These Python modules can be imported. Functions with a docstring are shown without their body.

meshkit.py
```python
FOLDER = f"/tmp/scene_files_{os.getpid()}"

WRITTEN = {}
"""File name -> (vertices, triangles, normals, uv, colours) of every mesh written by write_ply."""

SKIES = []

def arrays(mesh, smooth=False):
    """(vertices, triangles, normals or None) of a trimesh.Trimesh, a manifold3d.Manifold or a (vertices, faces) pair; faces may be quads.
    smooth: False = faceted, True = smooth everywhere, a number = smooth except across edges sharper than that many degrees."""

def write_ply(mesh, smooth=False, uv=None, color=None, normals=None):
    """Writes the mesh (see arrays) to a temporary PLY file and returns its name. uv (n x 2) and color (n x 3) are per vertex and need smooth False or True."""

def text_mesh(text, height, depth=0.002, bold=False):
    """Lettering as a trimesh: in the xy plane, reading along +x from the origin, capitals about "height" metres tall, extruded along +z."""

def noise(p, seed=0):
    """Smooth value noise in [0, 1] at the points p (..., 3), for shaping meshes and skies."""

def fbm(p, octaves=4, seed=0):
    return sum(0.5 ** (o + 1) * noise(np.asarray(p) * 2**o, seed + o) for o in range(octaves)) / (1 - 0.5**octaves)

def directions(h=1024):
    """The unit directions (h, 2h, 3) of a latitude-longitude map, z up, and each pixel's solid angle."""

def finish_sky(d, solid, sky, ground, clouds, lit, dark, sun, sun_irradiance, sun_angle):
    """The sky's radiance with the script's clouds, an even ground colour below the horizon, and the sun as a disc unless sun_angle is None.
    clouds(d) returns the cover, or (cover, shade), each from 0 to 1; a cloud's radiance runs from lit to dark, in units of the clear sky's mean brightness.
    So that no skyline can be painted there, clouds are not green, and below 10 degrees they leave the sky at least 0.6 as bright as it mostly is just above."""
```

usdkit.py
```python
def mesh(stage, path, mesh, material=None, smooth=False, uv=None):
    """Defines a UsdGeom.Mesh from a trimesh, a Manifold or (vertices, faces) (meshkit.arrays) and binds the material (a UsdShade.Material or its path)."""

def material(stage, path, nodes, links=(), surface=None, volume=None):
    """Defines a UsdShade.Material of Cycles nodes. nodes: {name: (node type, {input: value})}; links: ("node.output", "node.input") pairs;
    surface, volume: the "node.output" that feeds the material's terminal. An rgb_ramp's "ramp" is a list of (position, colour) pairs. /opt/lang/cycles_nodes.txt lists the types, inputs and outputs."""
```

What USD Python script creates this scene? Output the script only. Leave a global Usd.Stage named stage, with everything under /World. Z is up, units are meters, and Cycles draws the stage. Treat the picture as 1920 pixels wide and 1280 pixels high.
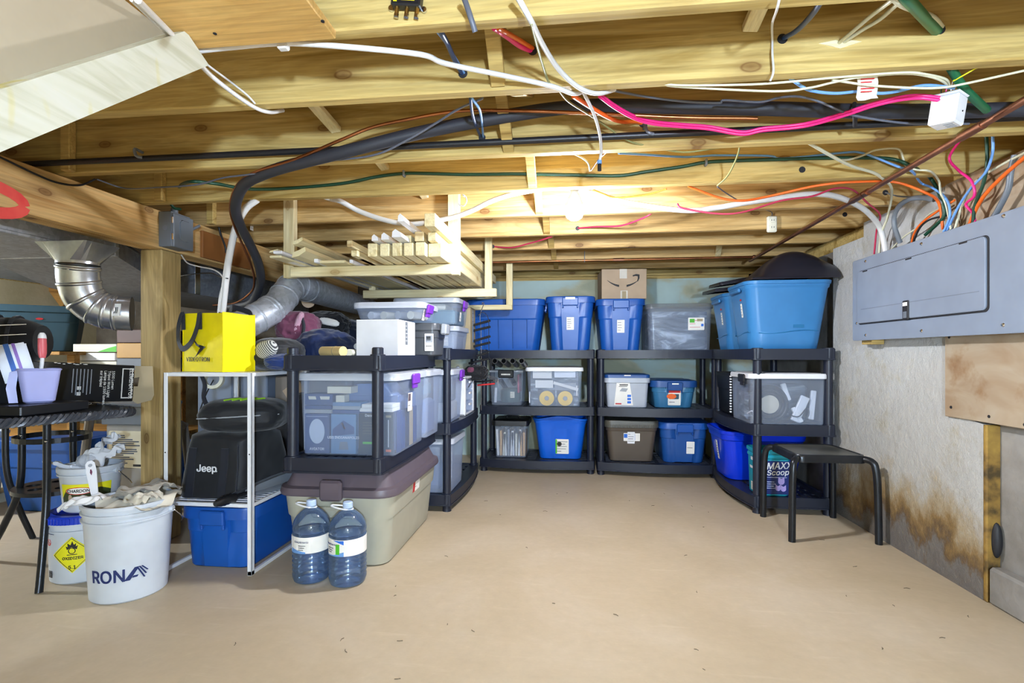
import math, random
import numpy as np, trimesh, manifold3d, shapely
import shapely.geometry as sg
from shapely import affinity
import usdkit, meshkit
from pxr import Usd, UsdGeom, UsdLux, UsdShade, Sdf, Gf

stage = Usd.Stage.CreateInMemory()
UsdGeom.SetStageUpAxis(stage, 'Z')
UsdGeom.Xform.Define(stage, '/World')
UsdGeom.Scope.Define(stage, '/World/Looks')
rnd = random.Random(7)

# ------------------------------------------------------------------ camera, lamps, exposure
F, PSI, H = 960.0, math.radians(6.48), 0.93
CO, SI = math.cos(PSI), math.sin(PSI)
cam = UsdGeom.Camera.Define(stage, '/World/camera')
cam.CreateHorizontalApertureAttr(36.0); cam.CreateVerticalApertureAttr(24.0)
cam.CreateFocalLengthAttr(18.0); cam.CreateVerticalApertureOffsetAttr(24 / 1920 * 36)
cam.CreateClippingRangeAttr((0.05, 100.0)); cam.CreateFStopAttr(0.0)
cam.AddTransformOp().Set(Gf.Matrix4d(CO, SI, 0, 0, 0, 0, 1, 0, SI, -CO, 0, 0, 0, 0, H, 1))
cam.CreateExposureAttr(0.5)
BULB_POWER = {'main': 24.5, 'work': 44.0, 'far': 42.0}

# ------------------------------------------------------------------ geometry helpers
def aty(u, v, Y):
    a, b = (u - 960) / F, (664 - v) / F
    t = Y / (CO + a * SI)
    return np.array([t * (a * CO - SI), Y, H + t * b])
def atx(u, v, X):
    a, b = (u - 960) / F, (664 - v) / F
    t = X / (a * CO - SI)
    return np.array([X, t * (CO + a * SI), H + t * b])
def atz(u, v, Z):
    a, b = (u - 960) / F, (664 - v) / F
    t = (Z - H) / b
    return np.array([t * (a * CO - SI), t * (CO + a * SI), Z])

def A(*p): return np.array(p, float)
def unit(v):
    v = np.asarray(v, float); return v / (np.linalg.norm(v) + 1e-12)
def frame(o, x, y):
    """4x4: local x, y along x, y (made square), local z out of the surface."""
    x = unit(x); z = unit(np.cross(x, y)); y = np.cross(z, x)
    m = np.eye(4); m[:3, 0], m[:3, 1], m[:3, 2], m[:3, 3] = x, y, z, o
    return m
def rot(deg, axis=(0, 0, 1), point=(0, 0, 0)):
    return trimesh.transformations.rotation_matrix(math.radians(deg), axis, point)
def tra(x, y, z): return trimesh.transformations.translation_matrix((x, y, z))
def spline(pts, n=8):
    p = np.asarray(pts, float)
    if len(p) < 3: return p
    q = np.vstack([2 * p[0] - p[1], p, 2 * p[-1] - p[-2]]); out = []
    for i in range(1, len(q) - 2):
        a, b, c, d = q[i - 1], q[i], q[i + 1], q[i + 2]
        for t in np.linspace(0, 1, n, endpoint=False):
            out.append(.5 * (2 * b + (c - a) * t + (2 * a - 5 * b + 4 * c - d) * t ** 2 + (3 * b - a - 3 * c + d) * t ** 3))
    return np.array(out + [p[-1]])

class MB:
    def __init__(s): s.V, s.F, s.n = [], [], 0
    def add(s, v, f, M=None):
        v = np.asarray(v, float).reshape(-1, 3); f = np.asarray(f, int)
        if f.shape[1] == 4: f = np.vstack([f[:, [0, 1, 2]], f[:, [0, 2, 3]]])
        if M is not None: v = v @ M[:3, :3].T + M[:3, 3]
        s.V.append(v); s.F.append(f + s.n); s.n += len(v); return s
    def tm(s, m, M=None): return s.add(m.vertices, m.faces, M)
    def get(s): return np.vstack(s.V), np.vstack(s.F)
    def xf(s, M):
        s.V = [v @ M[:3, :3].T + M[:3, 3] for v in s.V]; return s
    def box(s, x0, x1, y0, y1, z0, z1, bev=0., M=None):
        if bev <= 0:
            v = [(x, y, z) for z in (z0, z1) for y in (y0, y1) for x in (x0, x1)]
            return s.add(v, [(0, 2, 3, 1), (4, 5, 7, 6), (0, 1, 5, 4), (2, 6, 7, 3), (0, 4, 6, 2), (1, 3, 7, 5)], M)
        b = min(bev, (x1 - x0) / 2.01, (y1 - y0) / 2.01, (z1 - z0) / 2.01); p = []
        for x, i in ((x0, b), (x1, -b)):
            for y, j in ((y0, b), (y1, -b)):
                for z, k in ((z0, b), (z1, -b)): p += [(x + i, y + j, z), (x + i, y, z + k), (x, y + j, z + k)]
        h = manifold3d.Manifold.hull_points(np.array(p, np.float32)).to_mesh()
        return s.add(h.vert_properties[:, :3], h.tri_verts, M)
    def cbox(s, c, w, d, h, bev=0., M=None):
        """box on its base centre"""
        return s.box(c[0] - w / 2, c[0] + w / 2, c[1] - d / 2, c[1] + d / 2, c[2], c[2] + h, bev, M)
    def bar(s, p0, p1, w, t, up=(0, 0, 1), bev=0.):
        p0, p1 = np.asarray(p0, float), np.asarray(p1, float); L = np.linalg.norm(p1 - p0)
        x = unit(p1 - p0); z = np.asarray(up, float); z = unit(z - x * (z @ x)); y = np.cross(z, x)
        m = np.eye(4); m[:3, 0], m[:3, 1], m[:3, 2], m[:3, 3] = x, y, z, p0
        return s.box(0, L, -w / 2, w / 2, -t / 2, t / 2, bev, m)
    def loft(s, rings, caps=(True, True), closed=True, M=None):
        r = [np.asarray(q, float) for q in rings]; n, k = len(r[0]), len(r); v = np.vstack(r); f = []
        J = np.arange(n if closed else n - 1)
        for i in range(k - 1):
            f.append(np.stack([i * n + J, i * n + (J + 1) % n, (i + 1) * n + (J + 1) % n, (i + 1) * n + J], 1))
        f = np.vstack(f); f = np.vstack([f[:, [0, 1, 2]], f[:, [0, 2, 3]]]); J = np.arange(n)
        if caps[0]:
            v = np.vstack([v, r[0].mean(0)]); f = np.vstack([f, np.stack([(J + 1) % n, J, np.full(n, len(v) - 1)], 1)])
        if caps[1]:
            v = np.vstack([v, r[-1].mean(0)]); o = (k - 1) * n
            f = np.vstack([f, np.stack([o + J, o + (J + 1) % n, np.full(n, len(v) - 1)], 1)])
        return s.add(v, f, M)
    def tube(s, pts, r, sides=8, n=0, caps=True, sq=None):
        p = spline(pts, n) if n else np.asarray(pts, float)
        t = np.gradient(p, axis=0); t /= np.linalg.norm(t, axis=1, keepdims=True) + 1e-12
        a = np.cross(t[0], (0, 0, 1.) if abs(t[0][2]) < .9 else (1., 0, 0)); a = unit(a); R = []
        ang = np.arange(sides) * 2 * math.pi / sides
        if np.ndim(r) and len(r) != len(p): r = np.interp(np.linspace(0, len(r) - 1, len(p)), np.arange(len(r)), r)
        rr = np.broadcast_to(r, (len(p),))
        for i in range(len(p)):
            a = unit(a - t[i] * (a @ t[i])); b = np.cross(t[i], a); q = sq or 1.
            R.append(p[i] + rr[i] * (np.cos(ang)[:, None] * a + q * np.sin(ang)[:, None] * b))
        return s.loft(R, (caps, caps))
    def lathe(s, prof, n=32, M=None, caps=(False, False)):
        ang = np.arange(n) * 2 * math.pi / n
        return s.loft([np.stack([r * np.cos(ang), r * np.sin(ang), np.full(n, z)], 1) for r, z in prof], caps, True, M)
    def cyl(s, p0, p1, r, n=16, r1=None):
        p0, p1 = np.asarray(p0, float), np.asarray(p1, float)
        return s.tube([p0, p1], [r, r if r1 is None else r1], n)
    def ball(s, c, r, sc=(1, 1, 1), sub=2):
        m = trimesh.creation.icosphere(sub, 1.0); return s.add(m.vertices * r * np.array(sc) + np.array(c), m.faces)
    def poly(s, g, z0, z1, M=None):
        for q in getattr(g, 'geoms', [g]):
            if q.is_empty or q.area < 1e-9: continue
            m = trimesh.creation.extrude_polygon(q, z1 - z0, engine='earcut'); m.vertices[:, 2] += z0; s.tm(m, M)
        return s
    def text(s, t, h, M, depth=.0006, bold=False, align='c', sx=1.):
        m = meshkit.text_mesh(t, h, depth, bold); w = m.bounds[1][0] - m.bounds[0][0]
        m.vertices[:, 0] -= m.bounds[0][0] + (w / 2 if align == 'c' else 0); m.vertices[:, 0] *= sx
        return s.tm(m, M)

def col(h):
    c = np.array([int(h[i:i + 2], 16) for i in (0, 2, 4)]) / 255.
    return tuple(np.where(c <= .04045, c / 12.92, ((c + .055) / 1.055) ** 2.4))

# ------------------------------------------------------------------ things, parts
_used = {}
def numbered(path):
    k = _used.get(path, -1) + 1; _used[path] = k
    return path if k == 0 else f'{path}_{k:03d}'
def tagit(prim, label=None, cat=None, group=None, kind=None):
    for k, v in (('label', label), ('category', cat), ('group', group), ('kind', kind)):
        if v: prim.SetCustomDataByKey(k, v)
def put(path, mb, m, smooth=30):
    v, f = mb.get() if isinstance(mb, MB) else (mb.vertices, mb.faces)
    return usdkit.mesh(stage, path, trimesh.Trimesh(v, f, process=False), M[m] if isinstance(m, str) else m, smooth)
class Thing:
    def __init__(s, name, label, cat=None, loc=(0, 0, 0), rz=0, group=None, kind=None):
        s.path = numbered('/World/' + name); x = UsdGeom.Xform.Define(stage, s.path)
        if any(loc) or rz:
            x.AddTranslateOp().Set(tuple(map(float, loc)))
            if rz: x.AddRotateZOp().Set(float(rz))
        tagit(x.GetPrim(), label, cat, group, kind)
    def part(s, name, mb, m, label=None, on=None, smooth=30, kind=None):
        p = numbered((on or s.path) + '/' + name); g = put(p, mb, m, smooth); tagit(g.GetPrim(), label, kind=kind); return p
def single(name, mb, m, label, cat=None, group=None, kind=None, smooth=30):
    p = numbered('/World/' + name); g = put(p, mb, m, smooth); tagit(g.GetPrim(), label, cat, group, kind); return p

# ------------------------------------------------------------------ materials
M = {}
def mk(name, nodes, links, surface='p.BSDF'):
    M[name] = usdkit.material(stage, '/World/Looks/' + name, nodes, links, surface=surface); return name
def plastic(name, c, rough=.4, spec=.5, bump=0., var=.06, **kw):
    c = np.array(col(c) if isinstance(c, str) else c)
    n = {'tc': ('texture_coordinate', {}), 'n': ('noise_texture', {'scale': 9., 'detail': 4.}),
         'r': ('rgb_ramp', {'ramp': [(.3, tuple(c * (1 - var))), (.7, tuple(np.minimum(c * (1 + var), 1)))]}),
         'p': ('principled_bsdf', {'roughness': rough, 'specular_ior_level': spec, **kw})}
    l = [('tc.object', 'n.vector'), ('n.fac', 'r.fac'), ('r.color', 'p.base_color')]
    if bump:
        n['n2'] = ('noise_texture', {'scale': 160., 'detail': 2.}); n['b'] = ('bump', {'strength': bump, 'distance': .002})
        l += [('tc.object', 'n2.vector'), ('n2.fac', 'b.height'), ('b.normal', 'p.normal')]
    return mk(name, n, l)
def wood(name, c0, c1, ck, axis=0, rough=.6, grain=14., knots=True, streak=1.):
    sc = [grain, grain, grain]; sc[axis] = 1.1; fs = [120.] * 3; fs[axis] = 4.; ks = [5.2] * 3; ks[axis] = 2.6; ks[0 if axis == 1 else 1] = .4
    c0, c1, ck = (np.array(col(x)) for x in (c0, c1, ck))
    n = {'tc': ('texture_coordinate', {}), 'oi': ('object_info', {}), 'mu': ('math', {'math_type': 'multiply', 'value2': 41.}),
         'cx': ('combine_xyz', {}), 'ad': ('vector_math', {'math_type': 'add'}),
         'm1': ('mapping', {'scale': tuple(sc)}), 'n1': ('noise_texture', {'scale': 1., 'detail': 5., 'roughness': .6, 'distortion': .9}),
         'm2': ('mapping', {'scale': tuple(fs)}), 'n2': ('noise_texture', {'scale': 1., 'detail': 3.}),
         'r1': ('rgb_ramp', {'ramp': [(.32, tuple(c1 * .92)), (.44, tuple((c0 + c1) / 2)), (.52, tuple(c0)), (.58, tuple((c0 * .6 + c1 * .4))), (.7, tuple(c0))]}),
         'r2': ('rgb_ramp', {'ramp': [(.3, (.70,) * 3), (.62, (1., 1., 1.))]}),
         'mx': ('mix_color', {'blend_type': 'multiply', 'fac': .8 * streak}),
         'n3': ('noise_texture', {'scale': 1.3, 'detail': 2.}), 'r3': ('rgb_ramp', {'ramp': [(.3, (.82, .80, .74)), (.7, (1.06, 1.05, 1.03))]}),
         'mz': ('mix_color', {'blend_type': 'multiply', 'fac': 1.}),
         'b': ('bump', {'strength': .25, 'distance': .002}), 'p': ('principled_bsdf', {'roughness': rough, 'specular_ior_level': .3})}
    l = [('oi.random', 'mu.value1'), ('mu.value', 'cx.x'), ('mu.value', 'cx.z'), ('tc.object', 'ad.vector1'), ('cx.vector', 'ad.vector2'),
         ('ad.vector', 'm1.vector'), ('m1.vector', 'n1.vector'), ('ad.vector', 'm2.vector'), ('m2.vector', 'n2.vector'),
         ('n1.fac', 'r1.fac'), ('n2.fac', 'r2.fac'), ('r1.color', 'mx.a'), ('r2.color', 'mx.b'), ('ad.vector', 'n3.vector'), ('n3.fac', 'r3.fac'),
         ('mx.result', 'mz.a'), ('r3.color', 'mz.b'), ('n2.fac', 'b.height'), ('b.normal', 'p.normal')]
    out = 'mz.result'
    if knots:
        n |= {'sz': ('separate_xyz', {}), 'cz': ('combine_xyz', {}), 'm4': ('mapping', {'scale': (2.6, 5.2, 1.)}), 'v': ('voronoi_texture', {'dimensions': '2D', 'scale': 1., 'randomness': 1.}),
              'sp': ('separate_color', {}), 'gt': ('math', {'math_type': 'greater_than', 'value2': .36}),
              'rk': ('rgb_ramp', {'ramp': [(0, (.8,) * 3), (.045, (.65,) * 3), (.06, (.85,) * 3), (.075, (.40,) * 3), (.12, (.2,) * 3), (.24, (0, 0, 0))]}),
              'mm': ('math', {'math_type': 'multiply'}), 'mk': ('mix_color', {'b': tuple(ck)})}
        l += [('ad.vector', 'sz.vector'), ('sz.' + 'xyz'[axis], 'cz.x'), ('sz.' + ('z', 'z', 'x')[axis], 'cz.y'), ('cz.vector', 'm4.vector'), ('m4.vector', 'v.vector'), ('v.color', 'sp.color'), ('sp.r', 'gt.value1'), ('v.distance', 'rk.fac'),
              ('rk.color', 'mm.value1'), ('gt.value', 'mm.value2'), ('mm.value', 'mk.fac'), (out, 'mk.a')]
        out = 'mk.result'
    l += [(out, 'p.base_color')]
    return mk(name, n, l)
def metal(name, c, rough=.35, spangle=0., metallic=1., smudge=.25):
    c = np.array(col(c) if isinstance(c, str) else c)
    n = {'tc': ('texture_coordinate', {}), 'n': ('noise_texture', {'scale': 6., 'detail': 5.}), 'v': ('voronoi_texture', {'scale': 55.}), 'sp': ('separate_color', {}),
         'r': ('rgb_ramp', {'ramp': [(.3, tuple(c * (1 - smudge))), (.7, tuple(c))]}), 'mr': ('map_range', {'from_min': 0., 'from_max': 1., 'to_min': 1 - spangle, 'to_max': 1.}),
         'cc': ('combine_color', {}), 'mx': ('mix_color', {'blend_type': 'multiply', 'fac': 1.}), 'rr': ('map_range', {'from_min': .2, 'from_max': .8, 'to_min': rough * .75, 'to_max': rough * 1.35}),
         'p': ('principled_bsdf', {'metallic': metallic})}
    l = [('tc.object', 'n.vector'), ('tc.object', 'v.vector'), ('v.color', 'sp.color'), ('sp.r', 'mr.value'), ('mr.result', 'cc.r'), ('mr.result', 'cc.g'), ('mr.result', 'cc.b'),
         ('n.fac', 'r.fac'), ('r.color', 'mx.a'), ('cc.color', 'mx.b'), ('mx.result', 'p.base_color'), ('n.fac', 'rr.value'), ('rr.result', 'p.roughness')]
    return mk(name, n, l)
def clear(name, tint, body, alpha=.3, rough=.2):
    """thin see-through plastic: plain transparency with a share of milky, glossy plastic"""
    n = {'t': ('transparent_bsdf', {'color': tint}), 'p': ('principled_bsdf', {'base_color': body, 'roughness': rough, 'specular_ior_level': .6}),
         'mx': ('mix_closure', {'fac': alpha})}
    return mk(name, n, [('t.BSDF', 'mx.closure1'), ('p.BSDF', 'mx.closure2')], 'mx.closure')
def emit(name, c, s): return mk(name, {'e': ('emission', {'color': c, 'strength': s})}, [], 'e.emission')

wood('joist_wood', 'd2b876', 'a68846', '6a4218', 0)
wood('joist_wood_x', 'd0b470', 'a08044', '60401c', 0)
wood('joist_wood_o', 'd8b67c', 'aa8446', '5a3414', 0)
wood('beam_wood', 'e8c488', 'cc9c5c', '6a4218', 1)
wood('post_wood', 'c8ac74', '937848', '5a3c18', 2, grain=9.)
wood('pale_wood', 'efe4bc', 'dcc894', 'a08050', 0, grain=18., streak=.6)
wood('pale_wood_y', 'efe4bc', 'd8c490', 'a08050', 1, grain=18., streak=.6)
wood('pale_wood_z', 'efe4bc', 'dcc894', 'a08050', 2, grain=18., streak=.6)
wood('plywood', 'd9b06a', 'b98a48', '6a4218', 0, grain=7.)
wood('stained_plywood', 'd6b890', 'b08c62', '4a2c12', 2, grain=6.)
def painted_wall(name, c, c2, bump=.4, scale=3.):
    n = {'tc': ('texture_coordinate', {}), 'n': ('noise_texture', {'scale': scale, 'detail': 6., 'roughness': .6}), 'n2': ('noise_texture', {'scale': 38., 'detail': 4.}),
         'r': ('rgb_ramp', {'ramp': [(.35, col(c2)), (.65, col(c))]}), 'b': ('bump', {'strength': bump, 'distance': .006}), 'p': ('principled_bsdf', {'roughness': .75, 'specular_ior_level': .25})}
    return mk(name, n, [('tc.object', 'n.vector'), ('tc.object', 'n2.vector'), ('n.fac', 'r.fac'), ('r.color', 'p.base_color'), ('n2.fac', 'b.height'), ('b.normal', 'p.normal')])
painted_wall('concrete', '9a9690', '77726a', .5)
painted_wall('dark_wall', '7a7264', '4e4438', .5)
painted_wall('cream_wall', 'd8cfae', 'c2b78e', .3)
painted_wall('drywall', 'a2957e', '988b74', .1)
painted_wall('slab', 'b9b3a4', '96907f', .5, 5.)
# back wall: patches of mint paint over cream parging
mk('mint_wall', {'tc': ('texture_coordinate', {}), 'm': ('mapping', {'scale': (1., 1., 1.6)}), 'n': ('noise_texture', {'scale': 1.7, 'detail': 4., 'distortion': .4}), 'n2': ('noise_texture', {'scale': 45., 'detail': 4.}),
   'r': ('rgb_ramp', {'ramp': [(.40, col('a3a68c')), (.46, col('b6b69a')), (.53, col('b4c9c4')), (.7, col('bcd4d2'))]}), 'b': ('bump', {'strength': .35, 'distance': .004}),
   'p': ('principled_bsdf', {'roughness': .6})}, [('tc.object', 'm.vector'), ('m.vector', 'n.vector'), ('tc.object', 'n2.vector'), ('n.fac', 'r.fac'), ('r.color', 'p.base_color'), ('n2.fac', 'b.height'), ('b.normal', 'p.normal')])
# right wall: white paint with rust-brown damp stains rising from the floor
mk('stained_wall', {'tc': ('texture_coordinate', {}), 'sx': ('separate_xyz', {}), 'm': ('mapping', {'scale': (3.2, 3.2, 2.4)}), 'n': ('noise_texture', {'scale': 1.1, 'detail': 7., 'roughness': .68}),
   'mr': ('map_range', {'from_min': .25, 'from_max': .75, 'to_min': -.20, 'to_max': .20}), 'ad': ('math', {'math_type': 'add'}),
   'r': ('rgb_ramp', {'ramp': [(0, col('6e6862')), (.07, col('75706a')), (.12, col('6a563e')), (.18, col('8a7048')), (.27, col('a6977c')), (.38, col('b4b2ac')), (1, col('bbbcba'))]}),
   'n3': ('noise_texture', {'scale': 5.4, 'detail': 7., 'roughness': .74}), 'r3': ('rgb_ramp', {'ramp': [(.54, (1, 1, 1)), (.66, (.90, .85, .74)), (.76, (.72, .60, .42))]}), 'mx': ('mix_color', {'blend_type': 'multiply', 'fac': 1.}),
   'n2': ('noise_texture', {'scale': 17., 'detail': 6., 'roughness': .68}), 'b': ('bump', {'strength': 1., 'distance': .011}), 'p': ('principled_bsdf', {'roughness': .7, 'specular_ior_level': .3})},
   [('tc.object', 'm.vector'), ('m.vector', 'n.vector'), ('tc.object', 'sx.vector'), ('n.fac', 'mr.value'), ('sx.z', 'ad.value1'), ('mr.result', 'ad.value2'), ('ad.value', 'r.fac'),
    ('tc.object', 'n3.vector'), ('n3.fac', 'r3.fac'), ('r.color', 'mx.a'), ('r3.color', 'mx.b'), ('mx.result', 'p.base_color'), ('tc.object', 'n2.vector'), ('n2.fac', 'b.height'), ('b.normal', 'p.normal')])
# floor: tan deck paint, worn and scuffed
mk('floor_paint', {'tc': ('texture_coordinate', {}), 'n': ('noise_texture', {'scale': 1.6, 'detail': 6., 'roughness': .62, 'distortion': .5}), 'n2': ('noise_texture', {'scale': 26., 'detail': 5., 'roughness': .7}),
   'r': ('rgb_ramp', {'ramp': [(.3, col('b5a488')), (.5, col('bdac91')), (.72, col('c6b7a0'))]}), 'r2': ('rgb_ramp', {'ramp': [(.3, (.93, .93, .93)), (.62, (1, 1, 1)), (.75, (1.06, 1.07, 1.08))]}),
   'mx': ('mix_color', {'blend_type': 'multiply', 'fac': 1.}), 'm3': ('mapping', {'rotation': (0, 0, .6), 'scale': (2., 16., 1.)}), 'n3': ('noise_texture', {'scale': 1.5, 'detail': 4.}), 'r3': ('rgb_ramp', {'ramp': [(.62, (1, 1, 1)), (.75, (1.08, 1.1, 1.13))]}),
   'my': ('mix_color', {'blend_type': 'multiply', 'fac': 1.}), 'b': ('bump', {'strength': .12, 'distance': .003}), 'p': ('principled_bsdf', {'roughness': .48, 'specular_ior_level': .35})},
   [('tc.object', 'n.vector'), ('tc.object', 'n2.vector'), ('n.fac', 'r.fac'), ('n2.fac', 'r2.fac'), ('r.color', 'mx.a'), ('r2.color', 'mx.b'), ('tc.object', 'm3.vector'), ('m3.vector', 'n3.vector'), ('n3.fac', 'r3.fac'),
    ('mx.result', 'my.a'), ('r3.color', 'my.b'), ('my.result', 'p.base_color'), ('n2.fac', 'b.height'), ('b.normal', 'p.normal')])
for a_ in [('black_resin', '1c2130', .42), ('black_plastic', '15161a', .4), ('dark_lid', '23232c', .32), ('tub_blue', '1656ac', .36), ('tub_sky', '3678b0', .34), ('tub_bright', '0f5fd0', .3),
           ('tub_royal', '0a35d0', .25), ('tub_teal', '34709a', .38), ('tub_slate', '31505f', .4), ('tub_navy', '1c4f96', .35), ('lid_blue', '1a54a8', .36), ('lid_navy', '1c4a8a', .4), ('tub_brown', '564c42', .45), ('lid_olive', '4e4c44', .42),
           ('tub_taupe', 'adab9a', .42), ('lid_plum', '5f545c', .42), ('pail_teal', '1b93a8', .35), ('white_plastic', 'e2e4e8', .35), ('bucket_white', 'c3c9d0', .38), ('lid_royal', '1238b8', .32),
           ('lavender', 'a5a9dc', .35), ('purple', '7a33b8', .35), ('gray_tote', '4a4d52', .35), ('gray_light', '9a9fa6', .4), ('paper', 'eceae4', .7), ('cardboard', 'b39d84', .8), ('cardboard_tan', 'a89878', .8),
           ('ink', '1c1c20', .6), ('panel_gray', '848fa0', .42), ('panel_dark', '737b88', .45), ('navy_ink', '15285e', .5), ('red_ink', 'c8282c', .5), ('orange_ink', 'f06a28', .6), ('green_ink', '4fb82a', .5), ('yellow_ink', 'e6de1c', .5),
           ('blue_ink', '2a6cd0', .5), ('cable_white', 'd2d0cd', .4), ('cable_cream', 'cfcdb2', .4), ('cable_green', '123f2c', .4), ('cable_black', '1b1c20', .4), ('cable_gray', '5c606c', .4), ('cable_blue', '6c9cd8', .4),
           ('cable_navy', '27406c', .4), ('cable_pink', 'e8287e', .35), ('cable_crimson', 'b83050', .4), ('cable_orange', 'e8671e', .4), ('cable_olive', '8a8a58', .4), ('foam_black', '2c2e36', .55), ('pipe_black', '1d1e22', .4),
           ('steel_gray', '6d747c', .4), ('white_enamel', 'e6e8ec', .3), ('green_hose', '1a6a44', .4), ('cream_plastic', 'dcd8c4', .4), ('wicker', '3c3f45', .35), ('bamboo', 'd8bd84', .5), ('gold_disc', 'f8cc48', .3)]:
    plastic(*a_)
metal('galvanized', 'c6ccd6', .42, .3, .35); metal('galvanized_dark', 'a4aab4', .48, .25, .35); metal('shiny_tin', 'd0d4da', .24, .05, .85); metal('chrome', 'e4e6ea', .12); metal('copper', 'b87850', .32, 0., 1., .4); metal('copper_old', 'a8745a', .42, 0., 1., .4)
metal('foil', 'dcdfe4', .18, .1); metal('brass', 'd8b060', .3); metal('black_steel', '2a2c30', .3, 0., .5)
clear('clear_bin', (.93, .95, .985), (.62, .70, .84), .13, .16); clear('clear_milky', (.90, .93, .98), (.58, .66, .82), .26, .25); clear('clear_lid', (.88, .9, .94), (.74, .78, .86), .55, .3)
clear('clear_smoke', (.8, .82, .84), (.35, .36, .38), .3, .25); clear('clear_film', (.95, .96, .98), (.75, .78, .82), .3, .12)
def cloth(name, c, rough=.9, bump=.3, sheen=.2):
    c = np.array(col(c))
    n = {'tc': ('texture_coordinate', {}), 'n': ('noise_texture', {'scale': 6., 'detail': 4.}), 'r': ('rgb_ramp', {'ramp': [(.3, tuple(c * .85)), (.7, tuple(np.minimum(c * 1.12, 1)))]}),
         'n2': ('noise_texture', {'scale': 320., 'detail': 2.}), 'b': ('bump', {'strength': bump, 'distance': .001}), 'p': ('principled_bsdf', {'roughness': rough, 'sheen_weight': sheen, 'specular_ior_level': .25})}
    return mk(name, n, [('tc.object', 'n.vector'), ('n.fac', 'r.fac'), ('r.color', 'p.base_color'), ('tc.object', 'n2.vector'), ('n2.fac', 'b.height'), ('b.normal', 'p.normal')])
cloth('rag_cream', 'd2cab8'); cloth('rag_gray', '9c968a'); cloth('rag_white', 'e0dfdc'); cloth('bag_yellow', 'f0dc00', .6, .3, 0.); cloth('strap_black', '20232c', .7); cloth('duffel_black', '1e2024', .55); cloth('cloth_burgundy', '6a3a50'); cloth('cloth_navy', '16264e', .6)
cloth('cloth_blue', '24386e', .7); cloth('cloth_black', '121318', .7); cloth('cloth_mesh', 'a8a8a8')
# ------------------------------------------------------------------ the setting
XR, YB, XL, YF, ZJ, ZT = 1.553, 4.66, -4.75, -1.7, 1.635, 1.87     # right, back, left, front walls; joist bottoms and tops
def structure(name, label, mb=None, m=None, smooth=30):
    if mb is None: return Thing(name, label, kind='structure')
    return single(name, mb, m, label, kind='structure', smooth=smooth)
fl = structure('floor', 'tan painted concrete basement floor')
fl.part('painted_floor', MB().box(-3.55, XR + .3, YF, YB, -.1, 0), 'floor_paint')
fl.part('raised_slab', MB().box(XL, -3.55, YF, YB, -.1, .06, .004), 'slab', 'bare raised concrete slab along the left')
structure('wall_back', 'pale mint and cream painted concrete back wall', MB().box(-1.4, XR + .3, YB, YB + .2, 0, 1.60), 'mint_wall')
structure('wall_back_left', 'dark unpainted back wall behind the ducts', MB().box(XL, -1.4, YB, YB + .2, 0, 1.60), 'dark_wall')
structure('wall_left', 'cream painted foundation wall on the far left', MB().box(XL - .2, XL, YF, YB + .2, 0, 1.56), 'cream_wall')
structure('wall_front', 'cream painted wall behind the viewer', MB().box(XL, XR + .3, YF - .2, YF, 0, ZT), 'cream_wall')
wr = structure('wall_right', 'right foundation wall of damp-stained white boards and grey concrete')
wr.part('concrete', MB().box(XR + .045, XR + .3, YF, YB, 0, 1.555), 'concrete')
wr.part('footing', MB().box(XR - .004, XR + .05, YF, 2.10, 0, .14, .01), 'concrete')
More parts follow.
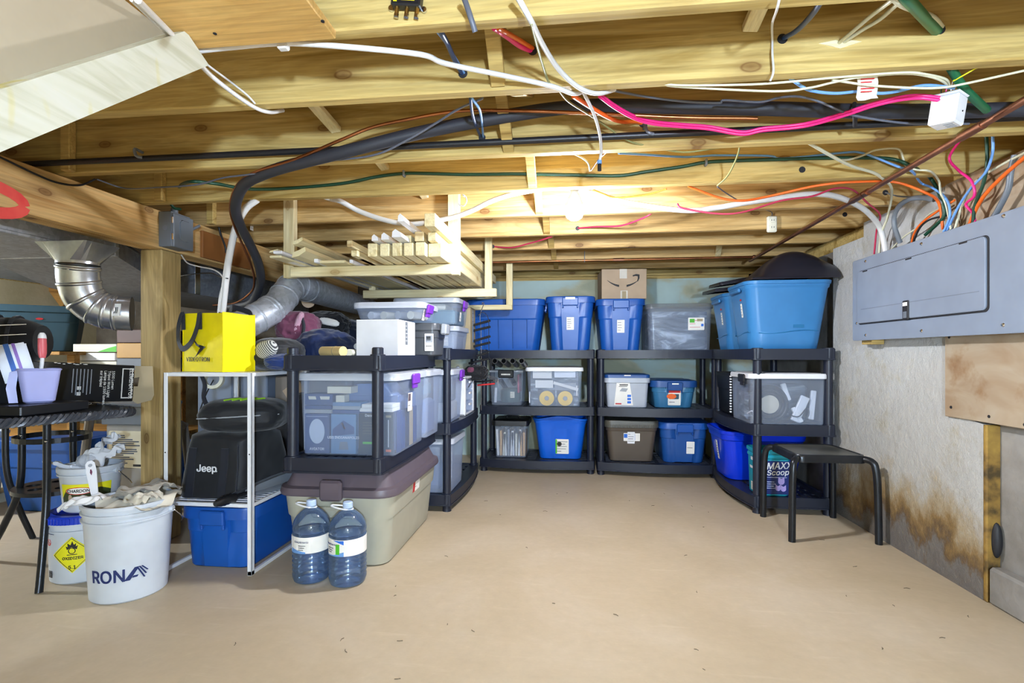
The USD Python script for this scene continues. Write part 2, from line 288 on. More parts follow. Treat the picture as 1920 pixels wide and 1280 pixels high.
b = MB(); g = sg.Polygon([(2.125, 0), (3.24, 0), (3.24, 1.555), (2.92, 1.555), (2.92, 1.63), (2.31, 1.63), (2.31, .69), (2.30, .69), (2.125, .665)])
b.poly(g, 0, .045, frame((XR + .045, 0, 0), (0, 1, 0), (0, 0, 1)) @ np.diag([1, 1, -1, 1.]) if False else np.array([[0, 0, 1, XR], [1, 0, 0, 0], [0, 1, 0, 0], [0, 0, 0, 1.]]))
wr.part('board', b, 'stained_wall', 'white painted board with brown damp stains along the floor')
mk('foam_edge', {'tc': ('texture_coordinate', {}), 'n': ('noise_texture', {'scale': 14., 'detail': 5.}), 'r': ('rgb_ramp', {'ramp': [(.35, col('4a3a1c')), (.5, col('8a6a30')), (.7, col('a8863c'))]}), 'p': ('principled_bsdf', {'roughness': .8})},
   [('tc.object', 'n.vector'), ('n.fac', 'r.fac'), ('r.color', 'p.base_color')])
b = MB(); b.bar((XR + .022, 2.115, .0), (XR + .022, 2.115, .665), .018, .05, (1, 0, 0), .004)
wr.part('board_edge', b, 'foam_edge', 'ragged yellowish edge of the white board')
mk('stained_ply', {'tc': ('texture_coordinate', {}), 'm': ('mapping', {'scale': (3., 3., 9.)}), 'n': ('noise_texture', {'scale': 1.2, 'detail': 6., 'distortion': 1.}), 'n2': ('noise_texture', {'scale': 3.6, 'detail': 5., 'roughness': .65}),
   'r': ('rgb_ramp', {'ramp': [(.3, col('9c8468')), (.6, col('ab9a82')), (.8, col('b0a490'))]}), 'r2': ('rgb_ramp', {'ramp': [(.48, (1, 1, 1)), (.57, (.80, .64, .48)), (.66, (.26, .20, .14))]}), 'mx': ('mix_color', {'blend_type': 'multiply', 'fac': .9}), 'p': ('principled_bsdf', {'roughness': .7})},
   [('tc.object', 'm.vector'), ('m.vector', 'n.vector'), ('tc.object', 'n2.vector'), ('n.fac', 'r.fac'), ('n2.fac', 'r2.fac'), ('r.color', 'mx.a'), ('r2.color', 'mx.b'), ('mx.result', 'p.base_color')])
b = MB().box(XR - .014, XR, .4, 2.305, .675, 1.63, .002)
pw = wr.part('plywood_panel', b, 'stained_ply', 'bare water-stained plywood panel under the breaker panel')
b = MB()
for y, z in ((2.27, .715), (2.08, .70), (1.93, .69), (2.28, 1.0), (1.9, .97)): b.cyl((XR - .0155, y, z), (XR - .0135, y, z), .006, 10)
wr.part('screw', b, 'ink', on=pw)
b = MB(); b.box(XR + .046, XR + .2, YF, YB, 1.556, ZJ - .003, .003)
wr.part('sill_plate', b, 'joist_wood')
b = MB(); b.ball((XR + .03, 2.105, .235), .035, (.5, .5, 1.9)); wr.part('tar_blob', b, 'ink', 'black tar blob at the board edge')
structure('trim_1', 'wooden sill on top of the back wall', MB().box(XL, XR, YB + .02, YB + .2, 1.60, ZJ - .003, .003), 'joist_wood_x')
structure('trim_2', 'wooden sill on top of the left wall', MB().box(XL - .2, XL + .01, YF, YB - .02, 1.56, ZJ - .003, .003), 'joist_wood')

ce = structure('ceiling', 'open basement ceiling of yellowish joists under a plywood subfloor')
ce.part('subfloor', MB().box(XL - .2, XR + .3, YF - .2, YB + .2, ZT, ZT + .03), 'plywood')
JY = [1.102, 1.389, 1.827, 2.219, 2.637, 3.066, 3.466, 3.887, 4.31]        # back faces of the joists the photo shows
jp_ = {}
for k_, y in enumerate([-1.4, -1.0, -.6, -.2, .25, .65] + JY):
    x0 = XL if y > 1.2 or y < 0 else -.84
    jp_[round(y, 3)] = ce.part('joist', MB().box(x0, XR + .25, y - .038, y, ZJ, ZT, .004), 'joist_wood_o' if k_ > 9 else 'joist_wood')
for u, v, k in ((868, 138, 1), (999, 95, 1), (1467, 73, 1), (1762, 55, 1), (1205, 232, 2), (904, 258, 2), (1504, 318, 3), (1083, 428, 5), (924, 462, 6), (1660, 361, 4), (1584, 402, 5)):
    q = aty(u, v, JY[k] - .038); ce.part('drill_hole', MB().cyl(q + A(0, -.0012, 0), q + A(0, .004, 0), .0125, 14), 'ink', on=jp_[JY[k]])
q = aty(1575, 84, JY[1] - .038); ce.part('splintered_edge', MB().poly(sg.Polygon([(-.05, .006), (-.01, .012), (.0, .007), (.012, .012), (.05, .004), (.02, -.004), (.0, -.01), (-.02, -.003)]), .0, .0015, frame(q, (1, 0, 0), (0, 0, 1))), 'pale_wood', on=jp_[JY[1]])
ce.part('rim_joist', MB().box(XR + .22, XR + .26, YF, YB, ZJ, ZT), 'joist_wood_x')
ce.part('rim_joist', MB().box(XL, XR + .2, YB + .02, YB + .06, ZJ, ZT), 'joist_wood')
def strut(x, i, wood_='joist_wood', w=.038, flip=False, dx=0, zb=None):
    """one diagonal bridging piece between joist i and joist i+1"""
    y0, y1 = JY[i], JY[i + 1] - .038
    za, zb = (ZJ + .205, zb or ZJ + .012) if not flip else (ZJ + .012, ZJ + .205)
    ce.part('bridging', MB().bar((x, y0 - .001, za), (x + dx, y1 + .001, zb), w, .022, (0, 1, 1) if not flip else (0, -1, 1), .002), wood_)
for i, x in enumerate((-.19, -.215, -.16, -.155, -.137, -.125, -.12, -.115)):
    strut(x, i, 'joist_wood_x'); strut(x + .07, i, 'joist_wood_x', flip=True)
for i, x in ((1, -.90), (2, -.86), (3, -.80)): strut(x, i, 'pale_wood_y', dx=.05, zb=ZJ + .115)
strut(.47, 0, 'pale_wood_y', dx=-.02, zb=ZJ + .115); strut(1.0, 6, 'pale_wood_y', dx=.06)
for i, u in ((2, 135), (3, 305), (4, 400)):
    y = JY[i] - .039; x = aty(u, 300, y)[0]; ce.part('blocking', MB().box(x - .02, x + .02, y - .03, y, ZJ + .002, ZT - .01, .003), 'joist_wood_x')
b = MB().box(-.85, -.505, -.3, 1.062, ZJ - .021, ZJ - .002, .002)
bd = ce.part('stair_board', b, 'plywood', 'wide plank nailed flat under the joists beside the stairs')
b = MB()
for u, v in ((605, 40), (403, 63)):
    p = atz(u, v, ZJ - .0215); b.cyl(p - A(0, 0, .001), p + A(0, 0, .001), .004, 8)
ce.part('nail', b, 'ink', on=bd)

bm = structure('beam', 'heavy built-up wooden beam running back along the left', None)
for k in range(3): bm.part('plank', MB().box(-2.028 - .039 * k, -1.99 - .039 * k, YF + .02, YB - .02, ZJ - .187, ZJ - .003, .003), 'beam_wood')
mk('spray', {'tc': ('texture_coordinate', {}), 'n': ('noise_texture', {'scale': 18., 'detail': 3.}), 'r': ('rgb_ramp', {'ramp': [(.3, col('f05a50')), (.7, col('e84040'))]}), 'p': ('principled_bsdf', {'roughness': .7})}, [('tc.object', 'n.vector'), ('n.fac', 'r.fac'), ('r.color', 'p.base_color')])
b = MB(); c = atx(-48, 362, -1.989); ring = [c + A(0, .16 * math.cos(t), .052 * math.sin(t)) for t in np.linspace(0, 2 * math.pi, 24, endpoint=False)]
b.tube(ring + [ring[0]], .02, 4, sq=.04); 
bm.part('spray_mark', b, 'spray', 'red spray-painted ring on the beam')
po = structure('pillar', 'square wooden post of rough timber under the beam', MB().box(-2.107, -1.99, 2.30, 2.43, 0, ZJ - .188, .006), 'post_wood')

# enclosed stair above the viewer: drywall side and the 2x3 along its sloping edge
b = MB(); g = sg.Polygon([(-.3, ZJ - .025), (1.03, ZJ - .025), (1.0, 1.60), (-.3, .49)])
b.poly(g, -.862, -.85, np.array([[0, 0, 1, 0], [1, 0, 0, 0], [0, 1, 0, 0], [0, 0, 0, 1.]]))
st = structure('wall_stair', 'beige drywall side of the stairs above a sloping pale stud')
st.part('drywall', b, 'drywall')
mk('sap_lumber', {'tc': ('texture_coordinate', {}), 'vr': ('vector_rotate', {'rotation_type': 'x_axis', 'angle': -.70}), 'm': ('mapping', {'scale': (20., 2., 20.)}), 'n': ('noise_texture', {'scale': 1.6, 'detail': 5., 'distortion': 1.2}),
   'r': ('rgb_ramp', {'ramp': [(.3, col('a6a28a')), (.55, col('b8b5a2')), (.75, col('bcb9ac'))]}), 'm2': ('mapping', {'scale': (8., 17., 7.)}), 'n2': ('noise_texture', {'scale': 1., 'detail': 1.}), 'r2': ('rgb_ramp', {'ramp': [(.66, (1, 1, 1)), (.71, (1., .9, .45))]}), 'mx': ('mix_color', {'blend_type': 'multiply', 'fac': 1.}),
   'p': ('principled_bsdf', {'roughness': .6})}, [('tc.object', 'm.vector'), ('m.vector', 'n.vector'), ('n.fac', 'r.fac'), ('tc.object', 'm2.vector'), ('m2.vector', 'n2.vector'), ('n2.fac', 'r2.fac'), ('r.color', 'mx.a'), ('r2.color', 'mx.b'), ('mx.result', 'p.base_color')])
b = MB(); g = sg.Polygon([(-.3, .4125), (1.074, 1.584), (1.004, 1.618), (-.3, .4925)])
b.poly(g, -.85, -.812, np.array([[0, 0, 1, 0], [1, 0, 0, 0], [0, 1, 0, 0], [0, 0, 0, 1.]]))
st.part('stud', b, 'sap_lumber', 'pale sap-streaked stud along the sloping edge of the stairs')

# ------------------------------------------------------------------ lamps: bare bulbs on porcelain holders
def bulb(label, p, power, c=(1., .93, .82)):
    x, y, z = p
    t = Thing('light_bulb', label, 'light bulb', p, group=None)
    b = MB(); b.lathe([(0, .145), (.055, .145), (.055, .125), (.034, .115), (.03, .085), (0, .085)], 24); t.part('socket', b, 'white_plastic')
    prof = [(0, -.052), (.018, -.050), (.034, -.038), (.041, -.018), (.0415, -.002), (.040, .008)]
    t.part('collar', MB().lathe([(.040, .008), (.0405, .010), (.034, .03), (.024, .052), (.0175, .066), (.0165, .084)], 24), 'white_plastic', 'white collar of the bulb')
    n = 'bulb_glow_' + label.split()[0]; emit(n, c, power)
    t.part('bulb', MB().lathe(prof, 24), n); return t
bp = aty(1077, 391, 2.26)
bulb('bright bare bulb glowing under the joists at the back', (bp[0], 2.26, bp[2]), BULB_POWER['main'] * 40, (.87, .91, 1.))
def work_lamp(p):
    t = Thing('work_lamp', 'bare-bulb photo lamp on a tripod behind the viewer', 'lamp', (p[0], p[1], 0)); z = p[2]
    t.part('pole', MB().cyl((0, 0, .30), (0, 0, z - .09), .012, 12), 'black_plastic'); t.part('socket', MB().lathe([(0, z - .10), (.03, z - .10), (.034, z - .05), (0, z - .05)], 20), 'black_plastic')
    for k in range(3): a = k * 2.094 + .5; t.part('leg', MB().cyl((0, 0, .42), (.34 * math.cos(a), .34 * math.sin(a), 0), .009, 10), 'black_plastic')
    emit('work_glow', (.58, .75, 1.), BULB_POWER['work'] * 40); t.part('bulb', MB().lathe([(0, z - .05), (.035, z - .045), (.055, z - .01), (.058, z + .02), (.045, z + .055), (.02, z + .072), (0, z + .075)], 28), 'work_glow')
work_lamp((.42, -.95, 1.0))
bulb('left bare bulb beyond the beam', (-4.2, 1.9, 1.47), BULB_POWER['far'] * 40, (.80, .88, 1.))

# ------------------------------------------------------------------ black resin shelving units
def rack(label, loc, rz, tiers, L=.905, D=.45, top_ext=.0, bow=.045, foot=True):
    t = Thing('shelving_unit', label, 'shelving unit', loc, rz, 'black resin shelving units')
    n = 20; xs = np.linspace(-L / 2, L / 2, n)
    out = [(x, -bow * (1 - (2 * x / L) ** 2)) for x in xs] + [(L / 2, D), (-L / 2, D)]
    g = sg.Polygon(out).buffer(-.012).buffer(.012, 4)
    inner = g.buffer(-.016)
    slots = [sg.box(-L / 2 + .07 + i * (L - .1) / 8, .06 + j * (D - .1) / 8, -.0 - L / 2 + .07 + i * (L - .1) / 8 + .07, .06 + j * (D - .1) / 8 + .018) for i in range(8) for j in range(8)]
    deck = inner.difference(shapely.union_all(slots))
    lip = g.difference(inner)
    for z in tiers:
        b = MB(); b.poly(lip, z - .06, z); b.poly(deck, z - .014, z - .006)
        b.poly(g.buffer(.004).difference(g.buffer(-.01)), z - .064, z - .056)
        p = t.part('tier', b, 'black_resin')
    for sx in (-1, 1):
        for y in (.028, D - .03):
            x = sx * (L / 2 - .03); b = MB()
            zb, zt = (0 if foot else tiers[0] - .06), tiers[-1] + top_ext
            b.lathe([(.0, zb), (.027, zb), (.024, zb + .03), (.024, zt - .004), (.019, zt), (.0, zt)], 16, tra(x, y, 0))
            for z in tiers: b.lathe([(.024, z - .068), (.032, z - .066), (.032, z + .004), (.024, z + .006)], 16, tra(x, y, 0))
            t.part('post', b, 'black_resin')
    return t
T3 = (.10, .52, .962)
rack('black shelving unit at the back holding the clear bin of gold discs', (-.265, 4.02, 0), -1.2, T3)
rack('black shelving unit at the back holding the grey-brown tub', (.66, 3.99, 0), -1.2, T3)
rack('black shelving unit along the right wall carrying the large sky-blue tubs', (1.065, 3.555, 0), -90, T3, L=.86, bow=.05)
rack('tall black shelving unit on the left carrying clear latch bins and a flat carton', (-.70, 3.405, 0), 90, T3, bow=.03)
rack('low two-tier black shelving unit standing on the taupe tub', (-.785, 2.50, 0), 90, (.487, .925), L=.86, D=.44, top_ext=.035, bow=.01, foot=False)

# ------------------------------------------------------------------ stool
def stool():
    t = Thing('stool', 'low black metal stool with a scuffed square seat', 'stool')
    P = [atz(1485, 1015, 0), atz(1648, 1020, 0), atz(1562, 970, 0), atz(1431, 968, 0)]      # feet: near left, near right, far right, far left
    zt = .425; c = sum(P) / 4
    S = [p + (c - p) * .14 for p in P]
    # seat: rounded square with a turned-down rim
    def ring(z, k, r=.045):
        q = [c[:2] + (s[:2] - c[:2]) * k for s in S]; g = sg.Polygon(q).buffer(-r).buffer(r, 6); o = np.array(g.exterior.coords)[:-1]
        return np.column_stack([o, np.full(len(o), z)])
    b = MB(); R = [ring(zt - .038, 1.0), ring(zt - .012, 1.0), ring(zt, .97), ring(zt + .001, .93), ring(zt - .003, .90)]
    n = min(len(r) for r in R); R = [r if len(r) == n else r[:n] for r in R]
    b.loft(R, (True, True)); t.part('seat', b, 'black_steel')
    b = MB(); g = sg.Polygon([c[:2] + (s[:2] - c[:2]) * .86 for s in S]).buffer(-.03).buffer(.03, 6); b.poly(g, zt - .0028, zt - .0018)
    t.part('seat_pad', b, 'seat_worn', 'worn grey top surface')
    for p, s in zip(P, S):
        b = MB(); q = A(s[0], s[1], zt - .02); d = unit(A(p[0] - s[0], p[1] - s[1], 0))
        path = [q - d * .05, q - d * .012, q + d * .012 + A(0, 0, -.008), q + d * .026 + A(0, 0, -.035), A(p[0], p[1], .2) * .5 + (q + d * .03) * .5 + A(0, 0, -.03), A(p[0], p[1], .0)]
        b.tube(path, .0168, 12, 6, sq=1.); t.part('leg', b, 'black_steel')
mk('seat_worn', {'tc': ('texture_coordinate', {}), 'n': ('noise_texture', {'scale': 4., 'detail': 4.}), 'r': ('rgb_ramp', {'ramp': [(.38, col('33342f')), (.5, col('57574f')), (.7, col('605f58'))]}), 'p': ('principled_bsdf', {'roughness': .35})},
   [('tc.object', 'n.vector'), ('n.fac', 'r.fac'), ('r.color', 'p.base_color')])
stool()
# ------------------------------------------------------------------ tubs and bins
plastic('ink_green', '3c5a5a', .4); plastic('folder_manila', 'd8a868', .7); plastic('tape_pale', 'cfc9bd', .3)
def rr(w, d, r, z, brx=None, bry=None, k=5):
    """rounded rectangle ring with (side, distance along the side from its middle, outward normal) for every point"""
    P, S, N = [], [], []; r = min(r, w / 2 - .004, d / 2 - .004)
    brx = np.linspace(-1, 1, 9) if brx is None else brx; bry = np.linspace(-1, 1, 9) if bry is None else bry
    ax = [((1, 0), (0, -1), w, d, brx), ((0, 1), (1, 0), d, w, bry), ((-1, 0), (0, 1), w, d, brx), ((0, -1), (-1, 0), d, w, bry)]
    for i, (t, n, L, o, br) in enumerate(ax):
        t, n = np.array(t, float), np.array(n, float)
        for q in br:
            s = q * (L / 2 - r); P.append(t * s + n * o / 2); S.append((i, s)); N.append(n)
        c = t * (L / 2 - r) + n * (o / 2 - r)
        for a in np.linspace(0, math.pi / 2, k + 2)[1:-1]:
            v = n * math.cos(a) + t * math.sin(a); P.append(c + v * r); S.append((-1, 0)); N.append(v)
    return np.column_stack([P, np.full(len(P), z)]), S, np.column_stack([N, np.zeros(len(N))])
def ring(w, d, r, z, disp=None, zf=0, off=0., brx=None, bry=None, zf_=None):
    p, s, n = rr(w, d, r, z, brx, bry)
    o = np.array([off + (disp(i, q, zf) if disp else 0) for i, q in s])
    return p + n * o[:, None]
class Tub:
    """open tapered tub, base centre at the origin, front facing -y"""
    def __init__(s, w, d, h, taper=.86, r=.05, rb=None):
        s.w, s.d, s.h, s.tp, s.r = w, d, h, taper, r; s.wb, s.db = w - (1 - taper) * w, d - (1 - taper) * w
    def size(s, zf): return s.wb + (s.w - s.wb) * zf, s.db + (s.d - s.db) * zf
    def body(s, lv=(0, .5, 1), disp=None, wall=.0035, lip=(.008, .02), brx=None, bry=None, floor=.006, rim=None):
        R = []; kw = dict(brx=brx, bry=bry)
        w, d = s.size(0); R.append(ring(w - .02, d - .02, s.r * .8, 0, **kw))
        for zf in lv:
            w, d = s.size(zf); R.append(ring(w, d, s.r, zf * s.h + (.008 if zf == 0 else 0), disp, zf, **kw))
        if lip:
            R.pop(); zl = s.h - lip[1]; w, d = s.size(zl / s.h)
            R += [ring(w, d, s.r, zl - .002, disp, 1, **kw), ring(w, d, s.r, zl, None, 1, lip[0], **kw), ring(s.w, s.d, s.r, s.h - .003, None, 1, lip[0], **kw), ring(s.w, s.d, s.r, s.h, None, 1, lip[0] - .003, **kw)]
        R.append(ring(s.w, s.d, s.r, s.h, None, 1, -wall, **kw))
        for zf in lv[::-1]:
            w, d = s.size(zf)
            if zf < 1: R.append(ring(w, d, s.r, max(zf * s.h, floor), disp, zf, -wall, **kw))
        if rim:
            for q in R[-len(lv) - 4:]: pass
        if rim: R = [np.column_stack([q[:, :2], q[:, 2] + rim(q) * (q[:, 2] / s.h) ** 2]) for q in R]
        return MB().loft(R)
    def lid(s, h=.03, over=.012, inset=.03, up=.006, z=None, brx=None, bry=None, drop=.022):
        z = s.h if z is None else z; w, d = s.w, s.d; kw = dict(brx=brx, bry=bry)
        return MB().loft([ring(w, d, s.r, z + .001, None, 0, 0.001, **kw), ring(w, d, s.r, z - drop, None, 0, over - .002, **kw), ring(w, d, s.r, z - drop, None, 0, over, **kw), ring(w, d, s.r, z + h - .012, None, 0, over, **kw),
                          ring(w, d, s.r, z + h - .003, None, 0, over - .004, **kw), ring(w, d, s.r, z + h - .003, None, 0, -inset, **kw), ring(w, d, s.r, z + h + up - .003, None, 0, -inset - .008, **kw)])
    def fr(s, side, q, z, off=.001):
        """frame on a side wall: x to the right seen from outside, y up, z outward"""
        zf = z / s.h; w, d = s.size(zf); k = (s.w - s.wb) / 2 / s.h
        t, n = {0: ((1, 0), (0, -1)), 1: ((0, 1), (1, 0)), 2: ((-1, 0), (0, 1)), 3: ((0, -1), (-1, 0))}[side]
        o = (d if side in (0, 2) else w) / 2 + off
        return frame((t[0] * q + n[0] * o, t[1] * q + n[1] * o, z), (*t, 0), (n[0] * k, n[1] * k, 1))
def sticker(t, on, M4, w, h, m='paper', lines=0, ink='ink', name='label', text=(), blocks=(), label=None):
    """flat paper label with printed lines, words and colour blocks; x, y in -.5..5 of its width and height"""
    b = MB(); g = sg.box(-w / 2, -h / 2, w / 2, h / 2).buffer(-min(w, h) * .06).buffer(min(w, h) * .06, 3); b.poly(g, 0, .0005, M4)
    p = t.part(name, b, m, label, smooth=False) if on is None else t.part(name, b, m, label, on=on, smooth=False)
    on = p if on is None else on
    if lines:
        b = MB(); r = random.Random(int(w * 9999))
        for i in range(lines):
            y = h * (.40 - .8 * (i + .5) / lines); L = w * r.uniform(.3, .8); b.box(-w * .4, -w * .4 + L, y - h * .016, y + h * .016, .0005, .0009, M=M4)
        t.part('print', b, ink, on=on, smooth=False)
    for (x0, x1, y0, y1, mm) in blocks:
        t.part('print', MB().box(x0 * w, x1 * w, y0 * h, y1 * h, .0005, .0011, M=M4), mm, on=on, smooth=False)
    for (s_, x, y, hh, mm, *sx) in text:
        t.part('print', MB().text(s_, hh, M4 @ tra(x * w, y * h, .0006), .0006, True, sx=sx[0] if sx else 1.), mm, on=on, smooth=False)
    return p
BX = np.array([-1, -.96, -.80, -.62, -.585, -.57, -.55, -.5, -.3, 0, .3, .5, .55, .57, .585, .62, .80, .96, 1])
def rough_disp(w, end):
    """ribbed utility tub: raised middle panel with grooves, ledge two thirds up"""
    L = w / 2 - .05; c = .57 * L
    def f(i, s, zf):
        if i < 0: return .0 if zf > .66 else -.003
        g = abs(abs(s) - c)
        if i in ((0, 2) if end else (1, 3)) or end is None:
            if g < .008 * L / .2: return -.008 if zf < .93 else 0
            if abs(s) < c: return .004 if zf < .93 else 0
        return 0. if zf > .66 else -.005
    return f
RL = (0, .3, .64, .655, .665, .68, .9, .93, 1)
def rough_tub(name, label, loc, rz, w, d, h, body, lidm=None, end=True, group=None, taper=.84, handle=True, lid_h=.03, cat='storage tub', notes=None):
    t = Thing(name, label, cat, loc, rz, group); T = Tub(w, d, h, taper, .06); dp = rough_disp(w, end)
    kw = dict(brx=BX if end in (True, None) else None, bry=BX if end in (False, None) else None)
    bp_ = t.part('body', T.body(RL, dp, lip=(.006, .018), **kw), body, smooth=40)
    lp = None
    if lidm: lp = t.part('lid', T.lid(lid_h, .012, .03, .006), lidm, smooth=40)
    if handle:
        hw = .34 * (w if end else d)
        for sgn in (-1, 1):
            M4 = T.fr({(True, -1): 0, (True, 1): 2}.get((bool(end), sgn), 1 if sgn > 0 else 3), 0, h - .01, .008)
            b = MB().box(-hw / 2, hw / 2, -.035, .028 if lidm else .008, 0, .022, .005, M4); b.box(-hw / 2, -hw / 2 + .012, -.055, -.03, 0, .018, .004, M4); b.box(hw / 2 - .012, hw / 2, -.055, -.03, 0, .018, .004, M4)
            t.part('handle', b, lidm or body)
    t.T = T; t.body, t.lid = bp_, lp
    return t
def back(u0, u1, Y, v=620):
    a, b = aty(u0, v, Y)[0], aty(u1, v, Y)[0]; return (a + b) / 2, b - a
D1, D2, D3 = .095, .515, .957
# top row, left unit
x, w = back(875, 1019, 4.05)
t = rough_tub('storage_tub', 'ribbed blue lidded tub on the top shelf, broadside behind the hangers', (x, 4.05 + .2, D3), 0, w, .40, .385, 'tub_blue', 'lid_blue', end=False, group='ribbed blue tubs on the top back shelves')
b = MB()
for q in (-.17, -.055, .06, .175): b.box(q - .003, q + .003, .02, .255, -.003, .004, .002, t.T.fr(0, q * 0, .0, .0) @ tra(0, 0, 0))
t.part('groove', b, 'tub_navy')
b = MB().box(-.235, -.06, .395, .43, -.205, -.19, .004); 
x, w = back(1024, 1115, 4.03)
t = rough_tub('storage_tub', 'ribbed blue lidded tub seen end-on with handle note, between two blue tubs', (x, 4.03 + .285, D3), 0, w - .01, .56, .40, 'tub_blue', 'lid_blue', group='ribbed blue tubs on the top back shelves')
sticker(t, t.body, t.T.fr(0, .0, .215, .006), .058, .10, lines=5, ink='cable_gray')
sticker(t, None, t.T.fr(0, .0, .409, .031), .075, .018, 'white_plastic', name='handle_label')
x, w = back(1119, 1210, 4.03)
t = rough_tub('storage_tub', 'ribbed blue lidded tub directly beneath the cardboard box', (x, 4.03 + .285, D3), 0, w - .01, .56, .375, 'tub_blue', 'lid_blue', group='ribbed blue tubs on the top back shelves')
sticker(t, t.body, t.T.fr(0, -.0, .19, .006), .058, .10, lines=4, ink='cable_gray')
TUBC = (x, 4.03, D3 + .375 + .033)
# cardboard parcel with a curved arrow printed on it
x, w = back(1126, 1211, 4.10, 540)
def parcel():
    h, d = .235, .30; t = Thing('cardboard_box', 'taped brown cardboard box with a curved arrow, on a blue tub', 'box', (x, 4.10 + d / 2, TUBC[2] + .001), 3)
    t.part('carton', MB().box(-w / 2, w / 2, -d / 2, d / 2, 0, h, .003), 'cardboard')
    fr_ = frame((0, -d / 2 - .0006, 0), (1, 0, 0), (0, 0, 1))
    t.part('tape', MB().box(-.035, .022, h - .075, h, 0, .0005, M=fr_), 'tape_pale'); t.part('tape', MB().box(-.028, .028, .0, .065, 0, .0006, M=fr_), 'tape_pale')
    t.part('tape', MB().box(-.016, .016, .0, .06, .0006, .001, M=fr_), 'cardboard_tan')
    q = np.linspace(-1, 1, 24); up = [(s * .122 - .0 , .085 + .055 * s * s - .012 + .016 * (1 - abs(s) ** 1.5)) for s in q]; dn = [(s * .122, .085 + .055 * s * s - .012 - .003) for s in q[::-1]]
    g = sg.Polygon(up + dn); g = g.difference(sg.box(-.029, .0, .029, .064 + .03)); hd = affinity.translate(sg.Polygon([(.062, .165), (.09, .174), (.116, .170), (.115, .14), (.102, .114), (.097, .12), (.102, .142), (.101, .156), (.085, .159), (.064, .155)]), .014, 0)
    t.part('print', MB().poly(g.union(hd), .0002, .0008, fr_ @ tra(-.01, .02, 0)), 'ink', smooth=False)
parcel()
def clear_bin(label, loc, rz, w, d, h, taper=.93, r=.035, m='clear_bin', lidm='clear_lid', lid_h=.022, latches=None, latchm='purple', group=None, lip=True, name='clear_bin', up=.004, smooth=40, over=.01):
    t = Thing(name, label, 'storage bin', loc, rz, group); T = Tub(w, d, h, taper, r)
    t.T, t.body = T, t.part('body', T.body((0, .12, .8, 1), None, wall=.0025, lip=(.006, .015) if lip else None), m, 'see-through plastic' if m.startswith('clear') else None)
    t.lid = t.part('lid', T.lid(lid_h, over, .018, up, drop=.012), lidm) if lidm else None
    for side, q in latches or ():
        M4 = T.fr(side, q, h - .012, .012); b = MB().box(-.05, .05, -.025, .024, 0, .014, .005, M4); b.box(-.03, .03, -.045, -.02, -.004, .008, .003, M4); t.part('latch', b, latchm)
    return t
mk('film_inside', {'tc': ('texture_coordinate', {}), 'm': ('mapping', {'scale': (3., 3., 9.)}), 'n': ('noise_texture', {'scale': 1.2, 'detail': 4., 'distortion': 2.2}), 'r': ('rgb_ramp', {'ramp': [(.35, col('3a4654')), (.5, col('66727f')), (.66, col('c0cad4'))]}), 'b': ('bump', {'strength': .6, 'distance': .02}), 'p': ('principled_bsdf', {'roughness': .25})},
   [('tc.object', 'm.vector'), ('m.vector', 'n.vector'), ('n.fac', 'r.fac'), ('n.fac', 'b.height'), ('r.color', 'p.base_color'), ('b.normal', 'p.normal')])
x, w = back(1213, 1338, 4.03)
t = clear_bin('large grey see-through bin packed with plastic-wrapped stuff, right end of the top back shelf', (x, 4.03 + .21, D3), 0, w - .01, .42, .335, .95, .04, 'clear_bin', 'clear_smoke', .028)
t.part('wrapped_contents', MB().loft([ring(w * .86, .36, .03, z, None) for z in (.012, .06, .2, .30)]), 'film_inside', 'crumpled clear wrapping inside')
sticker(t, t.body, t.T.fr(0, .12, .205, .002), .12, .095, 'paper', 3, 'red_ink', blocks=[(-.4, -.1, .1, .4, 'green_ink'), (.05, .4, .2, .4, 'cardboard_tan'), (.3, .45, -.2, 0, 'blue_ink')])

# middle row
x, w = back(917, 981, 4.09)
def handle_bin():
    t = clear_bin('small clear bin with black handle clip and black tubes sticking out', (x, 4.09 + .17, D2), 0, w, .34, .275, .9, .03, 'clear_bin', None)
    T = t.T; M4 = T.fr(0, 0, .255, .004); t.part('handle', MB().box(-.062, .062, -.028, .035, 0, .02, .006, M4), 'black_plastic')
    sticker(t, None, M4 @ tra(0, -.0, .0205), .075, .012, name='handle_label')
    for q in (-1, 1): t.part('rim_cap', MB().box(q * .10 - .038, q * .10 + .038, -.175, .17, .27, .285, .004), 'clear_lid')
    t.part('contents', MB().lathe([(0, .02), (.075, .02), (.085, .05), (.08, .12), (.06, .135), (0, .135)], 20, tra(.02, -.02, 0)), 'ink_green', 'dark green jar inside'); t.part('contents', MB().cyl((-.06, -.05, .2), (-.02, .02, .12), .02), 'cable_black'); t.part('contents', MB().cyl((.06, -.08, .17), (.02, -.02, .22), .02), 'cable_black')
    t.part('contents', MB().box(.085, .1, -.1, .1, .1, .25, .003), 'cable_crimson'); t.part('contents', MB().cyl((-.1, -.08, .02), (-.095, -.08, .14), .012), 'white_plastic')
    sticker(t, None, frame((.045, -.115, .085), (1, 0, 0), (0, 0, 1)), .035, .05, 'cream_plastic', 2, name='jar_label')
    for i in range(4):
        q = aty(938 + i * 15.5, 684, 4.03)
        b = MB(); b.lathe([(.021, 0), (.021, .3), (.0165, .3), (.0165, .0)], 16, frame(q, (1, 0, 0), (0, .12, 1))); single('black_tube', b, 'black_plastic', ['leftmost', 'second', 'third', 'rightmost'][i] + ' black plastic tube lying across the small clear bin', 'tube', 'black tubes on the small clear bin')
handle_bin()
x, w = back(987, 1092, 4.02)
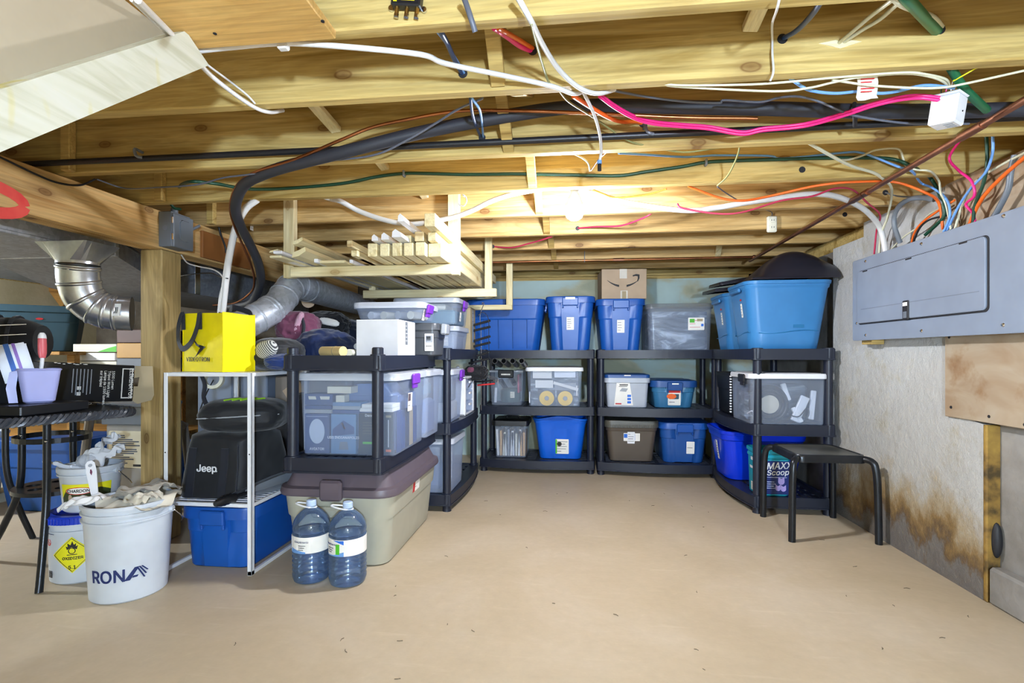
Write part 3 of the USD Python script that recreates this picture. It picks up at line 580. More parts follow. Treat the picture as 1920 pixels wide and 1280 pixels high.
def disc_bin():
    t = clear_bin('clear bin of gold discs and white cards with a pale lid', (x, 4.02 + .18, D2), 0, w, .36, .295, .92, .025, 'clear_bin', 'white_plastic', .02)
    y = -.16
    def card(x0, x1, z0, z1, m, yy=y): t.part('card', MB().box(x0, x1, yy, yy + .012, z0, z1, .001), m)
    card(-.17, -.02, .225, .285, 'paper'); card(.0, .165, .232, .285, 'white_plastic'); card(-.15, -.01, .15, .21, 'paper', y + .003); card(.0, .17, .13, .19, 'gray_light', y + .014)
    t.part('card', MB().box(-.1, .1, 0, .004, -.011, .011, 0, frame((.09, y - .002, .165), (1, 0, -.28), (0, 1, 0))), 'paper'); card(-.2, -.19, .03, .12, 'white_plastic'); card(.17, .18, .09, .17, 'paper')
    for q in (-.06, .085):
        c = t.part('disc_case', MB().box(q - .066, q + .066, y + .012, y + .02, .008, .135, .001), 'clear_smoke')
        g = sg.Point(0, 0).buffer(.058, 24).difference(sg.Point(0, 0).buffer(.018, 12)); t.part('disc', MB().poly(g, 0, .0015, frame((q, y + .009, .068), (1, 0, 0), (0, 0, 1))), 'gold_disc', 'gold optical disc', on=c, smooth=False)
        t.part('hub', MB().poly(sg.Point(0, 0).buffer(.017, 12), 0, .0012, frame((q, y + .0095, .068), (1, 0, 0), (0, 0, 1))), 'gray_light', on=c)
    t.part('backing', MB().box(-.19, .19, y + .03, y + .3, .008, .28, .003), 'film_inside')
disc_bin()
x, w = back(1134, 1219, 4.03)
def filing_tote():
    t = clear_bin('pale grey filing tote with blue lid and instruction card, second shelf', (x, 4.03 + .17, D2), 0, w - .016, .34, .245, .92, .025, 'tote_pale', 'lid_navy', .016)
    T = t.T; t.part('rim_band', MB().loft([ring(T.w, T.d, .025, z, None, 0, o) for z, o in ((.195, .003), (.196, .011), (.232, .011), (.232, .003))], (False, False)), 'tote_pale')
    M4 = T.fr(0, -.03, .115, .004); g = sg.Polygon([(-.07, -.095), (.075, -.095), (.045, .10), (-.05, .10)])
    p = t.part('instruction_card', MB().poly(g, 0, .001, M4), 'paper', smooth=False)
    b = MB(); b.box(-.03, .035, .06, .068, .001, .0014, M=M4); b.box(-.035, .03, .05, .054, .001, .0014, M=M4); t.part('print', b, 'ink', on=p); t.part('print', MB().poly(sg.Polygon([(-.03, .015), (.02, .01), (.035, .035), (-.01, .04)]), .001, .0014, M4), 'gray_light', on=p)
    for k in range(3): t.part('print', MB().box(.03, .058, -.03 - k * .025, -.012 - k * .025, .001, .0014, M=M4), 'blue_ink', on=p)
    t.part('print', MB().box(-.06, -.015, -.088, -.078, .001, .0014, M=M4), 'red_ink', on=p); sticker(t, None, frame((0, -T.d / 2 - .0105, .252), (1, 0, 0), (0, 0, 1)), .05, .008, name='lid_label')
plastic('tote_pale', 'a9b0bc', .35); filing_tote()
x, w = back(1219, 1311, 4.04)
t = rough_tub('storage_tub', 'shallow teal-blue lidded tub with an orange price sticker', (x, 4.04 + .2, D2), 0, w - .03, .40, .185, 'tub_teal', 'lid_navy', taper=.86)
lb = sticker(t, t.body, t.T.fr(0, .0, .085, .006), .095, .125, 'paper', 4, 'cable_gray', blocks=[(-.45, .45, .28, .45, 'red_ink'), (-.1, .35, -.1, .2, 'tub_slate')])
g = sg.Point(0, 0).buffer(.024, 12); g = affinity.scale(g, 1.5, .85); t.part('price_sticker', MB().poly(g, .001, .002, t.T.fr(0, -.022, .092, .0065)), 'orange_ink', on=t.body, smooth=False)
sticker(t, None, t.T.fr(0, 0, .19, .0305), .05, .011, name='handle_label')
# bottom row
x, w = back(925, 990, 4.10, 830)
def file_box():
    t = clear_bin('clear file box of folders with a black handled lid, bottom shelf', (x, 4.10 + .16, D1), 0, w - .02, .32, .27, .93, .012, 'clear_bin', 'black_plastic', .034, over=.014)
    for k in range(11):
        q = -.105 + k * .021; t.part('folder', MB().bar((q, -.13, .012), (q + (k % 3 - 1) * .012, -.13, .225 - .012 * (k % 4)), .016, .23, (0, 1, 0)).xf(tra(0, .12, 0)), ['paper', 'white_plastic', 'cream_plastic', 'paper', 'gray_light'][k % 5] if k not in (1, 9, 10) else 'folder_manila')
    t.part('lid_handle', MB().tube([(-.05, 0, .302), (-.045, 0, .32), (.045, 0, .32), (.05, 0, .302)], .007, 8, 5), 'black_plastic')
file_box()
x, w = back(999, 1102, 4.05, 820)
def deep_blue_bucket():
    t = Thing('storage_tub', 'bright blue open tub with wavy rim and green-white label', 'storage tub', (x, 4.05 + .2, D1), 0)
    T = Tub(w - .015, .40, .345, .80, .06)
    def dp(i, s, zf): return (-.006 if i == 0 and abs(s) < .062 and zf < .72 else 0)
    br = np.array([-1, -.6, -.44, -.36, -.33, -.2, 0, .2, .33, .36, .44, .6, 1])
    bp_ = t.part('body', T.body((0, .3, .69, .735, .86, .885, 1), lambda i, s, zf: dp(i, s, zf) + (.006 if zf > .87 else 0), lip=(.012, .018), brx=br, rim=lambda q: .012 * np.cos(q[:, 0] * 16) - .006), 'tub_bright', smooth=40)
    g = sg.box(-.052, -.06, .052, .06); M4 = T.fr(0, .015, .105, .002)
    sticker(t, bp_, M4, .105, .12, 'paper', 5, 'cable_gray', blocks=[(-.5, -.38, -.48, .48, 'green_ink')]); t.part('print', MB().poly(sg.Point(-.022, .02).buffer(.019, 12), .0006, .0012, M4), 'lid_olive', on=bp_); t.part('print', MB().poly(sg.Point(-.022, .02).buffer(.012, 12), .0012, .0016, M4), 'black_plastic', on=bp_)
deep_blue_bucket()
x, w = back(1133, 1237, 4.03, 830)
t = Thing('storage_tub', 'grey-brown plastic tub with olive lid on the bottom shelf', 'storage tub', (x, 4.03 + .21, D1), 0); T = Tub(w - .03, .42, .30, .84, .04)
bp_ = t.part('body', T.body((0, .4, .80, .82, 1), lambda i, s, zf: .006 if zf > .81 else 0, lip=(.008, .03)), 'tub_brown', smooth=40); t.part('lid', T.lid(.026, .012, .03, .004, drop=.03), 'lid_olive')
b = MB()
for k in range(26): q = -.16 + k * .0128; b.box(q - .003, q + .003, .268, .292, -.002, .006, .0015, frame((0, -T.d / 2 - .009, 0), (1, 0, 0), (0, 0, 1)))
t.part('rib', b, 'lid_olive')
lp = sticker(t, bp_, T.fr(0, .0, .195, .003), .125, .062, 'paper', 0, blocks=[(-.48, -.2, -.1, .4, 'blue_ink'), (.05, .2, -.4, .4, 'blue_ink')]); sticker(t, bp_, T.fr(0, -.005, .19, .004), .056, .092, 'white_plastic', 4)
x, w = back(1238, 1332, 4.02, 830)
t = rough_tub('storage_tub', 'medium blue lidded tub with a white note, at the right end of the bottom shelf', (x, 4.02 + .28, D1), 0, w - .01, .52, .285, 'tub_navy', 'lid_blue', taper=.86)
sticker(t, t.body, t.T.fr(0, .045, .12, .006), .06, .095, 'paper', 1)

# right-hand unit
def sky_tub(label, y0, y1, x0, x1, h, note=True):
    w, d = x1 - x0, y1 - y0; t = Thing('storage_tub', label, 'storage tub', ((x0 + x1) / 2, (y0 + y1) / 2, D3), 0, 'sky-blue tubs on the right unit'); T = Tub(w, d, h, .80, .06)
    def dp(i, s, zf): return .004 if zf < .26 and i >= 0 else (.007 if zf > .90 else 0)
    bp_ = t.part('body', T.body((0, .12, .24, .27, .6, .885, .905, 1), dp, lip=(.012, .02)), 'tub_sky', smooth=40)
    zz = lambda s: .105 + .010 * math.sin(s * 16)
    b = MB(); b.tube([(T.fr(0, q, zz(q), .002) @ A(0, 0, 0, 1))[:3] for q in np.linspace(-.16, .17, 14)], .003, 6); b.tube([(T.fr(3, q, zz(q) - .008, .002) @ A(0, 0, 0, 1))[:3] for q in np.linspace(-.13, .13, 12)], .003, 6)
    t.part('groove', b, 'tub_sky_dark')
    t.part('handle', MB().box(-.09, .09, -.035, -.012, 0, .016, .005, T.fr(3, 0, h - .02, .008)), 'tub_sky')
    t.part('maker_badge', MB().box(-.012, .012, -.006, .006, 0, .002, .002, T.fr(3, .045, h - .10, .001)), 'red_ink', 'small red badge')
    if note: sticker(t, bp_, T.fr(3, .045, h - .165, .002), .03, .085, lines=4)
    t.part('latch_mark', MB().box(.03, .09, .1, .118, -.001, .0015, .0008, T.fr(0, 0, .03, .0015)), 'tub_sky_dark')
    return t
plastic('tub_sky_dark', '1f6c9c', .4)
sky_tub('large sky-blue tub on the right unit under a big upturned lid, near end', 3.135, 3.52, 1.03, 1.505, .405)
sky_tub('sky-blue tub on the right unit, mostly hidden behind the nearer one', 3.57, 3.95, 1.035, 1.50, .385)
def bent_lid(label, c, n=16, th=.004, rim=.03, bulge=.03, hump=None):
    """flexed plastic lid over four corner points: near left, near right, far right, far left"""
    c = [np.array(q, float) for q in c]; s = np.linspace(0, 1, n); G = []
    for v in s:
        row = []
        for u in s:
            p = (c[0] * (1 - u) + c[1] * u) * (1 - v) + (c[3] * (1 - u) + c[2] * u) * v
            e = 1 - max(abs(2 * u - 1), abs(2 * v - 1)) ** 10; row.append(p + A(0, 0, hump(u, v) if hump else bulge * math.sin(math.pi * u) * math.sin(math.pi * v) * e))
        G.append(row)
    G = np.array(G); V = np.vstack([G.reshape(-1, 3), G.reshape(-1, 3) - A(0, 0, th)]); f = []
    for i in range(n - 1):
        for j in range(n - 1):
            a = i * n + j; f += [(a, a + 1, a + n + 1, a + n), (n * n + a, n * n + a + n, n * n + a + n + 1, n * n + a + 1)]
    t = Thing('tub_lid', label, 'lid', tuple(c[0])); b = MB().add(V - c[0], f)
    per = [G[0, j] for j in range(n)] + [G[i, -1] for i in range(1, n)] + [G[-1, j] for j in range(n - 2, -1, -1)] + [G[i, 0] for i in range(n - 2, 0, -1)]
    ctr = sum(c) / 4; R = []
    for p in per:
        o = unit((p - ctr) * A(1, 1, 0)); R.append([p, p + o * .006 + A(0, 0, -.004), p + o * .008 - A(0, 0, rim), p + o * .004 - A(0, 0, rim), p - A(0, 0, th)])
    R = np.array(R) - c[0]; L = len(R); b2 = MB(); b2.loft([R[:, k] for k in range(5)], (False, False))
    t.part('lid_panel', b, 'dark_lid', smooth=60); t.part('lid_rim', b2, 'dark_lid', smooth=50); return t
ZR = D3 + .405
bent_lid('big flexed black lid lying on the nearer sky-blue tub', [(1.06, 3.125, ZR + .016), (1.535, 3.12, ZR + .02), (1.50, 3.47, ZR + .05), (1.06, 3.45, ZR + .02)], rim=.012, n=22, hump=lambda u, v: .165 * math.sin(math.pi * min(1, u ** .9 * .78 + .0)) ** 1.3 * math.sin(math.pi * v) ** .75)
ZN = D3 + .385
bent_lid('lower of two black lids tilted on the farther sky-blue tub', [(.985, 3.62, ZN + .036), (1.46, 3.60, ZN + .07), (1.44, 3.95, ZN + .10), (.98, 3.93, ZN + .05)], bulge=.01, rim=.024)
bent_lid('upper of two black lids tilted on the farther sky-blue tub', [(1.03, 3.66, ZN + .085), (1.50, 3.63, ZN + .15), (1.48, 3.96, ZN + .17), (1.03, 3.94, ZN + .10)], bulge=.01, rim=.024)
def cable_bin():
    x0, x1, y0, y1 = 1.05, 1.47, 3.14, 3.50; w, d = x1 - x0, y1 - y0
    t = clear_bin('clear bin of coiled cable and white adapters on the right unit', ((x0 + x1) / 2, (y0 + y1) / 2, D2), 0, w, d, .285, .97, .02, 'clear_bin', 'white_plastic', .02, latches=[(3, .08)], latchm='black_plastic')
    b = MB()
    for k in range(9): b.lathe([(.062 + k * .006, -.006), (.068 + k * .006, 0), (.062 + k * .006, .006), (.056 + k * .006, 0)], 36, frame((-.085, -.125 + .004 * (k % 3), .118), (1, 0, 0), (0, .05, 1)))
    t.part('cable_coil', b, 'cable_navy_dark'); t.part('spool', MB().cyl((-.085, -.13, .118), (-.085, -.05, .118), .054, 28), 'spool_beige')
    for p0, p1, ww, tt in (((.055, -.13, .02), (.12, -.12, .165), .05, .02), ((.03, -.11, .14), (.0, -.1, .24), .03, .02), ((.15, -.12, .03), (.175, -.1, .2), .03, .02), ((.09, -.14, .015), (.05, -.12, .10), .025, .02)): t.part('adapter', MB().bar(p0, p1, ww, tt, (0, 1, 0), .004), 'white_plastic')
    t.part('lead', MB().tube([(.02, -.14, .06), (.07, -.15, .05), (.12, -.14, .10), (.13, -.14, .06), (.1, -.14, .02)], .0035, 6, 6), 'cable_black'); t.part('lead', MB().tube([(-.2, -.1, .06), (-.19, -.15, .08), (-.175, -.16, .05)], .004, 6, 6), 'white_plastic')
    t.part('contents', MB().box(-.18, .19, .0, .15, .01, .23, .02), 'film_inside')
plastic('cable_navy_dark', '181d26', .4); plastic('spool_beige', 'c9c2ae', .6); cable_bin()
t = Thing('crate', 'black plastic crate with a wire-bound white edge beside the cable bin', 'crate', (1.23, 3.73, D2), 0); T = Tub(.33, .36, .29, .86, .03)
t.part('body', T.body((0, .5, .6, .62, 1), lambda i, s, zf: .006 if zf > .61 else 0, lip=(.008, .02)), 'black_plastic')
b = MB()
for k in range(14): b.box(1.05 - 1.23, 1.062 - 1.23, -.205, -.19, .03 + k * .018, .04 + k * .018, .002)
t.part('binding', b, 'white_plastic')
t = Thing('recycling_bin', 'royal blue open recycling bin on the bottom shelf of the right unit', 'recycling bin', (1.265, 3.70, D1), 0); T = Tub(.53, .43, .33, .82, .07)
bp_ = t.part('body', T.body((0, .4, .80, .82, 1), lambda i, s, zf: (.008 if zf > .81 else 0) + (.006 if i == 3 and abs(s) < .1 and zf < .8 else 0), lip=(.014, .022)), 'tub_royal', smooth=40)
sticker(t, bp_, T.fr(3, .02, .18, .008), .035, .13, lines=6, m='paper'); t.part('cardboard_scrap', MB().box(-.1, .16, -.05, .12, .2, .335, .004, rot(12, (0, 1, 0))), 'cardboard', 'folded cardboard inside')
def litter_pail():
    t = Thing('pail', 'teal cat litter pail with a dark printed front, behind the stool', 'pail', (1.185, 3.235, D1), 0); T = Tub(.195, .17, .275, .92, .025)
    bp_ = t.part('body', T.body((0, .80, .82, .86, .88, 1), lambda i, s, zf: (.005 if zf in (.82, .86) else 0), lip=(.008, .02)), 'pail_teal')
    M4 = T.fr(0, .012, .125, .0015); p = t.part('front_label', MB().box(-.082, .078, -.11, .085, 0, .001, M=M4), 'label_navy', 'dark blue printed panel')
    t.part('brand_print', MB().text('MAXX', .038, M4 @ tra(.018, .04, .0012) @ np.array([[1, .15, 0, 0], [.05, 1, 0, 0], [0, 0, 1, 0], [0, 0, 0, 1.]]), .0008, True, sx=.92), 'white_plastic', on=p); t.part('brand_print', MB().text('Scoop', .030, M4 @ tra(.01, .004, .0012) @ np.array([[1, .15, 0, 0], [.05, 1, 0, 0], [0, 0, 1, 0], [0, 0, 0, 1.]]), .0008, True), 'white_plastic', on=p)
    b = MB(); b.box(-.06, .06, -.012, -.009, .001, .0016, M=M4)
    for k in range(4): b.box(-.07, -.01 + .01 * (k % 2), -.04 - k * .012, -.036 - k * .012, .001, .0016, M=M4)
    t.part('print', b, 'clear_print', on=p)
    for cx, cy, r in ((.03, -.035, .018), (.012, -.075, .015), (.042, -.078, .015)):
        g = sg.Point(cx, cy).buffer(r, 8).union(sg.Polygon([(cx - r, cy), (cx - r * .9, cy + r * 1.6), (cx, cy + r * .8)])).union(sg.Polygon([(cx + r, cy), (cx + r * .9, cy + r * 1.6), (cx, cy + r * .8)])); t.part('print', MB().poly(g, .001, .0018, M4), 'print_lilac', 'pale cat shape', on=p)
    M4 = T.fr(3, 0, .12, .0015); sticker(t, bp_, M4 @ tra(.01, -.075, 0), .06, .05, lines=4); t.part('print', MB().box(-.03, .035, .03, .045, 0, .0008, M=M4), 'white_plastic', on=bp_); t.part('print', MB().box(-.01, .02, .08, .10, 0, .0008, M=M4), 'white_plastic', on=bp_)
plastic('label_navy', '14286a', .4); plastic('clear_print', 'b8c4e8', .5); plastic('print_lilac', 'a89ad8', .5); litter_pail()

plastic('box_white', 'd9dade', .6)
plastic('film_teal', '5d8290', .6)
# left-hand unit (its long side faces the room): bins lie with their ends to +x
def lbin(label, x1, y0, y1, w, z, h, **kw):
    return clear_bin(label, (x1 - w / 2, (y0 + y1) / 2, z), 0, w, y1 - y0, h, **kw)
t = lbin('clear bin of papers at the bottom of a stack of two on the left unit', -.715, 3.20, 3.56, .40, D3, .135, m='clear_milky', group='stacked clear bins on the left unit')
t.part('contents', MB().box(-.17, .17, -.15, .15, .006, .10, .01), 'gray_light'); b = MB()
for k in range(6): b.box(.03, .14, .03 + k * .01, .034 + k * .01, 0, .001, M=t.T.fr(0, 0, 0, .002))
t.part('print', b, 'white_plastic', on=t.body)
ZS = D3 + .135 + .024
t = lbin('clear bin of teal cloth with purple latch, upper of a stack of two', -.712, 3.19, 3.56, .42, ZS, .155, m='clear_bin', latches=[(1, -.02)], group='stacked clear bins on the left unit')
t.part('contents', MB().box(-.18, .185, -.15, .15, .006, .10, .012), 'film_teal', 'teal fabric inside'); t.part('contents', MB().box(-.18, -.06, -.15, .1, .10, .15, .01), 'cable_crimson'); t.part('contents', MB().box(-.06, .12, -.14, .1, .10, .14, .01), 'cream_plastic')
sticker(t, t.body, t.T.fr(1, -.06, .06, .002), .05, .06, lines=2)
t = Thing('cardboard_box', 'flat upright cardboard carton at the end of the left unit', 'box', (-.79, 3.68, D3), 0); t.part('carton', MB().box(-.10, .085, -.095, .095, 0, .31, .003), 'cardboard_tan')
M4 = frame((.0855, 0, 0), (0, 1, 0), (0, 0, 1)); sticker(t, None, M4 @ tra(0, .24, 0), .06, .11, 'gray_light', 3); sticker(t, None, M4 @ tra(.0, .12, 0), .03, .12, 'cable_blue', 0)
t = Thing('cardboard_box', 'plain white cardboard box with a dark paper seal on the low unit', 'box', (-.925, 2.515, .92), 0); t.part('carton', MB().box(-.105, .105, -.135, .135, 0, .178, .002), 'box_white')
M4 = frame((.1055, 0, 0), (0, 1, 0), (0, 0, 1)); sticker(t, None, M4 @ tra(-.01, .115, 0), .035, .115, 'steel_gray', 5, 'white_plastic', 'seal')
t = Thing('tool_tote', 'dark grey clip-handled plastic tote beside the white box', 'storage bin', (-.85, 2.835, .92), 0); T = Tub(.25, .22, .165, .92, .03)
bp_ = t.part('body', T.body((0, .6, .62, 1), lambda i, s, zf: .003 if zf > .61 else 0, lip=(.005, .015)), 'gray_tote'); t.part('lid', T.lid(.018, .01, .015, .003), 'gray_tote'); M4 = T.fr(1, 0, .15, .012)
t.part('clip_handle', MB().box(-.07, .02, -.03, .03, 0, .035, .008, M4), 'gray_light'); t.part('clip_handle', MB().box(.03, .09, -.02, .03, 0, .02, .006, M4), 'gray_tote'); t.part('clip', MB().box(-.03, -.015, -.05, .01, 0, .01, .002, T.fr(0, .0, .15, .006)), 'black_plastic')
sticker(t, bp_, T.fr(0, .085, .075, .004), .05, .095, 'paper', 2, blocks=[(-.4, .4, 0, .4, 'gray_light'), (-.3, .2, .1, .35, 'ink')])
t = lbin('shallow clear bin with purple latch across the white box and tote', -.765, 2.60, 2.90, .375, .92 + .19, .075, m='clear_bin', latches=[(1, -.06)], taper=.9)
for k, (q, m_) in enumerate(((-.12, 'white_plastic'), (-.05, 'cream_plastic'), (.03, 'gray_light'), (.10, 'cream_plastic'))): t.part('contents', MB().cyl((q, -.08, .03), (q + .04, .06, .03), .022, 14), m_)
sticker(t, t.body, t.T.fr(1, -.09, .03, .002), .045, .06, lines=3)
t = Thing('bamboo_roll', 'wide tan rolled mat lying on the low unit behind its corner post', 'roll', (-1.10, 2.30, .92)); t.part('mat', MB().tube([(-.085, .05, .024), (.05, -.02, .024)], .024, 14), 'bamboo'); t.part('tie', MB().tube([(.0, .006, .024), (.004, .004, .024)], .0248, 14), 'cardboard_tan')
single('paper_roll', MB().cyl((-1.06, 2.42, .938), (-1.045, 2.33, .938), .017, 16), 'cream_plastic', 'small pale roll end between the tan mat and white box', 'roll')
single('paper_roll', MB().cyl((-1.048, 2.43, .969), (-1.07, 2.55, .969), .016, 16), 'gray_light', 'small grey roll end against the white box', 'roll')
# the large see-through bin of film cases
def case_bin():
    x1, w, y0, y1, z = -.748, .45, 2.145, 2.60, .482
    t = lbin('large clear bin of upright film cases on the low unit', x1, y0, y1, w, z, .345, m='clear_bin', lidm='clear_lid', latches=[(1, .0)], taper=.95, r=.03)
    yf = -(y1 - y0) / 2 * .95 + .012
    def case(x0, wd, z0, ht, m, face=None, title=None, th=.02, tc='white_plastic', ty=-.4):
        p = t.part('case', MB().box(x0, x0 + wd, yf, yf + th, z0, z0 + ht, .001), m)
        Mf = frame((x0 + wd / 2, yf - .0006, z0 + ht / 2), (1, 0, 0), (0, 0, 1))
        for g, mm in face or (): t.part('cover_print', MB().poly(g, 0, .0006, Mf), mm, on=p, smooth=False)
        if title: t.part('title', MB().text(title, .011, Mf @ tra(0, ty * ht, .0007), .0005, True), tc, on=p, smooth=False)
    P = sg.Point; ov = lambda x, y, a, b_: affinity.scale(P(x, y).buffer(1, 12), a, b_)
    case(-.205, .115, .008, .175, 'case_blue', [(ov(.0, .01, .036, .055), 'print_pale'), (sg.box(-.05, .075, .05, .077), 'print_pale')], 'AVIATOR', ty=-.42)
    case(-.082, .115, .008, .175, 'case_sea', [(sg.Polygon([(-.05, .02), (.0, .06), (.05, .03), (.05, -.0), (-.05, -.01)]), 'case_blue'), (sg.Polygon([(-.012, .045), (.004, .02), (.01, .026), (-.004, .052)]), 'orange_ink'), (sg.Polygon([(-.02, -.07), (-.015, -.035), (.018, -.035), (.024, -.07)]), 'panel_dark')], 'USS INDIANAPOLIS', ty=-.12)
    case(.045, .11, .008, .18, 'case_dark', [(sg.box(-.035, -.001 + k * .012, .04, .003 + k * .012), 'lid_olive') for k in range(5)] + [(sg.box(-.035, -.045, .045, -.035), 'green_ink')], 'Dennis', ty=.42)
    case(.162, .04, .008, .185, 'case_dark', [(sg.box(-.002, -.06, .002, .06), 'white_plastic'), (sg.box(-.012, -.08, .012, -.07), 'orange_ink'), (sg.box(-.012, .07, .012, .08), 'cardboard_tan')])
    for k, (x0, wd, z0, m_) in enumerate(((-.205, .125, .186, 'gray_light'), (-.205, .125, .204, 'case_blue'), (-.075, .125, .186, 'case_blue'), (-.075, .13, .203, 'gray_light'), (-.075, .13, .219, 'case_sea'), (.05, .15, .195, 'paper'), (.06, .14, .212, 'paper'))): case(x0, wd, z0, .016, m_, th=.1)
    case(-.205, .13, .222, .05, 'case_blue', [(sg.Polygon([(-.045, .0), (-.01, .0), (-.014, .014), (-.048, .014)]), 'cream_plastic'), (sg.Polygon([(.01, .0), (.05, .0), (.052, .014), (.006, .014)]), 'cream_plastic')], th=.1); case(-.06, .04, .236, .03, 'cream_plastic', th=.05); case(-.10, .11, .275, .03, 'cream_plastic', th=.08)
    t.part('contents', MB().box(-.2, .19, yf + .11, .17, .008, .26, .004), 'case_haze'); t.part('contents', MB().loft([ring(.24 - k * .03, .2, .04, .26 + k * .018) for k in range(4)]).xf(tra(.06, -.03, 0)), 'case_haze', 'folded pale cloth on top of the cases')
    for k in range(4): p = t.part('case', MB().box(.165, .2, -.08 + k * .06, -.03 + k * .06, .008, .19, .001), ['case_blue', 'case_dark', 'cardboard_tan', 'case_blue'][k])
    t.part('case', MB().box(.2, .2045, -.16, -.1, .008, .19), 'case_blue')
    sticker(t, t.body, t.T.fr(1, -.03, .225, .002), .065, .085, 'paper', 2, blocks=[(-.45, .1, .05, .45, 'lid_plum')])
for n_, c_ in (('case_blue', '2c4a80'), ('case_sea', '5c86b0'), ('case_dark', '242e42'), ('print_pale', 'b9c6d8'), ('case_haze', '5f78a6')): plastic(n_, c_, .3)
case_bin()
t = lbin('clear bin of blue fabric behind the film case bin', -.748, 2.635, 2.915, .42, .482, .345, m='clear_milky', taper=.95, r=.03)
t.part('contents', MB().box(-.18, .185, -.11, .11, .008, .2, .02), 'case_haze'); t.part('contents', MB().box(-.16, .17, -.1, .1, .2, .31, .03), 'film_teal')
t = lbin('tall clear bin with purple latch on the middle shelf of the left unit', -.70, 2.975, 3.32, .38, D2, .305, m='clear_milky', latches=[(1, .05)], taper=.93); t.part('contents', MB().box(-.16, .16, -.13, .13, .008, .12, .01), 'paper'); t.part('contents', MB().box(-.15, .15, -.12, .13, .12, .27, .01), 'gray_light')
def drawer_unit():
    t = Thing('drawer_unit', 'small white plastic drawer unit at the end of the left unit', 'drawer unit', (-.84, 3.54, D2), 0); b = MB()
    b.box(-.14, .14, -.16, -.125, 0, .26, .004); b.box(-.14, .14, .125, .16, 0, .26, .004); b.box(-.14, .14, -.16, .16, .245, .262, .004); b.box(-.14, .14, -.16, .16, 0, .012, .003); b.box(-.14, -.13, -.15, .15, 0, .26)
    t.part('frame', b, 'white_plastic')
    for k in range(3): p = t.part('drawer', MB().box(-.12, .135, -.123, .123, .016 + k * .077, .087 + k * .077, .004), 'clear_milky'); t.part('pull', MB().box(.135, .148, -.03, .03, .06 + k * .077, .075 + k * .077, .003), 'white_plastic', on=p)
drawer_unit()
t = lbin('clear lidded bin of cable and tape rolls on the bottom shelf of the left unit', -.70, 2.99, 3.36, .38, D1, .31, m='clear_milky', taper=.93, lidm='clear_lid')
t.part('contents', MB().lathe([(.02, -.02), (.05, -.02), (.05, .02), (.02, .02), (.02, -.02)], 20, frame((.14, -.1, .22), (0, 1, 0), (0, 0, 1))), 'cream_plastic', 'tape roll'); t.part('contents', MB().tube([(.15, -.1 + .05 * math.cos(a), .11 + .09 * math.sin(a)) for a in np.linspace(0, 12, 40)], .008, 6), 'white_plastic'); t.part('contents', MB().box(-.16, .12, -.13, .14, .008, .17, .03), 'case_haze')
# taupe tub that carries the low unit
def taupe_tub():
    x1, y0, y1 = -.77, 2.13, 2.90; w, d = .50, y1 - y0; t = Thing('storage_tub', 'big taupe tub with plum-grey lid standing on the floor', 'storage tub', (x1 - w / 2, (y0 + y1) / 2, 0), 0); T = Tub(w, d, .335, .88, .07)
    bp_ = t.part('body', T.body((0, .2, .62, .65, 1), lambda i, s, zf: .008 if zf > .64 else 0, lip=(.004, .02)), 'tub_taupe', smooth=40)
    kw = {}; R = [ring(T.w, T.d, .07, z, None, 0, o) for z, o in ((.336, -.004), (.315, .012), (.312, .024), (.322, .028), (.345, .022), (.352, .0), (.39, -.02), (.424, -.035), (.426, -.05), (.420, -.06))]
    lp = t.part('lid', MB().loft(R), 'lid_plum', smooth=40)
    t.part('lid_latch', MB().box(-.05, .05, -.06, .03, 0, .03, .01, frame((0, -T.d / 2 - .02, .36), (1, 0, 0), (0, 0, 1))), 'lid_plum')
    sticker(t, bp_, T.fr(1, -.02, .285, .009), .11, .07, 'paper', 2, blocks=[(-.5, -.2, -.5, .5, 'red_ink'), (-.5, .2, .2, .5, 'red_ink')])
    t.part('handle', MB().box(-.1, .1, -.05, 0, 0, .03, .01, T.fr(0, 0, .27, .004)), 'tub_taupe')
taupe_tub()
plastic('stained_board', '9a6230', .6); plastic('plain_sap', 'dccfa4', .6)
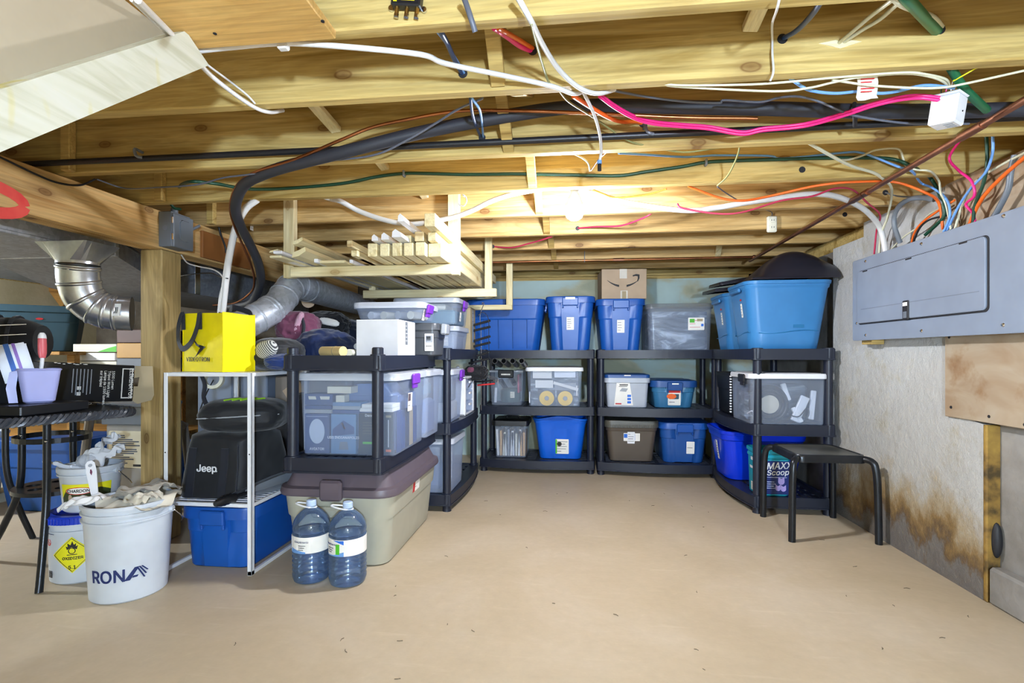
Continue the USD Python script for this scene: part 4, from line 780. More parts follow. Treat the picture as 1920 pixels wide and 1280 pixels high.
# ------------------------------------------------------------------ breaker panel
def breaker_panel():
    t = Thing('breaker_panel', 'wide grey electrical breaker panel mounted sideways on the right wall', 'breaker panel', (1.46, 2.2, 1.0))
    fr_ = np.array([[0, 0, -1, 0], [-1, 0, 0, 0], [0, 1, 0, 0], [0, 0, 0, 1.]])     # x towards the viewer, y up, z into the room
    t.part('box', MB().box(.012, .09, -.62, .61, .02, .40, .004), 'panel_dark')
    b = MB(); b.loft([rr(1.30, .412, .012, z)[0] for z in (-.012, -.002)] + [rr(1.286, .398, .01, .0)[0]], M=fr_ @ tra(.0, .206, 0))
    t.part('cover', b, 'panel_gray')
    y0, y1 = 2.2 - 2.785, 2.2 - 1.977         # local x of the door's far and near edges
    cx, w = (y0 + y1) / 2, y1 - y0
    b = MB(); b.loft([rr(w + .012, .272, .02, z)[0] for z in (.0002, .0016)], M=fr_ @ tra(cx, .215, 0)); t.part('door_gap', b, 'ink')
    b = MB(); b.loft([rr(w, .262, .018, z)[0] for z in (.0, .006)] + [rr(w - .006, .256, .016, .008)[0]], M=fr_ @ tra(cx - .003, .217, 0)); d = t.part('door', b, 'panel_gray')
    b = MB().box(-.034, w / 2 - .01, .0, .0015, .008, .0095, M=fr_ @ tra(cx, .165, 0)); b = MB().box(-w / 2 + .03, w / 2 - .03, -.0015, .0015, .0078, .0086, M=fr_ @ tra(cx, .155, 0)); t.part('crease', b, 'panel_dark', on=d)
    lx = -(atx(1703, 580, 1.46)[1] - 2.2)
    b = MB().box(-.02, .02, -.048, .036, .006, .014, .004, fr_ @ tra(lx, .128, 0)); l = t.part('latch', b, 'ink', 'black door latch', on=d)
    t.part('latch_label', MB().box(-.014, .016, .012, .028, .014, .0148, M=fr_ @ tra(lx, .128, 0)), 'paper', on=d); t.part('latch_slot', MB().box(-.012, .012, -.04, -.012, .0135, .0146, M=fr_ @ tra(lx, .128, 0)), 'steel_gray', on=d)
    for u, v in ((1625, 508), (1707, 485), (1810, 455)):
        q = atx(u, v, 1.46); t.part('slot', MB().box(-.02, .02, -.003, .003, .0075, .0088, M=fr_ @ tra(-(q[1] - 2.2), q[2] - 1.0, 0)), 'ink', on=d)
    for u, v in ((1623, 490), (1728, 457), (1882, 405), (1606, 606), (1623, 628), (1728, 620), (1881, 609)):
        q = atx(u, v, 1.46); M4 = fr_ @ tra(-(q[1] - 2.2), q[2] - 1.0, 0); t.part('screw', MB().lathe([(0, .005), (.0045, .004), (.007, .0005), (.007, 0)], 12, M4), 'chrome')
    t.part('spacer', MB().box(.03, .088, -.62 + 1.26 - .09 - .02, .62, -.02, .02, .002), 'joist_wood_x')
breaker_panel()

# ------------------------------------------------------------------ cables, pipes and hoses under and between the joists
def P3(p): return aty(*p) if len(p) == 3 else atx(p[0], p[1], p[3])
def run(label, pts, r, m, name='cable', cat='cable', group=None, n=6, sides=8, sq=None):
    q = [p if isinstance(p, np.ndarray) else P3(p) for p in pts]
    return single(name, MB().tube(q, r, sides, n, sq=sq), m, label, cat, group, smooth=60)
X = lambda u, v, x: (u, v, None, x)
W, C_ = 'cable_white', 'cable_cream'
run('thick white cable hanging loose beside the stairs, upper left', [(258, 0, .74), (322, 64, .97), (363, 107, 1.08), (403, 148, 1.17), (470, 197, 1.3), (504, 210, 1.4), (531, 207, 1.47)], .0055, W)
run('thin white wire hanging beside the thick white cable, upper left', [(246, 0, .76), (318, 68, .99), (366, 104, 1.1), (400, 130, 1.18), (433, 154, 1.26), (462, 177, 1.3), (478, 194, 1.33)], .0028, W)
c = run('white cable stapled from the stair corner to the second joist', [(363, 96, 1.075), (440, 88, 1.085), (530, 81, 1.09), (640, 87, 1.09), (788, 102, 1.15), (835, 119, 1.21), (942, 141, 1.28), (1033, 161, 1.34), (1073, 175, 1.38), (1090, 173, 1.42)], .0062, W)
p = aty(530, 82, 1.088); single('cable_staple', MB().box(-.012, .012, -.006, .012, -.012, .01, .003).xf(tra(*p)), W, 'white staple on the cable near the stair corner', 'staple')
run('white cable dropping from the top centre across two joists', [(966, -14, 1.0), (996, 40, 1.045), (1016, 81, 1.15), (1043, 124, 1.25), (1073, 155, 1.32), (1100, 171, 1.36), (1124, 175, 1.39), (1152, 168, 1.43)], .0062, W)
run('white cable end hanging below the third joist with a capped tip', [(1093, 171, 1.39), (1114, 215, 1.5), (1125, 255, 1.62), (1127, 285, 1.7), (1124, 303, 1.72)], .005, W)
q = aty(1124, 303, 1.72); t = Thing('cable_connector', 'blue and black connector on the hanging white cable end', 'connector', tuple(q)); t.part('tip', MB().cyl((0, 0, -.03), (0, 0, -.006), .0065, 12), 'black_plastic'); t.part('collar', MB().cyl((0, 0, -.008), (0, 0, .004), .0078, 12), 'cable_blue')
run('thin olive ground wire crossing three joists in the middle', [(996, 44, 1.045), (1013, 107, 1.2), (1030, 156, 1.34), (1048, 170, 1.4), (1067, 191, 1.48), (1110, 218, 1.62), (1144, 242, 1.72), (1181, 265, 1.77), (1218, 274, 1.8), (1280, 285, 1.84), (1340, 278, 1.84), (1380, 272, 1.84), (1386, 280, 1.88), (1375, 310, 2.0), (1362, 332, 2.1), (1345, 348, 2.17)], .0032, 'cable_olive')
run('short grey coaxial cable running down over the first joist', [(868, -10, 1.0), (880, 25, 1.035), (891, 60, 1.055)], .0062, 'cable_gray')
run('short pink cable entering a hole in the second joist', [(926, 52, 1.11), (950, 68, 1.2), (976, 87, 1.3), (998, 96, 1.36)], .0065, 'cable_pink')
run('short orange cable beside the pink one, entering the second joist', [(934, 52, 1.11), (965, 70, 1.22), (985, 82, 1.3), (1001, 92, 1.36)], .0055, 'cable_orange')
PK = [(1124, 176, 1.42), (1154, 198, 1.52), (1191, 218, 1.6), (1228, 228, 1.63), (1280, 233, 1.65), (1330, 237, 1.66), (1391, 247, 1.66), (1431, 240, 1.65), (1508, 232, 1.63), (1582, 212, 1.57), (1633, 195, 1.53), (1683, 183, 1.5), (1723, 179, 1.47), (1762, 183, 1.46)]
run('upper of two long bright pink cables sagging below the black pipe', PK, .0045, 'cable_pink', group=None)
run('lower of two long bright pink cables sagging below the black pipe', [(u, v + 5, y) for u, v, y in PK], .0045, 'cable_pink')
run('orange cable dipping from the second joist into the third', [(1075, 180, 1.41), (1103, 198, 1.5), (1137, 218, 1.6), (1164, 228, 1.7), (1194, 228, 1.77), (1206, 234, 1.80)], .0065, 'cable_orange')
BP = [(1960, 207, 1.60), (1800, 208, 1.64), (1600, 208, 1.66), (1450, 204, 1.66), (1280, 201, 1.66), (1120, 198, 1.66), (1040, 204, 1.66), (959, 216, 1.66), (875, 231, 1.665), (800, 246, 1.67), (741, 260, 1.665), (640, 286, 1.67), (537, 312, 1.735), (490, 328, 1.80), (462, 343, 1.87), (447, 365, 1.95), (442, 395, 2.06), (452, 425, 2.16), (470, 460, 2.28), (484, 492, 2.40), (489, 524, 2.52), (482, 550, 2.62), (468, 568, 2.7), (430, 576, 2.8)]
bpp = [P3(p) for p in BP]; bpp = [A(XR + .04, bpp[0][1], bpp[0][2])] + bpp[1:]
single('insulated_pipe', MB().tube(bpp, .021, 12, 5), 'foam_black', 'long fat black foam-insulated pipe under the joists bending down at the beam', 'pipe', smooth=60)
run('thin copper tube running along the fat black pipe', [(1420, 222, 1.60), (1280, 220, 1.60), (1100, 212, 1.60), (976, 208, 1.61), (882, 207, 1.62), (828, 212, 1.62), (774, 222, 1.62), (700, 238, 1.63), (640, 262, 1.64), (550, 300, 1.70), (490, 318, 1.76), (455, 336, 1.86), (437, 362, 1.95), (432, 395, 2.06), (442, 430, 2.16), (458, 466, 2.28), (471, 497, 2.40), (477, 526, 2.52), (470, 548, 2.62), (440, 568, 2.75), (400, 572, 2.9)], .0055, 'copper', 'copper_tube', 'pipe')
l0, l1 = aty(30, 298, 1.745), aty(1960, 231, 1.745); l1[0] = XR + .04; l1[2] = l0[2] = (l0[2] + l1[2]) / 2
pp = single('drain_pipe', MB().cyl(l0, l1, .011, 14), 'pipe_black', 'thin straight black pipe along the third joist', 'pipe', smooth=60)
for u in (255, 1210): q = aty(u, 296 - (u - 67) * .047, 1.735); single('pipe_clip', MB().tube([q + A(0, .03, .014), q + A(0, -.004, .014), q + A(.003, -.006, -.006), q + A(.014, -.006, -.016), q + A(.026, .0, -.017)], .0055, 8, 4), 'steel_gray', ('left' if u < 600 else 'right') + ' bent metal hanger on the thin black pipe', 'clip')
run('black electrical tape tie on the fat pipe, right', [(1602, 194, 1.63), (1600, 205, 1.62), (1603, 222, 1.635), (1603, 236, 1.66)], .006, 'ink', 'tape_tie', 'tie', n=4)
single('tape_wrap', MB().tube([aty(1612, 208, 1.66), aty(1632, 208, 1.66)], .0215, 14), 'ink', 'glossy black tape wrap around the fat pipe', 'tape', smooth=60)
run('light blue cable entering the second joist, left of the centre strut', [(818, 56, 1.11), (832, 74, 1.17), (848, 100, 1.26), (872, 140, 1.36)], .004, 'cable_blue')
run('navy cable beside the light blue one, entering the second joist', [(824, 56, 1.11), (838, 80, 1.18), (852, 112, 1.28), (868, 140, 1.36)], .0065, 'cable_navy')
run('light blue cable looping down to the third joist', [(884, 184, 1.42), (892, 194, 1.45), (900, 208, 1.5), (904, 235, 1.66), (906, 258, 1.80)], .004, 'cable_blue')
run('dark cable looping down to the third joist beside the blue one', [(882, 184, 1.42), (885, 210, 1.5), (891, 232, 1.64), (901, 256, 1.80)], .005, 'cable_navy')
run('long thin dark grey wire from the second joist to the beam', [(905, 184, 1.42), (858, 205, 1.52), (815, 232, 1.6), (764, 262, 1.63), (707, 289, 1.67), (640, 299, 1.7), (551, 305, 1.72), (487, 324, 1.78), (420, 333, 1.83), (370, 346, 1.88), (300, 351, 1.92), X(235, 353, -1.95), X(181, 336, -1.97)], .0034, 'cable_gray')
run('thin black wire drooping over the side of the beam', [X(-20, 285, -1.97), X(20, 304, -1.975), X(70, 328, -1.978), X(110, 343, -1.976), X(150, 347, -1.972), X(178, 336, -1.972)], .004, 'cable_black')
run('long dark green cable along the fourth joist from disconnect to panel', [X(338, 392, -1.93), X(326, 389, -1.93), X(319, 376, -1.93), X(331, 356, -1.9), (353, 341, 1.93), (403, 344, 2.0), (464, 354, 2.1), (537, 353, 2.165), (640, 344, 2.168), (707, 331, 2.168), (757, 325, 2.168), (801, 325, 2.168), (875, 327, 2.168), (976, 326, 2.15), (1077, 328, 2.168), (1161, 329, 2.168), (1211, 322, 2.168), (1280, 312, 2.168), (1324, 304, 2.168), (1381, 301, 2.168), (1448, 299, 2.168), (1549, 296, 2.168), (1633, 296, 2.165), (1676, 299, 2.16), (1710, 312, 2.15), X(1744, 333, 1.47), X(1764, 370, 1.48), X(1770, 403, 1.49), X(1757, 420, 1.49), X(1735, 440, 1.49)], .0068, 'cable_green')
for u, v in ((757, 325), (1324, 304)): q = aty(u, v, 2.162); single('cable_staple', MB().box(-.005, .005, -.008, .016, -.014, .014, .003).xf(tra(*q)), 'steel_gray', ('left' if u < 900 else 'right') + ' metal staple over the green cable', 'staple')
run('long light blue cable along the fourth joist to the panel', [(1160, 287, 1.84), (1200, 289, 1.95), (1280, 294, 2.165), (1324, 292, 2.168), (1347, 291, 2.168), (1441, 292, 2.168), (1468, 297, 2.168), (1582, 286, 2.168), (1613, 286, 2.165), (1643, 296, 2.155), (1683, 312, 2.15), (1710, 321, 2.14), X(1727, 343, 1.46), X(1750, 353, 1.47), X(1774, 373, 1.485), X(1781, 403, 1.49), X(1768, 438, 1.49)], .0045, 'cable_blue')
run('cream cable from the third joist down to the far end of the panel', [(1515, 267, 1.84), (1566, 296, 1.98), (1599, 312, 2.08), (1636, 323, 2.15), (1653, 333, 2.2), (1670, 349, 2.28), X(1671, 373, 1.45), X(1663, 410, 1.47), X(1652, 440, 1.49), X(1648, 480, 1.5)], .0055, C_)
run('cream cable looping over the copper pipe to the panel', [(1575, 300, 2.02), (1592, 299, 2.1), (1616, 292, 2.14), (1643, 281, 2.15), (1683, 279, 2.15), (1693, 296, 2.15), (1697, 309, 2.15), (1717, 318, 2.14), (1744, 321, 2.13), X(1760, 339, 1.47), X(1764, 363, 1.47), X(1774, 385, 1.49), X(1783, 430, 1.5)], .004, C_)
run('thick white service cable sagging behind the lumber rack and past the bulb', [(590, 362, 2.3), (617, 372, 2.36), (640, 378, 2.36), (674, 396, 2.38), (724, 413, 2.38), (774, 420, 2.38), (842, 409, 2.38), (882, 396, 2.38), (926, 375, 2.38), (976, 361, 2.40), (1045, 352, 2.45), (1110, 362, 2.40), (1178, 380, 2.38), (1280, 394, 2.36), (1340, 390, 2.34), (1398, 380, 2.32), (1468, 370, 2.32), (1515, 364, 2.34), (1559, 366, 2.4), (1599, 380, 2.48), (1629, 400, 2.55), X(1651, 430, 1.48), X(1662, 480, 1.5)], .0125, W)
run('orange cable hanging behind the fourth joist right of the bulb', [(1112, 356, 2.3), (1130, 363, 2.32), (1154, 370, 2.34), (1211, 365, 2.34), (1250, 354, 2.3)], .004, 'cable_orange')
run('long orange cable hanging in the bay right of the bulb', [(1290, 349, 2.28), (1347, 370, 2.3), (1391, 376, 2.3), (1441, 368, 2.3), (1515, 351, 2.27), (1560, 344, 2.25), (1602, 341, 2.24), (1676, 341, 2.24), (1733, 360, 2.2), X(1760, 380, 1.47), X(1768, 430, 1.5)], .0052, 'cable_orange')
run('crimson cable hanging below the thick white one to the panel', [(1270, 382, 2.34), (1280, 390, 2.33), (1340, 400, 2.31), (1391, 398, 2.29), (1465, 376, 2.28), (1522, 368, 2.28), (1566, 353, 2.3), (1599, 356, 2.4), (1626, 380, 2.5), X(1650, 403, 1.45), X(1644, 430, 1.48), X(1639, 476, 1.5)], .004, 'cable_crimson')
run('crimson cable under the fifth joist just below the bulb', [(1225, 398, 2.68), (1205, 409, 2.72), (1164, 423, 2.85), (1117, 425, 2.95), (1080, 428, 3.04)], .0048, 'cable_crimson')
run('crimson cable under the sixth joist left of the bulb', [(1035, 443, 3.1), (1015, 450, 3.16), (993, 456, 3.25), (959, 464, 3.35), (924, 462, 3.44)], .0052, 'cable_crimson')
run('pink wire dropping to the panel', [X(1806, 252, 1.44), X(1801, 262, 1.44), X(1780, 296, 1.45), X(1797, 319, 1.46), X(1821, 339, 1.47), X(1827, 366, 1.48), X(1811, 383, 1.49), X(1824, 400, 1.5), X(1830, 425, 1.5)], .0048, 'cable_pink')
run('light blue wire dropping to the panel beside the pink one', [X(1861, 250, 1.45), X(1861, 286, 1.46), X(1848, 323, 1.47), X(1818, 356, 1.48), X(1794, 393, 1.49), X(1772, 440, 1.5)], .0045, 'cable_blue')
run('dark green wire dropping to the panel', [X(1849, 250, 1.46), X(1851, 302, 1.47), X(1844, 343, 1.48), X(1828, 386, 1.49), X(1824, 425, 1.5)], .0058, 'cable_green')
run('thick orange cable rising from the panel to the right edge', [X(1950, 272, 1.45), X(1920, 296, 1.46), X(1885, 326, 1.475), X(1851, 360, 1.485), X(1831, 390, 1.495), X(1814, 430, 1.5)], .0065, 'cable_orange')
run('cream cable rising from the panel to the right edge', [X(1950, 272, 1.48), X(1920, 287, 1.48), X(1878, 309, 1.49), X(1831, 339, 1.5), X(1806, 380, 1.51), X(1790, 430, 1.51)], .0045, C_)
run('grey flexible conduit right of the orange cable', [X(1903, 290, 1.49), X(1895, 322, 1.49), X(1890, 355, 1.495), X(1872, 392, 1.5), X(1858, 415, 1.5)], .0095, 'steel_gray', 'conduit', 'conduit')
run('thin steel armoured wire from a joist hole to the panel', [(1660, 361, 2.6), (1680, 367, 2.5), (1703, 369, 2.4), (1735, 369, 2.3), X(1760, 374, 1.47), X(1775, 400, 1.5), X(1790, 440, 1.51)], .0035, 'steel_gray')
run('thick grey armoured loop at the far end of the panel', [X(1752, 374, 1.47), X(1735, 371, 1.46), X(1710, 372, 1.45), X(1688, 384, 1.45), X(1677, 405, 1.46), X(1678, 428, 1.47), X(1688, 455, 1.5)], .0105, 'steel_gray', 'conduit', 'conduit')
run('short orange-red wire bending into the panel', [X(1790, 375, 1.5), X(1755, 398, 1.49), X(1728, 418, 1.49), X(1714, 438, 1.5), X(1708, 462, 1.51)], .0045, 'cable_orange')
run('short black wire bending into the panel', [X(1775, 404, 1.5), X(1745, 411, 1.495), X(1727, 424, 1.495), X(1716, 445, 1.5), X(1712, 462, 1.51)], .004, 'cable_black')
run('short cream wire sweeping to the far end of the panel', [X(1775, 385, 1.51), X(1742, 402, 1.5), X(1722, 425, 1.5), X(1692, 446, 1.5), X(1664, 475, 1.51)], .0038, C_)
run('light blue cable behind the second joist, upper right', [(1478, 144, 1.41), (1500, 160, 1.41), (1522, 170, 1.41), (1566, 175, 1.42), (1616, 171, 1.42), (1650, 175, 1.42), (1683, 171, 1.42), (1734, 160, 1.42), (1790, 165, 1.42)], .004, 'cable_blue')
run('thin grey wire draped along the fat black pipe', [(1151, 170, 1.43), (1210, 181, 1.5), (1280, 190, 1.54), (1347, 193, 1.55), (1358, 188, 1.55), (1424, 191, 1.56), (1461, 183, 1.56), (1498, 181, 1.56), (1535, 190, 1.56), (1569, 205, 1.56), (1596, 215, 1.58), (1650, 225, 1.6), (1717, 232, 1.62), (1817, 232, 1.64)], .0034, 'cable_gray')
run('upper thin cream wire under the second joist, right', [(1240, 157, 1.38), (1280, 160, 1.37), (1380, 159, 1.36), (1448, 156, 1.36), (1582, 144, 1.36), (1693, 136, 1.36), (1734, 139, 1.37), (1772, 148, 1.4), (1780, 160, 1.44)], .003, C_)
run('lower thin cream wire under the second joist, right', [(1240, 158, 1.39), (1280, 163, 1.38), (1448, 171, 1.38), (1515, 165, 1.38), (1560, 155, 1.37), (1616, 144, 1.37), (1700, 138, 1.37), (1745, 144, 1.38), (1770, 154, 1.41), (1777, 165, 1.44)], .003, C_)
run('thin cream wire passing the white box to the right edge', [(1560, 150, 1.37), (1633, 160, 1.38), (1717, 165, 1.39), (1767, 164, 1.40), (1818, 155, 1.38), (1940, 128, 1.36)], .003, C_)
run('thin white wire hanging down the face of the second joist', [(1463, -10, 1.03), (1456, 20, 1.06), (1448, 44, 1.2), (1448, 70, 1.335), (1448, 101, 1.338), (1450, 134, 1.335), (1444, 152, 1.34)], .0028, W)
run('blue coaxial cable entering a hole, upper right', [(1540, 2, 1.11), (1527, 22, 1.17), (1510, 42, 1.24), (1490, 60, 1.3), (1466, 73, 1.36)], .0062, 'cable_navy')
run('left of two cream cables entering a splintered hole, upper right', [(1690, -14, 1.09), (1668, 4, 1.13), (1633, 30, 1.2), (1600, 58, 1.28), (1570, 83, 1.36)], .0045, C_)
run('right of two cream cables entering a splintered hole, upper right', [(1704, -10, 1.09), (1680, 10, 1.15), (1650, 36, 1.22), (1614, 58, 1.29), (1578, 82, 1.36)], .0045, C_)
run('green hose through the second joist, top right', [(1690, -14, 1.1), (1703, 0, 1.13), (1730, 30, 1.24), (1760, 62, 1.37)], .0115, 'green_hose', 'hose', 'hose')
run('green hose emerging below the second joist towards the pipe', [(1782, 126, 1.40), (1804, 161, 1.46), (1826, 184, 1.52), (1850, 206, 1.6)], .0105, 'green_hose', 'hose', 'hose')
run('thick cream cable beside the green hose, top right', [(1672, -6, 1.1), (1690, 8, 1.14), (1717, 20, 1.2), (1750, 34, 1.28), (1768, 54, 1.37)], .0065, C_)
run('short yellow wire end at the white box', [(1787, 152, 1.43), (1812, 138, 1.41), (1830, 128, 1.4), (1846, 124, 1.39)], .002, 'yellow_ink', 'wire', 'wire')
run('cream wire loop poking below the third joist', [(1076, 288, 1.84), (1092, 296, 1.9), (1103, 306, 1.95), (1106, 320, 2.0)], .0035, C_); run('reddish wire end below the third joist', [(1136, 286, 1.84), (1122, 300, 1.92), (1108, 320, 2.0)], .003, 'copper_old')
# copper water pipes
q0, q1 = atz(1962, 164, 1.612), atz(1406, 489, 1.612); q0 = q0 + (q0 - q1) * .9
t = Thing('copper_pipe', 'long brown copper water pipe running diagonally away along the right', 'pipe', tuple(q0)); t.part('tube', MB().cyl((0, 0, 0), q1 - q0, .0105, 14), 'copper_old', smooth=60)
d = q1 - q0
for f in (.519, .663): t.part('coupling', MB().cyl(d * f, d * (f + .02), .0135, 14), 'copper_old')
t.part('pipe_strap', MB().cyl(d * .655, d * .661, .0145, 14), 'copper')
y = q1[1]; z = q1[2] + .012; a0, a1 = aty(860, 480, 3.82)[0], q1[0]
t = Thing('copper_pipe', 'thin copper pipe running across the joists at the back', 'pipe', (a0, 3.825, z)); t.part('tube', MB().cyl((0, 0, 0), (a1 - a0 + .0, 0, 0), .0085, 12), 'copper', smooth=60); xx = aty(1160, 485, 3.82)[0] - a0
t.part('coupling', MB().cyl((xx - .04, 0, 0), (xx + .04, 0, 0), .012, 12), 'copper_old'); t.part('elbow', MB().ball((a1 - a0, 0, 0), .0145), 'copper_old'); t.part('hanger', MB().box(xx - .25, xx - .245, -.012, .012, -.014, .07, .001), 'steel_gray')
# small ceiling hardware
c = aty(1777, 205, 1.47)
t = Thing('junction_box', 'white plastic junction box hanging from wires, upper right', 'junction box', tuple(c)); R = rot(38) @ rot(8, (1, 0, 0)); t.part('box', MB().box(-.03, .03, -.03, .03, -.042, .03, .004, R), 'white_plastic'); t.part('lid', MB().box(-.032, .032, -.032, .032, .03, .036, .003, R), 'white_plastic'); t.part('screw', MB().cyl((0.005, -.0305, -.01), (0.005, -.032, -.01), .002, 8).xf(R), 'ink')
b = MB()
for k in range(3): b.box(-.015 + k * .013, -.008 + k * .013, -.02, .0, -.0427, -.042, M=R)
t.part('marking', b, 'gray_light')
for k, m_ in enumerate(('cable_green', 'cable_pink', 'white_plastic')): t.part('lead', MB().tube([(-.012 + k * .01, 0, .034), (-.016 + k * .012, .0, .05), (-.01 + k * .008, -.01, .068)], .0015, 6, 4), m_)
c0 = aty(1626, 142, 1.392); t = Thing('paper_tag', 'creased paper tag with red print hanging from the second joist', 'tag', tuple(c0)); q = [(-.026, 0, .01), (.026, 0, .012)]
b = MB(); pr = [(0, .0), (-.004, -.02), (.0, -.04), (.004, -.052), (-.004, -.064)]; G = [[(x, y, z + (.004 if x > 0 and k > 2 else 0)) for k, (y, z) in enumerate(pr)] for x in (-.024, -.008, .008, .024)]
G = np.array(G); V = np.vstack([G.reshape(-1, 3), G.reshape(-1, 3) + A(0, .0008, 0)]); f = [(i * 5 + j, (i + 1) * 5 + j, (i + 1) * 5 + j + 1, i * 5 + j + 1) for i in range(3) for j in range(4)]; b.add(V, f + [tuple(20 + k for k in q_[::-1]) for q_ in f]); p = t.part('sheet', b, 'paper', smooth=False)
b = MB()
for k in range(5): b.box(-.018, .014 - .006 * (k % 3), -.006, -.005, -.012 - k * .008, -.0095 - k * .008)
t.part('print', b, 'red_ink', on=p, kind='stuff')
c = aty(1446, 421, 3.024); t = Thing('outlet', 'cream duplex outlet fixed to a joist near the right end', 'outlet', tuple(c)); t.part('body', MB().box(-.026, .026, -.02, .004, -.045, .045, .006), 'cream_plastic'); fr_ = frame((0, -.0205, 0), (1, 0, 0), (0, 0, 1))
for s in (-1, 1):
    p = t.part('socket', MB().lathe([(0, .003), (.015, .003), (.016, 0)], 16, fr_ @ tra(0, s * .02, 0)), 'cream_plastic')
    for k in (-1, 1): t.part('slot', MB().box(k * .006 - .0012, k * .006 + .0012, -.005, .005, .003, .0036, M=fr_ @ tra(0, s * .02, 0)), 'ink', on=p)
run('dark thin wire hanging to the cream outlet', [(1345, 350, 2.19), (1365, 364, 2.4), (1400, 384, 2.7), (1430, 392, 2.9), (1447, 398, 3.01), (1446, 408, 3.015)], .0028, 'cable_gray')
c = aty(868, 378, 2.175); single('hook', MB().tube([c + A(.0, .03, .03), c + A(0, 0, .03), c + A(.012, -.0, .02), c + A(.016, 0, .0), c + A(.004, 0, -.018), c + A(-.014, 0, -.014), c + A(-.02, 0, -.004)], .003, 8, 5), W, 'white screw hook beside the lumber rack upright', 'hook')
c = aty(766, 12, 1.062); t = Thing('cable_splitter', 'black coaxial splitter with brass ports on the first joist', 'splitter', tuple(c)); R = rot(-6, (0, 1, 0)).copy(); R = rot(7, (0, 1, 0))
t.part('body', MB().box(-.032, .032, -.022, .0, -.011, .024, .003, R), 'black_plastic'); b = MB()
for k in range(4): b.box(-.026, -.018, -.0226, -.022, -.005 + k * .0035, -.003 + k * .0035, M=R)
b.box(-.008, .008, -.0226, -.022, .006, .009, M=R); b.box(-.01, .02, -.0226, -.022, -.002, .0, M=R); t.part('print', b, 'yellow_ink', kind='stuff')
for k in range(3): p = t.part('port', MB().cyl((-.02 + k * .022, -.011, -.011), (-.02 + k * .022, -.011, -.026), .0045, 12).xf(R), 'brass'); t.part('port_cap', MB().cyl((-.02 + k * .022, -.011, -.024), (-.02 + k * .022, -.011, -.031), .0052, 8).xf(R), 'chrome', on=p)
for k in (-1, 1): t.part('ear', MB().cyl((k * .036, -.006, -.008), (k * .036, 0, -.008), .006, 10).xf(R), 'chrome')
for u, v in ((893, 43), (945, 146), (951, 267), (1006, 331)): pass

# ------------------------------------------------------------------ disconnect switch on the beam
t = Thing('disconnect_box', 'grey metal disconnect switch box with side lever on the beam', 'switch box', (-1.99, 2.28, 1.455))
t.part('box', MB().box(.0, .07, 0, .125, 0, .17, .003), 'steel_gray'); p = t.part('cover', MB().box(.07, .085, -.003, .128, -.003, .16, .004), 'steel_gray'); M4 = frame((.0852, .07, .085), (0, 1, 0), (0, 0, 1))
t.part('hinge', MB().cyl((.078, -.004, .03), (.078, -.004, .06), .004, 8), 'chrome'); t.part('hinge', MB().cyl((.078, -.004, .11), (.078, -.004, .14), .004, 8), 'chrome')
sticker(t, p, M4 @ tra(.0, .015, 0), .05, .075, 'ink', 4, 'white_plastic', blocks=[(-.2, .2, .12, .4, 'yellow_ink')]); t.part('emboss', MB().loft([rr(.07, .10, .02, z)[0] for z in (0, .004)], M=M4), 'steel_gray', on=p)
t.part('lever', MB().bar((.075, .128, .11), (.075, .185, .145), .014, .008, (1, 0, 0), .003), 'steel_gray'); t.part('conduit_hub', MB().cyl((.035, .06, .17), (.035, .06, .20), .016, 16), 'steel_gray'); t.part('knockout', MB().cyl((.035, -.001, .09), (.035, .001, .09), .012, 16), 'panel_dark')
t = Thing('notice_card', 'small white printed card tacked high on the beam', 'card', tuple(atx(478, 428, -1.988))); M4 = frame((0, 0, 0), (0, 1, 0), (0, 0, 1)); sticker(t, None, M4, .1, .042, 'paper', 2, name='sheet')
b = MB().box(-1.989, -1.972, 2.56, 2.98, 1.455, 1.60, .002); single('wood_scrap', b, 'stained_board', 'reddish-brown offcut board nailed to the beam', 'board')

# ------------------------------------------------------------------ hanging lumber rack and its load
def lumber_rack():
    t = Thing('lumber_rack', 'pale two-by-three hanger frames carrying lumber under the joists', 'rack', (0, 0, 0))
    def up(u, y, z0, z1, w=.06, d=.038, mm='pale_wood_z'): x = aty(u, 500, y)[0]; t.part('upright', MB().box(x - w / 2, x + w / 2, y - d, y, z0, z1, .003), mm); return x
    x1 = up(548, 2.596, 1.335, 1.80); x2 = up(853, 2.596, 1.335, 1.80); t.part('crossbar', MB().box(x1 + .032, x2 + .0, 2.556 - .038, 2.556, 1.333, 1.384, .003), 'pale_wood')
    xa = up(917, 3.426, 1.31, 1.72, .048); xb = aty(688, 548, 3.42)[0]; t.part('crossbar', MB().box(xb, xa + .06, 3.39 - .042, 3.386, 1.312, 1.366, .003), 'pale_wood')
    xb2 = xb + .05; t.part('upright', MB().box(xb2 - .024, xb2 + .024, 3.388, 3.426, 1.312, 1.72, .003), 'pale_wood_z')
    xc = up(956, 3.926, 1.27, 1.72, .048); xd = aty(862, 578, 3.90)[0]; t.part('crossbar', MB().box(xd, xc + .026, 3.887 - .04, 3.887, 1.268, 1.306, .003), 'pale_wood')
lumber_rack()
ZB = 1.386
def stick(label, u, y0, y1, w, h, z=ZB, m='pale_wood_y', prof=None, group='lumber lying in the hanging rack', yaw=0.):
    x = aty(u, 470, y0)[0]; b = MB()
    if prof: b.poly(sg.Polygon([(a * w - w / 2, c * h) for a, c in prof]), 0, y1 - y0, np.array([[1, 0, 0, x], [0, 0, 1, y0], [0, 1, 0, z], [0, 0, 0, 1.]]))
    else: b.box(x - w / 2, x + w / 2, y0, y1, z, z + h, .003)
    single('lumber', b, m, label, 'lumber', group, smooth=20)
mk('trim_white', {'p': ('principled_bsdf', {'base_color': col('e6e6ea'), 'roughness': .4})}, [])
